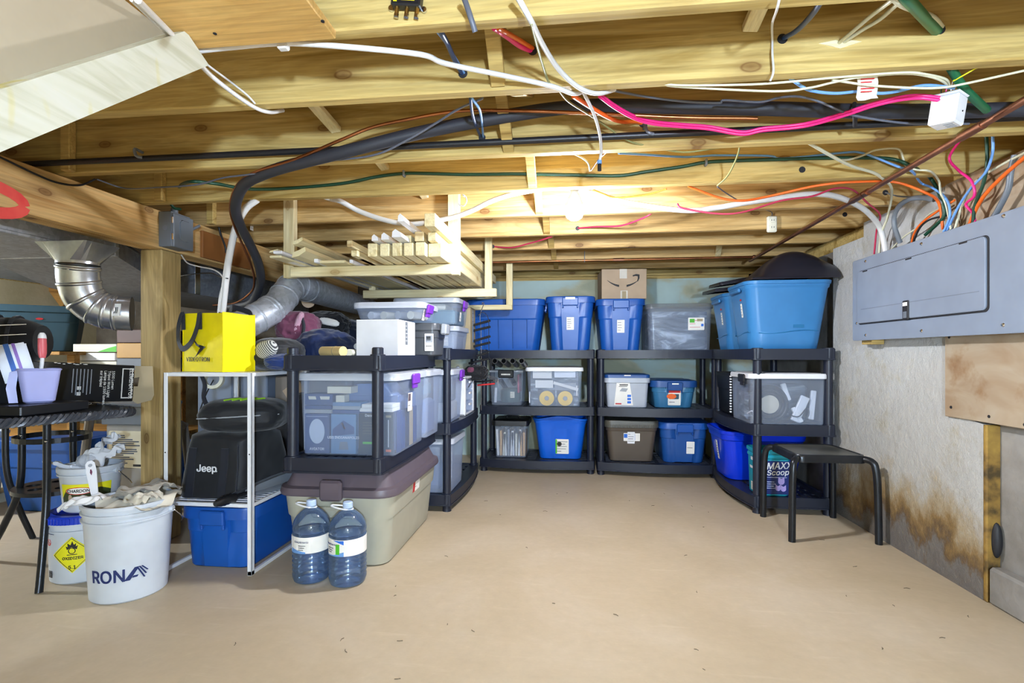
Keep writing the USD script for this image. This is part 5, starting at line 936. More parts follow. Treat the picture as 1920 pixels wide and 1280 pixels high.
for k, u in enumerate((698, 721, 744, 766, 788)): stick(f'{["first", "second", "third", "fourth", "fifth"][k]} from left of the short square posts in the rack', u, 2.30, 3.75, .046, .062 - .002 * (k % 2))
stick('outermost lower stud on the right of the rack', 815, 2.34, 4.1, .062, .064); stick('middle stud in the right-hand stack of the rack', 810, 2.30, 4.0, .040, .04, ZB + .066); stick('topmost stud of the right-hand stack, reaching farthest forward', 806, 2.20, 4.05, .05, .058, ZB + .108)
stick('squared post on the second layer of the rack with a barcode sticker', 786, 2.30, 3.7, .044, .045, ZB + .066); stick('narrow pale batten on the second layer of the rack', 764, 2.32, 3.6, .034, .034, ZB + .066)
tri = [(0, 0), (1, 0), (.9, .55), (.35, 1), (.05, .7)]
stick('white trim end leaning left on the second layer', 703, 2.26, 3.5, .032, .03, ZB + .064, 'trim_white', tri); stick('second white trim end from left on the second layer', 722, 2.24, 3.5, .038, .032, ZB + .064, 'trim_white', tri); stick('widest white trim end on the second layer', 744, 2.20, 3.55, .046, .036, ZB + .064, 'trim_white', tri); stick('white trim raised highest, crossing above the others', 752, 2.12, 3.3, .03, .034, ZB + .112, 'trim_white', tri)
stick('long narrow rail left of the square posts', 655, 2.22, 3.8, .026, .03, ZB + .03, 'pale_wood_y'); stick('lower long rail left of the square posts', 664, 2.28, 3.8, .032, .028, ZB, 'pale_wood_y'); stick('short orange-tan rail beside the square posts', 676, 2.36, 3.7, .03, .05, ZB, 'beam_wood')
stick('wide flat panel lying in the middle of the rack', 622, 2.44, 3.9, .14, .014, ZB, 'plain_sap'); stick('white edge strip right of the flat panel', 658, 2.45, 3.9, .02, .018, ZB, 'trim_white'); stick('white edge strip left of the flat panel', 592, 2.42, 3.9, .022, .02, ZB, 'trim_white')
crown = [(0, 0), (.5, .15), (1, .6), (.95, 1), (.5, .7), (.1, .5)]
stick('crown moulding with a ragged end at the left of the rack', 560, 2.30, 3.85, .07, .05, ZB + .003, 'plain_sap', crown); stick('pale moulding propped on the crown moulding', 558, 2.26, 3.6, .05, .035, ZB + .055, 'pale_wood_y', crown)
stick('leftmost upper thin moulding in the rack', 513, 2.30, 3.7, .045, .016, ZB + .03, 'pale_wood_y', crown); stick('leftmost middle thin white moulding in the rack', 520, 2.26, 3.75, .045, .014, ZB + .016, 'trim_white'); stick('leftmost lower thin moulding in the rack', 516, 2.28, 3.8, .06, .012, ZB + .0005, 'plain_sap'); stick('fluted trim strip second from the left in the rack', 545, 2.40, 3.9, .04, .016, ZB, 'trim_white')

# ------------------------------------------------------------------ ducts
G = 'galvanized'
t = Thing('trunk_duct', 'big rectangular galvanized duct beyond the beam', 'duct', (-2.5, 0, 1.41)); yE = 2.28
t.part('trunk', MB().box(-.45, .28, YF + .1, yE, .005, .19, .004), 'galvanized'); t.part('drive_cleat', MB().box(-.46, .29, yE - .012, yE + .012, 0, .195, .004), 'galvanized'); t.part('seam', MB().box(-.45, .286, -1., yE - .02, .0, .014, .003), 'galvanized'); t.part('seam', MB().box(.276, .286, -1., yE - .02, .075, .085, .003), 'galvanized')
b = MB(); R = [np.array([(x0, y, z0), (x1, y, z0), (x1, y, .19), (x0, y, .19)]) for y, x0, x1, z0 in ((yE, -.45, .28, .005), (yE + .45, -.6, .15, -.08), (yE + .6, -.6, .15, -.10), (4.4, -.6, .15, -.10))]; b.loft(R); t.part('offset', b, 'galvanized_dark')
b = MB(); g = sg.Point(0, 0).buffer(.012, 8); b.poly(g, -.002, .0, tra(-.2, 1.55, .005)); t.part('hole', b, 'ink')
t.part('foil_tape', MB().box(.148, .154, yE + .70, yE + .745, -.10, .17, .002), 'foil')
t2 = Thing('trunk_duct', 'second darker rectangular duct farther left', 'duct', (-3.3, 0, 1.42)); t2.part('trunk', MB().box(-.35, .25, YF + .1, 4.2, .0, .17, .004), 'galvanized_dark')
def round_duct(label, pts, r, boot=None, m='shiny_tin', gores=(), cap=False, group=None):
    p = spline([np.array(q, float) for q in pts], 6); t = Thing('round_duct', label, 'duct', tuple(p[0])); q = p - p[0]
    t.part('pipe', MB().tube(q, r, 28, caps=False), m, smooth=50)
    for f in gores:
        i = min(int(f * (len(q) - 1)), len(q) - 2); d = unit(q[i + 1] - q[i]); t.part('crimp_ring', MB().tube([q[i] - d * .008, q[i] - d * .003, q[i] + d * .003, q[i] + d * .008], [r, r + .004, r + .004, r], 28, caps=False), m, smooth=50)
    return t, q
e0 = np.array([-2.45, 1.98, 1.41])
pts = [atx(150, 487, -2.30)]; 
E = [aty(147, 497, 2.02), aty(148, 525, 2.03), aty(158, 556, 2.05), aty(182, 577, 2.08), aty(212, 586, 2.11), aty(248, 588, 2.15)]
t, q = round_duct('shiny round elbow duct dropping from the trunk towards the post', E, .078, gores=(.04, .24, .45, .62, .75, .86))
top = E[0]; n = 28; ang = np.arange(n) * 2 * math.pi / n; circ = np.stack([.078 * np.cos(ang), .078 * np.sin(ang), np.zeros(n)], 1)
sqr = np.stack([np.clip(1.5 * np.cos(ang), -1, 1) * .125, np.clip(1.5 * np.sin(ang), -1, 1) * .085, np.full(n, 1.41 - top[2])], 1)
t.part('boot', MB().loft([circ, circ + A(0, 0, .012), sqr], (False, False)), 'shiny_tin', 'square-to-round boot', smooth=25)
M4 = frame(q[-3] + A(.025, -.078, .01), (1, .1, 0), (0, .2, 1)); t.part('label', MB().box(-.02, .02, -.028, .028, 0, .001, M=M4), 'paper', 'small barcode label'); b = MB(); [b.box(-.012 + k * .006, -.009 + k * .006, -.016, .012, .001, .0016, M=M4) for k in range(4)]; t.part('print', b, 'ink', kind='stuff')
t.part('screw', MB().ball((.03, -.074, -.03), .004, sub=1), 'chrome'); t.part('damper_inside', MB().cyl(q[-1] - unit(q[-1] - q[-2]) * .01, q[-1], .074, 20), 'ink', 'dark open end')
D2_ = [aty(452, 612, 2.36), aty(487, 593, 2.44), aty(520, 572, 2.54), aty(538, 548, 2.62), aty(552, 536, 2.70), aty(575, 541, 2.82), aty(640, 561, 3.35), aty(690, 576, 3.9)]
t, q = round_duct('dull round elbow duct behind the yellow bag running back under the lumber', D2_, .075, m='galvanized', gores=(.02, .13, .22, .25, .40, .52, .66, .72))
t = Thing('felt_pad', 'round tan cardboard disc stuck under the dull duct', 'disc', tuple(aty(578, 563, 3.0))); t.part('disc', MB().cyl((0, 0, 0), (0, .006, 0), .046, 24), 'cardboard'); t.part('plug', MB().box(-.012, .01, -.002, 0, -.005, .02, .001), 'ink')
run('white insulated hose hanging between the beam and the yellow bag', [(482, 374, 2.20), (460, 392, 2.2), (443, 425, 2.22), (432, 470, 2.25), (424, 520, 2.28), (417, 585, 2.3)], .016, W, 'hose', 'hose')
run('thin white wire looping from the post to the hose', [(340, 478, 2.42), (352, 493, 2.4), (375, 500, 2.38), (402, 506, 2.33), (418, 522, 2.30), (412, 555, 2.33), (408, 590, 2.33)], .0035, W); run('thin black wire from the duct to the hose', [(336, 518, 2.5), (360, 514, 2.45), (395, 512, 2.38), (412, 519, 2.30), (427, 522, 2.262)], .003, 'cable_black')
run('black cable hanging down the side of the beam, left of the insulated pipe', [X(408, 415, -1.975), X(414, 440, -1.972), X(422, 462, -1.97), X(424, 474, -1.968)], .006, 'cable_black')
run('thin black gas line along the trunk duct', [(200, 437, 2.2), (225, 452, 2.24), (262, 476, 2.28)], .006, 'cable_black')
plastic('label_farm', '33401e', .5); plastic('clear_white', 'd8dadf', .3); plastic('lime_ink', '9ad02a', .5); plastic('taupe_board', '857b70', .7); plastic('carton_gray', '9a958c', .7); plastic('form_paper', 'd8ceb0', .7); plastic('cap_pale', 'b4c8e4', .35); plastic('taupe_plastic', '6e665c', .45); cloth('rag_pink', 'b08a9c'); cloth('cloth_navy_dark', '141c30', .8)
mk('mesh_fabric', {'tc': ('texture_coordinate', {}), 'm': ('mapping', {'rotation': (.3, .5, .6), 'scale': (1, 1, 1)}), 'w': ('wave_texture', {'scale': 42., 'distortion': 1.2}), 'r': ('rgb_ramp', {'ramp': [(.35, col('3c3e44')), (.6, col('c4c4c0'))]}), 'p': ('principled_bsdf', {'roughness': .7})}, [('tc.object', 'm.vector'), ('m.vector', 'w.vector'), ('w.fac', 'r.fac'), ('r.color', 'p.base_color')])
# ------------------------------------------------------------------ soft shapes and lathe lettering
def lump(sx, sy, sz, seed=0, amp=.18, freq=2.2, sub=4, ridge=.5, flat=.0, sq=2.6):
    """soft crumpled mass of the given size, base at z = 0"""
    m = trimesh.creation.icosphere(sub, 1.0); v = m.vertices.copy()
    v = np.sign(v) * np.abs(v) ** (2 / sq) ; v /= np.abs(v).max()
    f = meshkit.fbm(v * freq + 7.3 * seed + 50, 4, seed); r = 1 - 2 * np.abs(meshkit.fbm(v * freq * 1.4 + 31 * (seed + 1) + 90, 3, seed + 5) - .5)
    k = 1 + amp * ((f - .5) * 2 * (1 - ridge) + (r - .7) * 1.6 * ridge); v = v * k[:, None] * np.array([sx, sy, sz]) / 2
    z0 = v[:, 2].min(); v[:, 2] -= z0; v[:, 2] = np.maximum(v[:, 2], flat * sz) - flat * sz
    return MB().add(v, m.faces)
def bend_text(txt, h, r, az, z, depth=.0012, bold=True, sx=1., slant=0., k=0.):
    m = meshkit.text_mesh(txt, h, depth, bold); m = m.subdivide_to_size(.008); v = m.vertices.copy(); v[:, 0] -= v[:, 0].mean(); v[:, 0] = v[:, 0] * sx + v[:, 1] * slant
    a = math.radians(az) + v[:, 0] / r; q = r + v[:, 2] + .0006 + k * v[:, 1]; return np.column_stack([q * np.cos(a), q * np.sin(a), v[:, 1] + z]), m.faces
def bend_poly(g, r, az, z, depth=.001, k=0.):
    b = MB()
    for q in getattr(g, 'geoms', [g]):
        m = trimesh.creation.extrude_polygon(q, depth, engine='earcut').subdivide_to_size(.010); a = math.radians(az) + m.vertices[:, 0] / r; e = r + m.vertices[:, 2] + .0005 + k * m.vertices[:, 1]
        b.add(np.column_stack([e * np.cos(a), e * np.sin(a), m.vertices[:, 1] + z]), m.faces)
    return b
def bucket(t, r0, r1, h, m='bucket_white', ribs=2, bail=None):
    w = .003; pr = [(0, 0), (r0 - .006, 0), (r0, .006)]; rz = lambda z: r0 + (r1 - r0) * z / h
    top = h * .80; pr += [(rz(top), top)]
    for k in range(ribs): z = top + (h - top) * (k + .4) / (ribs + .6); pr += [(rz(z) , z - .004), (rz(z) + .007, z - .003), (rz(z) + .007, z + .003), (rz(z) + .001, z + .004)]
    pr += [(r1, h - .016), (r1 + .006, h - .014), (r1 + .006, h - .002), (r1 + .003, h), (r1 - w, h - .001), (rz(top) - w, top), (r0 - w, .012), (0, .012)]
    p = t.part('body', MB().lathe(pr, 48), m, smooth=35)
    if bail is not None:
        a = math.radians(bail); c, s = math.cos(a), math.sin(a); z = h * .86
        q = [(c * (rz(z) + .006), s * (rz(z) + .006), z), (c * (rz(z) + .02), s * (rz(z) + .02), z - .01), (c * (rz(z) + .032) - s * .03, s * (rz(z) + .032) + c * .03, z - .045), (c * (r1 + .006) - s * .08, s * (r1 + .006) + c * .08, z - .075)]
        t.part('bail', MB().tube(q, .0022, 6, 5), 'chrome'); t.part('bail_ear', MB().cyl(np.array(q[0]) - A(c, s, 0) * .006, np.array(q[0]) + A(c, s, 0) * .006, .012, 12), m)
    return p
def rag(sx, sy, hh, seed, n=56, th=.003, dome=.03, fold=.03, hang=0., rim=.15, freq=1.):
    """one crumpled cloth: a sheet with soft ridged folds, rounded outline"""
    u = np.linspace(-1, 1, n); gx, gy = np.meshgrid(u, u, indexing='ij'); s = 1 - .18 * (gx * gy) ** 2 * 2; q = np.column_stack([(gx * s).ravel(), (gy * s).ravel(), np.zeros(n * n)])
    no = lambda f, k, o=2: meshkit.fbm(q * f * freq + 13.7 * seed + 31 * k + 50, o, seed + k) - .5
    wob, wo2 = no(1.1, 1), no(1.1, 2); e = 1 + .5 * no(.8, 3, 1)
    x, y = q[:, 0] * sx / 2 * e + wob * .05, q[:, 1] * sy / 2 * e + wo2 * .05
    d = A(wob, wo2, wob * 0).T * 1.6; f1 = np.abs(meshkit.fbm((q + d) * A(1.9, 1.2, 1) * freq + seed * 5 + 20, 2, seed + 3) - .5) * 2; f2 = np.abs(meshkit.fbm((q + d * .6) * A(2.4, 4.2, 1) * freq + seed * 3 + 70, 2, seed + 4) - .5) * 2
    r2 = q[:, 0] ** 2 + q[:, 1] ** 2; z = dome * (1 - r2 / 2) + fold * (1 - np.minimum(f1 * 2.2, 1)) ** 1.5 + .45 * fold * (1 - np.minimum(f2 * 2.2, 1)) ** 1.5
    if hang: dd = np.hypot(x, y) - rim; z = np.where(dd > 0, z - dd * hang, z)
    from scipy.ndimage import gaussian_filter as gf
    x, y, z = (gf(k.reshape(n, n), 1.7, mode='nearest').ravel() for k in (x, y, z))
    P = np.column_stack([x, y, z - z.min() * (not hang) + hh]); I = np.arange(n * n).reshape(n, n); f = np.stack([I[:-1, :-1], I[1:, :-1], I[1:, 1:], I[:-1, 1:]], -1).reshape(-1, 4)
    V = np.vstack([P, P - A(0, 0, th)]); return MB().add(V, np.vstack([f, f[:, ::-1] + n * n]))

# ------------------------------------------------------------------ buckets on the left
RB = (-1.728, 1.838)
t = Thing('bucket', 'large white plastic bucket with navy lettering, heaped with rags', 'bucket', (*RB, 0)); p = bucket(t, .126, .147, .365, bail=18)
KR = .021 / .365; rr_ = .126 + KR * .085 + .0006
v, f = bend_text('RON', .044, rr_, -73.5, .085, sx=.92, k=KR); t.part('lettering', MB().add(v, f), 'navy_ink', on=p, smooth=False)
g = shapely.union_all([sg.Polygon([(-.006, 0), (.012, 0), (.040, .046), (.026, .046)])] + [sg.Polygon([(.030 + q * .0075, .046), (.0355 + q * .0075, .046), (.060 + q * .0052, .012 * q), (.0545 + q * .0052, .012 * q)]) for q in range(3)] + [sg.Polygon([(.018, .008), (.034, .008), (.038, .015), (.022, .015)])])
t.part('lettering', bend_poly(g, rr_, -51.5, .085, k=KR), 'navy_ink', 'striped slanting letter A', on=p, smooth=False)
rb = lambda name, label, m, mb, loc, rz=0: (lambda t: t.part('cloth', mb, m, smooth=70))(Thing(name, label, 'rag', loc, rz))
rb('rag', 'cream crumpled rag heaped across the large white bucket', 'rag_cream', rag(.29, .27, .0, 3, dome=.035, fold=.035), (RB[0] + .012, RB[1] + .005, .338), 20)
rb('rag', 'grey crumpled rag on top of the cream one, behind', 'rag_gray', rag(.22, .17, .0, 8, dome=.025, fold=.035), (RB[0] + .045, RB[1] + .035, .375), 50)
rb('rag', 'white cloth spilling over the left lip of the large bucket', 'rag_white', rag(.17, .10, .0, 5, dome=.012, fold=.02, hang=.7, rim=.045), (RB[0] - .105, RB[1] - .075, .362), 60)
rb('rag', 'pale rag with grey marks at the right lip of the large bucket', 'rag_cream', rag(.15, .12, .0, 12, dome=.015, fold=.028), (RB[0] + .085, RB[1] - .035, .366), -30)
OB = (-2.046, 1.966)
t = Thing('bucket', 'white chemical pail with a blue ribbed lid and yellow diamond sign', 'bucket', (*OB, 0)); p = bucket(t, .122, .132, .252, ribs=1)
lp = t.part('lid', MB().lathe([(0, .262), (.105, .262), (.112, .276), (.134, .276), (.140, .268), (.141, .246), (.134, .243)], 48), 'lid_royal', 'royal blue lid with a ribbed edge', smooth=35)
b = MB()
for k in range(64): a = k / 64 * 2 * math.pi; b.box(.139, .1445, -.0028, .0028, .246, .270, .001, rot(math.degrees(a)))
t.part('lid_ribs', b, 'lid_royal', on=lp, kind='stuff')
azc = math.degrees(math.atan2(-OB[1], -OB[0])); az = azc - 22; r_ = .1272; KO = .04
dia = sg.Polygon([(0, -.074), (.074, 0), (0, .074), (-.074, 0)]); sgn = t.part('hazard_sign', bend_poly(dia, r_, az, .122, k=KO), 'yellow_ink', 'yellow hazard diamond', on=p, smooth=False)
fl_ = [sg.Polygon([(-.016, .022), (-.020, .036), (-.013, .033), (-.014, .048), (-.004, .040), (.002, .056), (.007, .041), (.014, .047), (.013, .034), (.020, .038), (.016, .022), (.0, .032)]), sg.Point(0, .017).buffer(.0125, 12).difference(sg.Point(0, .017).buffer(.0098, 12)), sg.box(-.017, .000, .017, .0025), dia.buffer(-.004).difference(dia.buffer(-.0055))]
t.part('flame_symbol', bend_poly(shapely.union_all(fl_), r_ + .0012, az, .122, k=KO), 'ink', on=p, smooth=False)
for s_, h_, z_ in (('OXIDIZER', .0105, .104), ('5.1', .013, .066)): v, f = bend_text(s_, h_, r_ + .0016 - (.122 - z_) * KO, az, z_, k=KO); t.part('lettering', MB().add(v, f), 'ink', on=p, smooth=False)
t.part('print', bend_poly(sg.Point(0, 0).buffer(.014, 12).difference(sg.Point(0, 0).buffer(.010, 12)).union(sg.Polygon([(-.009, .007), (.007, -.009), (.010, -.007), (-.007, .009)])), .1275, az - 46, .17), 'red_ink', 'red prohibition mark', on=p, smooth=False)
t.part('print', bend_poly(shapely.union_all([sg.box(-.012, .0 + k * .0055, .012, .0035 + k * .0055) for k in range(5)]), .125, az - 44, .028), 'ink', on=p, smooth=False); t.part('print', bend_poly(shapely.union_all([sg.box(-.03 + .008 * k, k * .006, .012, .003 + k * .006) for k in range(4)]), .125, az + 34, .052), 'ink', on=p, smooth=False); t.part('print', bend_poly(shapely.union_all([sg.box(-.024, -.001, .02, .0015), sg.box(-.03, .006, .01, .0075)]), .129, az - 40, .205), 'navy_ink', on=p, smooth=False)
CB = (-2.03, 1.968)
t = Thing('bucket', 'small white lunch pail with a farm label, stacked on the chemical pail', 'bucket', (*CB, .279)); p = bucket(t, .092, .108, .185, ribs=2, bail=5); az = azc - 12
g = sg.box(-.085, .0, .085, .085); lb = t.part('label', bend_poly(g, .0958, az, .035, k=.0865), 'label_farm', 'dark green picture label', on=p, smooth=False); t.part('print', bend_poly(sg.box(-.085, .066, .085, .085).union(sg.Polygon([(-.085, .066), (-.06, .066), (-.085, .03)])).union(sg.Polygon([(.05, .066), (.085, .066), (.085, .05)])), .0968, az, .036, k=.0865), 'yellow_ink', on=p, smooth=False)
el = affinity.scale(sg.Point(-.02, .058).buffer(1, 20), .046, .015); t.part('print', bend_poly(el, .0973, az, .036, k=.0865), 'red_ink', on=p, smooth=False); t.part('print', bend_poly(affinity.scale(el, .9, .84), .0980, az, .036, k=.0865), 'paper', on=p, smooth=False); v, f = bend_text('CHARDON', .0115, .1032, az - 11.5, .0885, k=.0865); t.part('lettering', MB().add(v, f), 'ink', on=p, smooth=False)
t.part('print', bend_poly(affinity.scale(sg.Point(-.005, .018).buffer(1, 14), .03, .013), .0973, az, .036, k=.0865), 'yellow_ink', on=p, smooth=False); t.part('print', bend_poly(affinity.scale(sg.Point(-.05, .024).buffer(1, 10), .008, .02), .0973, az, .036, k=.0865), 'cardboard', on=p, smooth=False)
t = Thing('plastic_bag', 'crumpled white shopping bag standing up in the small lunch pail', 'bag', (CB[0] + .02, CB[1] + .02, .45), 35); t.part('bag', rag(.24, .12, 0, 21, dome=.05, fold=.05, freq=.8).xf(rot(-26, (0, 1, 0))), 'clear_white'); t.part('bag_flap', rag(.15, .10, .02, 22, dome=.03, fold=.04, freq=.8).xf(rot(-38, (0, 1, 0)) @ tra(.05, .02, .02)), 'clear_white')
t = Thing('plastic_bag', 'thin see-through bag at the left lip of the small lunch pail', 'bag', (CB[0] - .085, CB[1] - .05, .455), 20); t.part('bag', rag(.17, .07, 0, 23, dome=.015, fold=.02).xf(rot(16, (0, 1, 0))), 'clear_white'); t.part('bag_end', lump(.07, .06, .05, 24).xf(tra(.09, .0, .0)), 'clear_film')
def scoop():
    p0, p1 = aty(169, 868, 1.845), aty(177, 926, 1.80); d = unit(p1 - p0); t = Thing('scoop', 'white flat plastic scoop handle leaning on the small pail', 'scoop', tuple(p0)); L = np.linalg.norm(p1 - p0); side = unit(np.cross(d, (-.6, .7, .2))); M4 = frame((0, 0, 0), side, -d)
    g = sg.Polygon([(-.008, -L), (.010, -L), (.015, -.04), (.013, -.004), (.006, .006), (-.006, .006), (-.013, -.004), (-.014, -.04)]).buffer(.002); t.part('handle', MB().poly(g, -.004, .004, M4), 'white_plastic'); t.part('hole', MB().poly(sg.Point(0, -.012).buffer(.007, 12), .004, .0045, M4), 'gray_light'); t.part('print', MB().poly(sg.Polygon([(-.002, -.03), (.002, -.03), (.004, -.042), (.0, -.056), (-.004, -.044)]), .004, .0045, M4), 'cloth_burgundy')
scoop()

# ------------------------------------------------------------------ white metal rack and what it carries
RX0, RX1, RY0, RY1, RZ = -1.722, -1.337, 2.02, 2.48, .852
def white_rack():
    t = Thing('wire_rack', 'white enamelled steel rack carrying the yellow bag', 'rack', (0, 0, 0)); w = .02
    for x in (RX0, RX1):
        for y in (RY0, RY1): b = MB(); b.box(x - w / 2, x + w / 2, y - w / 2, y - w / 2 + .004, .0, RZ, .001); b.box(x - w / 2 if x < -1.5 else x + w / 2 - .004, x - w / 2 + .004 if x < -1.5 else x + w / 2, y - w / 2, y + w / 2, .0, RZ, .001); b.box(x - w / 2, x + w / 2, y - w / 2, y + w / 2, .0, .02, .002); lg = t.part('leg', b, 'white_enamel'); t.part('bolt_hole', MB().cyl((x, y - w / 2 - .001, .51), (x, y - w / 2 + .001, .51), .003, 8), 'ink', on=lg)
    for z, zz in ((RZ - .008, 'top'), (.292, 'mid')):
        for y in (RY0, RY1): t.part('rail', MB().box(RX0, RX1, y - .008, y + .008, z - .008, z + .008, .002), 'white_enamel')
        for x in (RX0, RX1): t.part('rail', MB().box(x - .006, x + .006, RY0, RY1, z - .008, z + .008, .002), 'white_enamel')
        b = MB()
        for k in range(16): y = RY0 + .02 + k * .028; b.cyl((RX0, y, z + .002), (RX1, y, z + .002), .0028, 6)
        t.part('wire_shelf', b, 'white_enamel')
    for x in (RX0, RX1): t.part('floor_rail', MB().box(x - .008, x + .008, RY0, RY1, .0, .016, .002), 'white_enamel')
    t.part('bracket', MB().box(RX1 - .0, RX1 + .014, RY1 - .03, RY1 + .0, RZ - .04, RZ - .0, .003), 'white_enamel'); t.part('tray', MB().box(RX0 + .01, RX1 - .01, RY0 + .01, RY1 - .01, RZ - .002, RZ + .001), 'white_enamel')
white_rack()
def yellow_bag():
    t = Thing('shopping_bag', 'bright yellow square shopping bag with black straps and lettering', 'bag', (-1.473, 2.032, RZ + .002), -18.8); W, D, Hh = .27, .155, .255; n = 13
    def wall(p0, p1, nrm, seed, amp=.006):
        s = np.linspace(0, 1, n); zz = np.linspace(0, 1, n); P = []
        for v in zz:
            for u in s: q = np.array(p0) * (1 - u) + np.array(p1) * u; k = (meshkit.fbm(np.array([[u * 2.4, v * 2.6, seed * 3.1 + 5]]), 3, seed)[0] - .5) * 2 * amp * 4 * u * (1 - u) + .006 * math.sin(v * 3) * (u > .5) * u * (1 - u); P.append((q[0] + nrm[0] * k, q[1] + nrm[1] * k, v * Hh * (1 + .012 * math.sin(3 * u + seed))))
        P = np.array(P); Q = P - np.array([*nrm, 0]) * .0022; I = np.arange(n * n).reshape(n, n); f = np.stack([I[:-1, :-1], I[:-1, 1:], I[1:, 1:], I[1:, :-1]], -1).reshape(-1, 4); b = MB().add(np.vstack([P, Q]), np.vstack([f, f[:, ::-1] + n * n])); return b
    b = MB(); ws = [((-W, 0), (0, 0), (0, -1), 1), ((0, 0), (0, D), (1, 0), 2), ((0, D), (-W, D), (0, 1), 3), ((-W, D), (-W, 0), (-1, 0), 4)]
    for p0, p1, nn, sd in ws: q = wall(p0, p1, nn, sd); b.V += q.V; b.F += [f + b.n for f in q.F]; b.n += q.n
    b.box(-W, 0, 0, D, 0, .003); p = t.part('body', b, 'bag_yellow', smooth=50); e = MB()
    for x, y in ((0, 0), (-W, 0), (0, D)): e.tube([(x, y - .001, 0), (x + .002, y - .001, Hh * .5), (x, y - .001, Hh)], .0022, 6, 4)
    t.part('seam', e, 'bag_yellow', on=p); M4 = frame((-W, -.0068, 0), (1, 0, 0), (0, 0, 1))
    def strap(pts, wd):
        s_ = spline(pts, 6); tg = np.gradient(s_, axis=0); R = []
        for q, d_ in zip(s_, tg): w_ = unit(np.cross(unit(d_), (0, 1, 0))) * .012; R.append(np.array([q + w_, q - w_, q - w_ - A(0, .002, 0), q + w_ - A(0, .002, 0)]))
        t.part('strap', MB().loft(R), 'strap_black')
    strap([(-W + .13, -.006, Hh - .07), (-W + .13, -.008, Hh + .003), (-W + .125, -.016, Hh - .06), (-W + .10, -.026, Hh - .125), (-W + .05, -.03, Hh - .155), (-W + .012, -.026, Hh - .12), (-W - .004, -.016, Hh - .05), (-W + .012, -.008, Hh + .003), (-W + .015, -.006, Hh - .07)], 0)
    strap([(-W + .10, D + .004, Hh - .06), (-W + .10, D + .002, Hh + .004), (-W + .14, D - .02, Hh + .032), (-.10, D - .03, Hh + .035), (-.05, D - .01, Hh + .02), (-.03, D + .002, Hh + .004), (-.03, D + .004, Hh - .05)], 0)
    g = sg.Polygon([(.062, .148), (.118, .108), (.068, .078), (.092, .110)]).union(sg.Polygon([(.062, .135), (.118, .106), (.10, .104), (.085, .112)])); t.part('emblem', MB().poly(affinity.scale(sg.Polygon([(.058, .150), (.085, .122), (.125, .112), (.072, .074), (.098, .108), (.078, .118)]), 1.35, 1.2), 0, .001, M4 @ tra(.03, -.004, 0)), 'ink', 'black angular mark', on=p, smooth=False)
    t.part('lettering', MB().text('VIDEOTRON', .0185, M4 @ tra(.114, .045, .0), .001, False, sx=1.05), 'ink', on=p, smooth=False)
yellow_bag()
def on_top(mb, x, y, rad=.035):
    v = np.vstack(mb.V); m = np.hypot(v[:, 0] - x, v[:, 1] - y) < rad; return v[m, 2].max() if m.any() else v[:, 2].max()
def duffel():
    t = Thing('duffel_bag', 'black zippered duffel with white lettering on the rack', 'bag', (-1.56, 2.075, .302)); W, D, Hh = .31, .36, .27; n, k = 13, 14; R = []
    for z in np.linspace(0, 1, k):
        r, _, nn = rr(W * (1 - .05 * z ** 2), D * (1 - .16 * z ** 2), .05, z * Hh, np.linspace(-1, 1, n), np.linspace(-1, 1, n)); w = meshkit.fbm(r * 7 + 4, 3, 3) - .5; r = r + nn * w[:, None] * .03; r[:, 2] += .05 * z ** 3 * (meshkit.fbm(r * A(7, 5, 0) + 9, 2, 6) - .6); R.append(r)
    R += [R[-1] * A(.85, .8, 1) + A(0, 0, .012), R[-1] * A(.4, .4, 1) + A(0, 0, .02)]; b = MB().loft(R).xf(tra(0, D / 2, 0)); p = t.part('body', b, 'duffel_black', smooth=60); V = np.vstack(b.V)
    def front(x, z): m = (np.abs(V[:, 0] - x) < .03) & (np.abs(V[:, 2] - z) < .03); return (V[m, 1].min() if m.any() else 0) - .002
    for x in (-.095, .055):
        zs = np.linspace(.006, .215, 8); t.part('webbing', MB().loft([np.array([(x - .017, front(x, z), z), (x + .017, front(x, z), z), (x + .017, front(x, z) + .006, z), (x - .017, front(x, z) + .006, z)]) for z in zs]), 'strap_black', on=p)
    t.part('piping', MB().tube([(.12, front(.12, .01), .01), (.122, front(.122, .12), .12), (.115, front(.115, .2), .2), (.1, .05, .265)], .003, 6, 6), 'strap_black', on=p); M4 = frame((0, front(-.02, .12) - .0035, 0), (1, 0, 0), (0, 0, 1)); t.part('lettering', MB().text('Jeep', .030, M4 @ tra(-.02, .115, .001), .003, True), 'white_plastic', on=p, smooth=False); t.part('lettering', MB().poly(sg.Point(.026, .117).buffer(.003, 8), .001, .004, M4), 'white_plastic', on=p)
duffel()
t = Thing('folded_bag', 'black gym bag with lime stripes lying on the duffel', 'bag', (-1.51, 2.24, .578), 18); gb = lump(.36, .30, .15, 9, .10, 1.4, flat=.04, sq=3.2); p = t.part('body', gb, 'duffel_black', smooth=60)
for k in range(4):
    x0 = -.06 + k * .034; q = [A(x0 + s_ * .05, -.10 + s_ * .07, 0) for s_ in np.linspace(0, 1, 5)]; q = [A(a[0], a[1], on_top(gb, a[0], a[1], .02) + .001) for a in q]; t.part('stripe', MB().tube(q, .004, 6, 3), 'lime_ink', on=p)
t.part('zipper', MB().tube([(-.16, -.13, .07), (-.05, -.152, .075), (.08, -.148, .08), (.17, -.10, .08)], .003, 6, 6), 'gray_light', on=p)
t = Thing('folded_bag', 'soft plain black bag slumped behind the duffel', 'bag', (-1.47, 2.757, .0), 0); t.part('body', lump(.40, .135, .70, 11, .12, 1.6), 'cloth_black', smooth=60); t.part('zip_tag', MB().box(.10, .108, -.072, -.066, .50, .54, .001), 'gray_light')
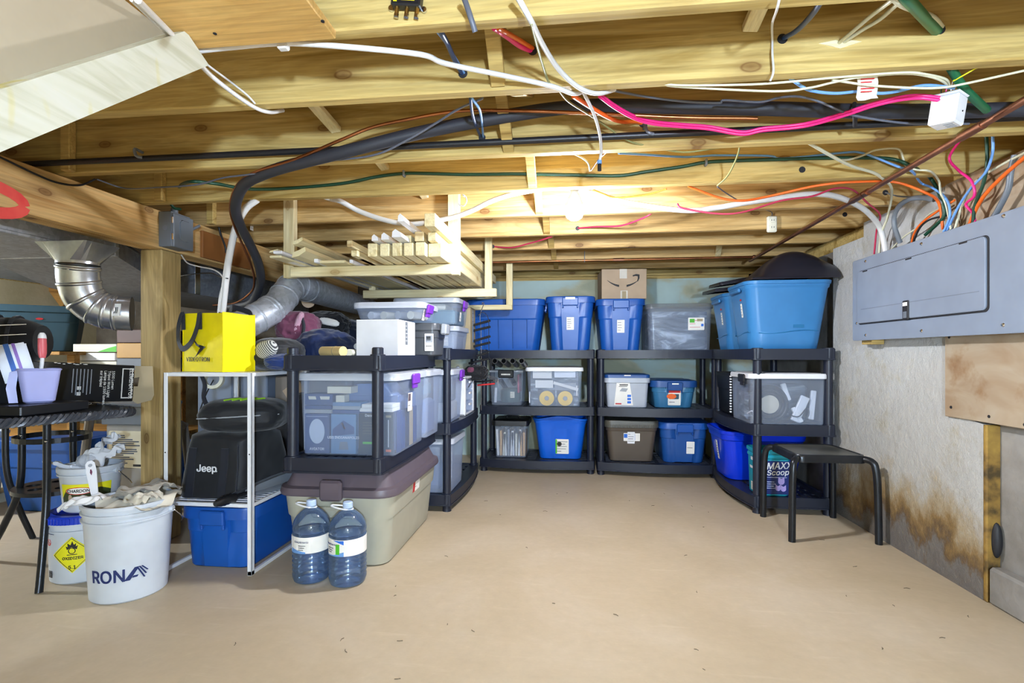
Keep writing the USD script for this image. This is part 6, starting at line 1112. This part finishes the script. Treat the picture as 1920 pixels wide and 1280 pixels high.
def umbrella():
    p0, p1 = aty(403, 953, 1.93), aty(552, 903, 2.37); p0[2], p1[2] = .322, .335; d = p1 - p0; t = Thing('umbrella', 'folded grey umbrella with a ribbed black handle on the rack shelf', 'umbrella', tuple(p0)); L = np.linalg.norm(d); u = d / L
    b = MB(); b.tube([u * s for s in np.linspace(0, .09, 12)], [.010 + .010 * math.sin(min(1, i / 5) * 1.4) + (.0015 if i % 2 else 0) for i in range(12)], 16); t.part('handle', b, 'black_plastic'); t.part('shaft', MB().cyl(u * .08, u * .2, .008, 10), 'black_steel'); t.part('strap', MB().tube([u * .08 + A(0, -.012, .012), u * .12 + A(0, -.02, .02), u * .17 + A(0, -.012, .02)], .004, 6, 5), 'strap_black')
    b = MB(); n = 18; R = []
    for s, r in ((.16, .012), (.22, .026), (.32, .032), (.45, .034), (.6, .03), (L, .02)): c = u * s; sd = unit(np.cross(u, (0, 0, 1))); a = np.arange(n) * 2 * math.pi / n; q = r * (1 + .16 * np.cos(a * 6)); R.append(c + np.cos(a)[:, None] * q[:, None] * sd + np.sin(a)[:, None] * q[:, None] * np.cross(sd, u))
    b.loft(R); t.part('canopy', b, 'canopy_gray', smooth=50)
plastic('canopy_gray', '767c84', .4); umbrella()
t = rough_tub('storage_tub', 'long blue tub with lid under the white rack on the floor', (-1.53, 2.06 + .30, 0), 0, .33, .60, .24, 'tub_blue', 'lid_blue', taper=.92)
run('black belt hanging from the top of the white rack', [(378, 704, 2.12), (384, 722, 2.14), (382, 745, 2.14), (392, 768, 2.13)], .011, 'strap_black', 'belt', 'belt', n=5, sq=.2); run('thin black cord hanging beside the belt on the rack', [(400, 712, 2.2), (388, 735, 2.2), (378, 760, 2.2), (372, 778, 2.2)], .003, 'cable_black', 'cord', 'cord')
q = aty(400, 711, 2.18); single('tape_roll', MB().lathe([(.03, -.012), (.045, -.012), (.045, .012), (.03, .012), (.03, -.012)], 24, frame(q + A(0, 0, 0), (1, .3, 0), (0, .2, 1))), 'cream_plastic', 'cream roll of tape hanging under the rack top', 'tape')
# dark cabinet behind the rack and the clothes heaped on it
t = Thing('metal_cabinet', 'pale blue-grey metal cabinet standing behind the white rack', 'cabinet', (-1.98, 2.96, 0)); t.part('body', MB().box(-.22, .22, -.15, .3, 0, .97, .006), 'panel_gray'); t.part('door_panel', MB().box(-.20, .0, -.156, -.15, .05, .92, .003), 'panel_gray'); t.part('trim', MB().box(.02, .05, -.16, -.15, .02, .95, .002), 'white_enamel')
t = Thing('carton', 'tall taupe carton behind the low shelving unit', 'box', (-1.53, 3.14, 0)); t.part('body', MB().box(-.20, .28, -.30, .35, 0, .80, .006), 'taupe_board'); t.part('flap', MB().bar((-.1, -.305, .75), (.08, -.315, .50), .12, .004, (0, 1, 0), .001), 'cardboard')
def pile(name, label, cat, loc, size, m, seed, rz=0, extra=None, **kw):
    t = Thing(name, label, cat, loc, rz); p = t.part('fabric', lump(*size, seed, **kw), m, smooth=60)
    for nm, mb, mm in extra or (): t.part(nm, mb, mm, on=p)
    return t
pile('sports_bag', 'black sports bag with a pale mesh pocket beside the yellow bag', 'bag', (-1.385, 2.30, RZ + .003), (.21, .26, .15), 'duffel_black', 31, 0, [('mesh_pocket', lump(.10, .05, .08, 33, .08).xf(rot(-14, (0, 1, 0)) @ tra(.04, -.115, .05)), 'mesh_fabric')], amp=.10)
pile('garment', 'royal blue nylon garment spilling below the black sports bag', 'clothing', (-1.31, 2.24, RZ + .003), (.16, .20, .075), 'cloth_blue', 35, 10, amp=.25)
pile('garment', 'burgundy striped shirt on top of the clothes heap', 'clothing', (-1.46, 2.62, .98), (.22, .22, .17), 'cloth_burgundy', 37, 20, [('stripe', lump(.035, .06, .12, 38).xf(rot(18, (0, 1, 0)) @ tra(-.02, -.09, .05)), 'rag_pink'), ('strap', MB().tube([(.03, -.10, .15), (.045, -.115, .10), (.04, -.118, .05)], .009, 6, 5), 'strap_black')], amp=.26)
pile('garment', 'black and white jersey behind the burgundy shirt', 'clothing', (-1.40, 2.82, 1.00), (.26, .2, .17), 'cloth_black', 41, 0, [('panel', lump(.12, .03, .04, 42).xf(rot(12, (0, 1, 0)) @ tra(.04, -.10, .10)), 'rag_white')], amp=.25)
pile('garment', 'shiny navy jacket in the middle of the clothes heap', 'clothing', (-1.30, 2.62, .81), (.24, .34, .24), 'cloth_navy', 43, -12, amp=.22)
pile('garment', 'dark clothing packed under the burgundy shirt', 'clothing', (-1.50, 2.72, .81), (.24, .4, .20), 'cloth_black', 45, 0, amp=.2)
pile('sports_bag', 'dark navy bag with a pale tag behind the low unit', 'bag', (-1.42, 3.16, .81), (.34, .40, .33), 'cloth_navy_dark', 47, 0, [('tag', MB().box(-.135, -.105, -.206, -.2, .18, .24, .001), 'gray_light')], amp=.16); 
pile('garment', 'flowered cloth peeking out beside the yellow bag', 'clothing', (-1.52, 2.50, .86), (.18, .12, .14), 'rag_gray', 49, 0, amp=.25)
t = Thing('board', 'long grey board lying on the dark clothes behind the white box', 'board', (-1.18, 3.14, 1.04), 0); t.part('plank', MB().box(-.06, .30, -.16, .2, 0, .02, .002), 'gray_light'); t.part('batten', MB().box(-.06, .3, -.16, -.13, -.12, 0, .002), 'black_plastic')
# ------------------------------------------------------------------ water jugs
def jug(label, x, y, rz, front):
    t = Thing('water_bottle', label, 'bottle', (x, y, 0), rz, None); pr = [(0, .006), (.03, .004), (.058, 0), (.069, .006), (.0745, .022)]
    for k in range(5): z = .034 + k * .018; pr += [(.0748, z), (.0722, z + .006), (.0722, z + .009), (.0748, z + .014)]
    pr += [(.0745, .126), (.0735, .128), (.0735, .196), (.075, .199), (.071, .206), (.0752, .213), (.0745, .225), (.069, .245), (.058, .264), (.044, .279), (.031, .289), (.022, .294), (.0195, .302), (.0, .303)]
    p = t.part('jug', MB().lathe(pr, 40), 'pet_blue', 'blue-tinted clear ribbed bottle', smooth=40)
    t.part('water', MB().lathe([(0, .006), (.066, .008), (.0725, .024)] + [q for k in range(5) for q in ((.0728, .034 + k * .018), (.0702, .041 + k * .018), (.0728, .048 + k * .018))] + [(.0715, .128), (.0715, .2), (.0, .2)], 32), 'water', 'blue-tinted water', on=p, smooth=40); t.part('label', MB().lathe([(.0738, .130), (.0748, .130), (.0748, .194), (.0738, .194)], 48), 'paper', 'printed paper band', on=p)
    lab = []
    if front: lab = [(bend_poly(sg.box(.012, -.022, .028, .018), .0752, -90, .16), 'green_ink'), (bend_poly(sg.Polygon([(-.0, .032), (.045, .032), (.045, .016), (.02, .026)]), .0750, -90, .16), 'blue_ink'), (bend_poly(sg.Polygon([(-.05, -.03), (.045, -.03), (.045, -.012), (.0, -.026)]), .0750, -90, .16), 'cable_blue')]
    else: lab = [(bend_poly(sg.box(-.055, -.028, -.028, .03), .0751, -90, .16), 'white_plastic'), (bend_poly(sg.box(-.05, -.026, -.03, -.021), .0754, -90, .16), 'ink'), (bend_poly(shapely.union_all([sg.box(-.05, -.01 + k * .008, -.032, -.007 + k * .008) for k in range(4)]), .0754, -90, .16), 'gray_light'), (bend_poly(sg.Polygon([(-.025, -.03), (.05, -.03), (.05, -.024), (-.02, -.012)]), .0752, -90, .16), 'cable_blue')]
    for mb, mm in lab: t.part('print', mb, mm, on=p, smooth=False)
    v, f = bend_text('Compliments', .0075, .0756, -90 + (-14 if front else 22), .172, .0006, False, slant=.25); t.part('lettering', MB().add(v, f), 'navy_ink', on=p, smooth=False)
    t.part('print', bend_poly(shapely.union_all([sg.box(-.03, -k * .008, -.03 + .03 * (1 - k * .15), -k * .008 + .0018) for k in range(3)]), .0756, -90 + (0 if front else 38), .16), 'ink', on=p, smooth=False)
    t.part('cap', MB().lathe([(.0, .327), (.017, .327), (.0195, .324), (.020, .304), (0, .304)], 24), 'cap_pale'); a = math.radians(205); c = A(math.cos(a), math.sin(a), 0); s = A(-c[1], c[0], 0)
    q = [s * .021 + A(0, 0, .3), c * .03 + s * .02 + A(0, 0, .304), c * .062 + s * .010 + A(0, 0, .309), c * .068 + A(0, 0, .310), c * .062 - s * .010 + A(0, 0, .309), c * .03 - s * .02 + A(0, 0, .304), -s * .021 + A(0, 0, .3), -c * .021 + A(0, 0, .297), s * .021 + A(0, 0, .3)]
    t.part('carry_handle', MB().tube(q, .0035, 8, 5), 'white_plastic')
def pet(name, tint, body, a):
    mk(name, {'t': ('transparent_bsdf', {'color': tint}), 'd': ('diffuse_bsdf', {'color': body}), 'lw': ('layer_weight', {'blend': .3}), 'mr': ('map_range', {'from_min': 0., 'from_max': 1., 'to_min': a, 'to_max': min(1., a + .4)}), 'mx': ('mix_closure', {}),
              'g': ('glossy_bsdf', {'color': (.9, .95, 1.), 'roughness': .07}), 'fr': ('fresnel', {'IOR': 1.5}), 'my': ('mix_closure', {})},
       [('lw.facing', 'mr.value'), ('mr.result', 'mx.fac'), ('t.BSDF', 'mx.closure1'), ('d.BSDF', 'mx.closure2'), ('fr.fac', 'my.fac'), ('mx.closure', 'my.closure1'), ('g.BSDF', 'my.closure2')], 'my.closure')
pet('pet_blue', (.86, .92, .98), (.30, .45, .70), .06); pet('water', (.66, .78, .95), (.08, .20, .48), .10)
jug('left of two large blue-tinted water jugs by the taupe tub', -1.068, 2.02, -28, False); jug('right of two large water jugs, with a green patch on its label', -.905, 2.008, -22, True)

# ------------------------------------------------------------------ patio table on the left and what stands on it
TZ = .70
def patio_table():
    t = Thing('patio_table', 'black patio table with a braided wicker rim', 'table', (-2.369, 1.682, 0), -21.5); r, *_ = rr(.74, .98, .08, 0)
    t.part('top', MB().poly(sg.Polygon(r[:, :2]), TZ - .012, TZ - .001), 'black_steel'); b = MB()
    per = np.vstack([r[:, :2], r[:1, :2]]); L = np.concatenate([[0], np.cumsum(np.linalg.norm(np.diff(per, axis=0), axis=1))]); m = 90; s = np.linspace(0, L[-1], m + 1); px, py = np.interp(s, L, per[:, 0]), np.interp(s, L, per[:, 1])
    b.tube(np.column_stack([px, py, np.full(m + 1, TZ - .016)]), .014, 8)
    for ph in (0, 1, 2):
        ss = np.linspace(0, L[-1], 420); a = ss / .055 * 2 * math.pi + ph * 2.1; X_, Y_ = np.interp(ss, L, per[:, 0]), np.interp(ss, L, per[:, 1]); n = np.column_stack([X_, Y_]); n /= np.linalg.norm(n, axis=1, keepdims=True); b.tube(np.column_stack([X_ + n[:, 0] * (.010 + .006 * np.cos(a)), Y_ + n[:, 1] * (.010 + .006 * np.cos(a)), TZ - .016 + .013 * np.sin(a)]), .0075, 5)
    t.part('braided_rim', b, 'wicker'); Ri = rot(21.5)[:3, :3]; loc_ = lambda a: Ri @ (a - A(-2.369, 1.682, 0))
    for (u0, y0), foot in (((88, 1.85), (-2.058, 1.775)), ((41, 1.97), (-2.62, 2.02)), ((137, 2.10), (-2.12, 2.24)), ((10, 2.2), (-2.7, 2.3))):
        x0 = aty(u0, 797, y0)[0]; q = [A(x0 + .0, y0, TZ - .02), A(x0, y0, .60), A(x0 + (foot[0] - x0) * .05, y0 + (foot[1] - y0) * .05, .36), A(x0 + (foot[0] - x0) * .45, y0 + (foot[1] - y0) * .45, .18), A(*foot, 0)]
        lg = t.part('leg', MB().tube([loc_(a) for a in q], .0135, 12, 6), 'black_steel'); t.part('bolt', MB().ball(loc_(q[1] + A(.01, -.012, -.02)), .006, sub=1), 'chrome', on=lg)
    c = loc_(A(-2.27, 2.02, 0))
    ring_ = [c + A(.15 * math.cos(a), .13 * math.sin(a), .565) for a in np.linspace(0, 2 * math.pi, 30)]; b = MB(); [b.bar(p, q_, .022, .004, (p[0] - c[0], p[1] - c[1], 0)) for p, q_ in zip(ring_[:-1], ring_[1:])]; t.part('ring_brace', b, 'black_steel')
    g = affinity.scale(sg.Point(c[0], c[1]).buffer(.16, 20), 1, .85)
    for k in range(5): a = k * 1.257; g = g.difference(sg.Point(c[0] + .085 * math.cos(a), c[1] + .075 * math.sin(a)).buffer(.026, 8))
    t.part('foot_plate', MB().poly(g, .335, .352), 'black_steel')
patio_table()
single('tray', MB().box(-2.19, -2.0, 1.66, 1.93, TZ + .001, TZ + .038, .004), 'black_plastic', 'thin black tray under the lavender cup', 'tray')
def lavender_cup():
    t = Thing('cup', 'lavender plastic scoop cup holding a brush', 'cup', (-2.085, 1.80, TZ + .039), 50); T = Tub(.128, .115, .135, .74, .02); t.part('body', T.body((0, .5, 1), None, lip=(.003, .006)), 'lavender')
    t.part('handle', MB().loft([np.array([(-.048 - dx, -.018, z), (-.048 - dx, .018, z), (-.062 - dx - w, .018, z), (-.062 - dx - w, -.018, z)]) for dx, w, z in ((.0, .004, .128), (.012, .01, .122), (.018, .014, .06), (.012, .012, .004))]), 'lavender')
lavender_cup()
def brush():
    p0, p1 = aty(79, 624, 1.80), aty(80, 700, 1.79); d = p1 - p0; t = Thing('brush', 'dish brush with a red and white handle in the lavender cup', 'brush', tuple(p0)); t.part('grip', MB().tube([d * s for s in (0, .03, .12, .3, .5, .62)], [.003, .010, .0155, .0165, .016, .011], 14, 4, sq=.6), 'brush_red'); t.part('grip_tip', MB().tube([d * s for s in (-.012, .0, .06, .14)], [.002, .009, .0145, .0165], 14, 3, sq=.62), 'white_plastic'); t.part('neck', MB().tube([d * .60, d * .8 + A(-.004, 0, 0), d * 1.1 + A(-.014, 0, 0)], .0065, 10, 5), 'white_plastic')
clear('film_haze', (.9, .92, .95), (.78, .76, .78), .55, .2); plastic('brush_red', 'd06068', .4); brush()
t = Thing('zip_bag', 'clear zipper bag with blue and purple closing strips in the cup', 'bag', tuple(aty(34, 700, 1.80))); M4 = frame((0, 0, 0), (.65, .74, .24), (-.16, -.18, 1)); t.part('film', MB().box(-.045, .045, -.03, .118, 0, .002, M=M4), 'film_haze'); t.part('film', MB().box(-.04, .05, -.03, .112, -.008, -.006, M=M4), 'film_haze'); t.part('zip_strip', MB().box(-.016, .0, -.03, .122, .002, .0035, M=M4), 'blue_ink'); t.part('zip_strip', MB().box(.008, .018, -.03, .12, .002, .0035, M=M4), 'purple')
def lamp_box():
    pr_, pl_ = A(-2.09, 2.24, TZ + .004), A(-2.262, 1.62, TZ + .046); ax = unit(pr_ - pl_); L = np.linalg.norm(pr_ - pl_); t = Thing('carton', 'long black printed work-light carton with an open cardboard end', 'box', tuple(pl_)); up = A(0, 0, 1); M4 = frame((0, 0, 0), ax, up); hh, dd = .172, .14
    bx = t.part('body', MB().box(0, L, 0, hh, -dd, 0, .003, M4), 'carton_black'); Z = .0006
    t.part('scuff', MB().poly(shapely.union_all([affinity.scale(sg.Point(L - .32 + .016 * k + .004 * math.sin(k * 5), hh - .002 - .002 * (k % 3)).buffer(.004, 4), 1.6 + math.sin(k * 3), .45) for k in range(8)] + [affinity.scale(sg.Point(L - .30 + .019 * k, .006).buffer(.003, 4), 1.8, .6) for k in (0, 1, 3)]), 0, Z, M4), 'paper', 'worn white scuffs', on=bx, smooth=False, kind='stuff')
    R = lambda x, y: M4 @ tra(x, y, .0004) @ rot(-90)
    for k, s_ in enumerate(('1500 Lumen', 'Tripod Work Light', 'Lampe de 1500 lumens', 'sur trépied')): t.part('lettering', MB().text(s_, .0105, R(L - .098 - k * .0165, hh - .03), .0007, True, 'l'), 'paper', on=bx, smooth=False)
    b = MB(); r = random.Random(4)
    for k in range(6): x = L - .185 - k * .014; b.box(x, x + .0035, .03 + r.uniform(0, .03), hh - .025, 0, .0011, M=M4)
    t.part('print', b, 'gray_light', on=bx, smooth=False, kind='stuff'); fp = t.part('frame_print', MB().poly(sg.box(L - .055, .015, L - .008, hh - .015).difference(sg.box(L - .05, .02, L - .013, hh - .02)), 0, .0011, M4), 'paper', on=bx, smooth=False); t.part('lettering', MB().text('ELIMINATOR', .017, R(L - .022, hh / 2 + .0), .0008, True, 'c', .98), 'paper', on=bx, smooth=False)
    for k in range(2): t.part('print', MB().box(L - .235, L - .22, .03 + k * .025, .045 + k * .025, 0, .0011, M=M4), 'paper', on=bx)
    g = sg.Polygon([(L, hh - .002), (L + .088, hh), (L + .092, .06), (L + .075, .006), (L + .02, -.012), (L, .0)]).difference(sg.Polygon([(L, hh - .06), (L + .02, hh - .055), (L + .016, hh - .10), (L, hh - .1)])); fl = t.part('flap', MB().poly(affinity.translate(g, -L, 0), -.006, -.003, M4 @ tra(L, 0, 0) @ rot(-32, (0, 1, 0))), 'cardboard_tan', 'open cardboard end flap'); t.part('flap', MB().bar(M4[:3, :3] @ A(L, .002, -.06), M4[:3, :3] @ A(L + .10, .024, -.03), .08, .003, (0, 0, 1), .001), 'cardboard_tan')
plastic('carton_black', '17181c', .45); lamp_box()
def organizer():
    c = A(-2.36, 1.86, TZ + .222); t = Thing('organizer', 'black pleated fabric organizer with white piping on the carton', 'bag', tuple(c), 40); b = MB(); n = 20; R = []
    for k in range(13): f = k / 12; s = .07 + .03 * math.sin(f * 9.4) * .35 + .035 * math.sin(math.pi * f); a = np.linspace(0, 2 * math.pi, n, endpoint=False); R.append(np.column_stack([np.full(n, -.26 + f * .42), .085 * np.cos(a), .05 + s * np.sin(a) + .01]))
    b.loft(R); p = t.part('body', b.xf(rot(-14)), 'cloth_black', smooth=50)
    for k in range(5): f = .12 + k * .17; t.part('pleat', MB().loft([np.column_stack([np.full(n, -.26 + f * .42 + o), .090 * np.cos(a), .06 + (.098 + .02 * math.sin(math.pi * f)) * np.sin(a)]) for o in (-.006, .006)]).xf(rot(-14)), 'strap_black', on=p)
    for k in range(3): t.part('piping', MB().tube([(-.24, -.075 - .004 * k, .03 + k * .035), (-.05, -.105, .035 + k * .04), (.14, -.085, .05 + k * .04)], .0022, 6, 5).xf(rot(-14)), 'paper', on=p)
organizer()

# ------------------------------------------------------------------ far left: shelf, tubs and boxes beyond the table
def left_bench():
    t = Thing('wooden_shelf', 'rough two-level wooden shelf on the far left', 'shelf', (0, 0, 0))
    t.part('board', MB().box(-4.35, -3.28, 2.96, 3.62, .925, .948, .003), 'beam_plank'); t.part('board', MB().box(-4.35, -2.72, 3.12, 3.66, .80, .822, .003), 'beam_plank'); t.part('board', MB().box(-4.35, -2.72, 3.12, 3.66, .36, .382, .003), 'beam_plank')
    for x in (-4.3, -3.42): t.part('post', MB().box(x - .03, x + .03, 3.58, 3.62, .06, .925, .003), 'beam_plank')
    t.part('post', MB().box(-3.34, -3.28, 3.06, 3.10, .06, .925, .003), 'beam_plank'); t.part('post', MB().box(-3.0, -2.96, 3.62, 3.66, 0, .80, .003), 'beam_plank')
wood('beam_plank', 'b98a48', '8a5f2c', '4a2c12', 0); left_bench()
t = rough_tub('storage_tub', 'slate-blue tub with a small red badge on the wooden shelf', (-3.86, 3.22, .95), 40, .66, .42, .31, 'tub_slate', None, end=False, handle=False, taper=.88); t.part('maker_badge', MB().poly(affinity.scale(sg.Point(0, 0).buffer(.02, 10), 1, .35), 0, .002, t.T.fr(0, .12, .225, .003)), 'red_ink', 'red oval badge'); t.part('rim_ledge', MB().loft([ring(t.T.w, t.T.d, .06, z, None, 0, o) for z, o in ((.268, .0), (.272, .012), (.31, .016), (.316, .014), (.316, .0))], (False, False)), 'tub_slate')
t = Thing('board_game', 'white boxed game with a green corner, top of the stack', 'box', (-3.22, 3.30, .945)); t.part('lid', MB().box(-.16, .17, -.16, .16, 0, .055, .003), 'cream_plastic'); t.part('print', MB().poly(sg.Polygon([(.03, .0), (.17, .0), (.17, .04), (.11, .025)]), 0, .001, frame((0, -.161, .002), (1, 0, 0), (0, 0, 1))), 'green_ink')
t = Thing('board_game', 'white boxed game in the middle of the stack', 'box', (-3.23, 3.30, .888)); t.part('lid', MB().box(-.17, .17, -.16, .16, 0, .052, .003), 'paper'); t = Thing('board_game', 'cream boxed game at the bottom of the stack', 'box', (-3.22, 3.30, .823)); t.part('lid', MB().box(-.17, .17, -.16, .16, 0, .06, .003), 'cream_plastic')
def binder(label, z, h, m, x=-2.90):
    t = Thing('binder', label, 'binder', (x, 3.30, z)); t.part('cover', MB().box(-.14, .15, -.17, .17, 0, h, .004), m)
    for q in (-.1,): t.part('ring', MB().tube([(-.14 - .045 * math.sin(a), q, h / 2 + .045 * math.cos(a)) for a in np.linspace(.1, 3.0, 12)], .0035, 6), 'chrome'); t.part('ring', MB().tube([(-.14 - .045 * math.sin(a), q + .012, h / 2 + .045 * math.cos(a)) for a in np.linspace(.1, 3.0, 12)], .0035, 6), 'chrome')
    return t
plastic('leather_brown', '5c4038', .55); plastic('binder_tan', 'c39450', .5)
binder('dark grey binder at the bottom of the binder stack', .823, .08, 'steel_gray'); binder('tan leather binder in the middle of the binder stack', .905, .10, 'binder_tan'); binder('mottled brown binder on top of the binder stack', 1.007, .09, 'leather_brown')
t = rough_tub('storage_tub', 'pale blue-grey tub at the left edge under the table', (-3.62, 2.62, .061), 0, .34, .42, .40, 'tote_pale', None, handle=False); 
t = rough_tub('storage_tub', 'blue lidded tub on the floor behind the table legs', (-3.12, 2.83, .0), 0, .58, .38, .40, 'tub_navy', 'lid_navy', end=False, handle=False)
t = rough_tub('storage_tub', 'dark blue tub on the floor just left of the post', (-2.56, 2.96, .0), 0, .40, .40, .36, 'tub_navy', None, handle=False)
t = Thing('chair', 'brown plastic chair back and arm lying behind the table', 'chair', (-2.60, 2.68, 0)); 
t.part('arm', MB().tube([(-.10, -.10, .665), (-.05, -.05, .62), (.05, .0, .58), (.25, .08, .55), (.34, .12, .50)], .028, 10, 6, sq=.7), 'taupe_plastic'); t.part('back', MB().tube([(-.06, -.02, .66), (.1, .0, .65), (.3, .05, .62)], .034, 10, 6, sq=.6), 'taupe_plastic'); t.part('leg', MB().tube([(-.08, -.08, .64), (-.12, -.09, .3), (-.14, -.1, 0)], .022, 10, 6), 'taupe_plastic'); t.part('leg', MB().tube([(.32, .12, .52), (.34, .13, .3), (.36, .14, .0)], .022, 10, 6), 'taupe_plastic')
t = Thing('carton', 'grey carton with a printed form, standing left of the post', 'box', (-2.26, 2.50, 0)); bx = t.part('body', MB().box(-.13, .12, -.10, .12, 0, .565, .004), 'carton_gray'); M4 = frame((.0, -.101, .44), (1, 0, 0), (0, 0, 1)); sticker(t, bx, M4 @ tra(-.015, 0, 0), .20, .19, 'form_paper', 15, 'cable_gray', 'printed_form', blocks=[(.2, .45, -.46, -.4, 'ink'), (-.4, -.1, -.46, -.42, 'ink')])
t = Thing('metal_box', 'plain grey metal box on the carton with the printed form', 'box', (-2.26, 2.49, .567)); t.part('body', MB().box(-.15, .125, -.10, .12, 0, .105, .004), 'steel_gray'); t.part('lid', MB().box(-.153, .128, -.103, .123, .09, .108, .003), 'steel_gray')
t = Thing('brace', 'orange-brown diagonal wooden brace on the far left wall', 'brace'); t.part('plank', MB().bar(aty(84, 520, 4.2), aty(122, 572, 4.2), .075, .03, (0, 1, 0), .003), 'beam_plank')
# hangers hanging at the corner of the left unit
def trouser_hanger():
    c = aty(905, 578, 3.72); t = Thing('clothes_hanger', 'chrome multi-bar trouser hanger with black bars on the rack corner', 'hanger', tuple(c)); t.part('wire', MB().tube([(.0, 0, .03), (-.004, 0, .04), (.006, 0, .042), (.01, 0, .03), (.0, 0, .01), (-.02, 0, -.06), (-.012, 0, -.2), (-.012, 0, -.75)], .003, 6, 5), 'chrome'); t.part('wire', MB().tube([(-.03, 0, -.05), (0, -.01, -.03), (.03, 0, -.05), (.045, 0, -.10), (.045, 0, -.22), (.05, 0, -.40)], .0025, 6, 5), 'chrome')
    for k in range(6): z = -.10 - k * .058; t.part('bar', MB().bar((-.10, -.03, z - .035 + .02 * (k % 2)), (.055, .02, z + .012 + .012 * (k % 2)), .017, .017, (0, 1, 0), .004), 'cloth_black')
trouser_hanger()
def bar_hanger():
    c = aty(928, 712, 3.72); t = Thing('clothes_hanger', 'chrome folding hanger lying out from the left unit', 'hanger', tuple(c))
    for k in range(5): t.part('wire', MB().tube([(-.12, .0, .06 - k * .006), (-.04, -.0, .03 - k * .006), (.02, -.01, .01 - k * .007), (.025, -.01, -.01 - k * .007)], .002, 6, 5), 'chrome')
    t.part('bar', MB().tube([(-.2, 0, -.015), (-.08, 0, -.012), (.0, 0, .0)], .006, 8, 5), 'black_plastic')
bar_hanger()
single('rod', MB().cyl(aty(895, 722, 3.72), aty(928, 719, 3.72), .0065, 10), 'red_ink', 'short bright red rod at the corner of the left unit', 'rod')
t = Thing('folded_umbrella', 'crumpled black fabric with patterned lining at the unit corner', 'umbrella', tuple(aty(893, 706, 3.66))); p = t.part('fabric', lump(.16, .12, .11, 61, .3, 2.4).xf(tra(0, 0, -.03)), 'cloth_black'); t.part('rib', MB().cyl((0, 0, .02), (-.05, -.04, -.075), .004, 6), 'cloth_black', on=p); t.part('lining', lump(.05, .03, .04, 62).xf(tra(-.03, -.055, .03)), 'cloth_burgundy', on=p)
t = Thing('bracket', 'white plastic bracket standing on the small drawer unit', 'bracket', (-.83, 3.47, D2 + .263)); t.part('base', MB().box(-.07, .09, -.05, .05, 0, .008, .002), 'white_plastic'); t.part('stem', MB().lathe([(0, .008), (.012, .008), (.010, .03), (.008, .045), (.014, .055), (.012, .068), (0, .072)], 16, tra(.06, 0, 0)), 'white_plastic')
# straw and grit scattered over the floor
b = MB(); r = random.Random(3)
for k in range(60):
    x, y = r.uniform(-1.2, 1.5), r.uniform(.75, 3.6); a = r.uniform(0, 6.3); L = r.uniform(.008, .028)
    b.tube([(x, y, .0012), (x + L * .5 * math.cos(a), y + L * .5 * math.sin(a), .002), (x + L * math.cos(a + .3), y + L * math.sin(a + .3), .0012)], .0009, 4)
plastic('ink_brown', '4a4030', .8); single('debris', b, 'ink_brown', 'dark straw bits scattered over the painted floor', 'debris', kind='stuff')
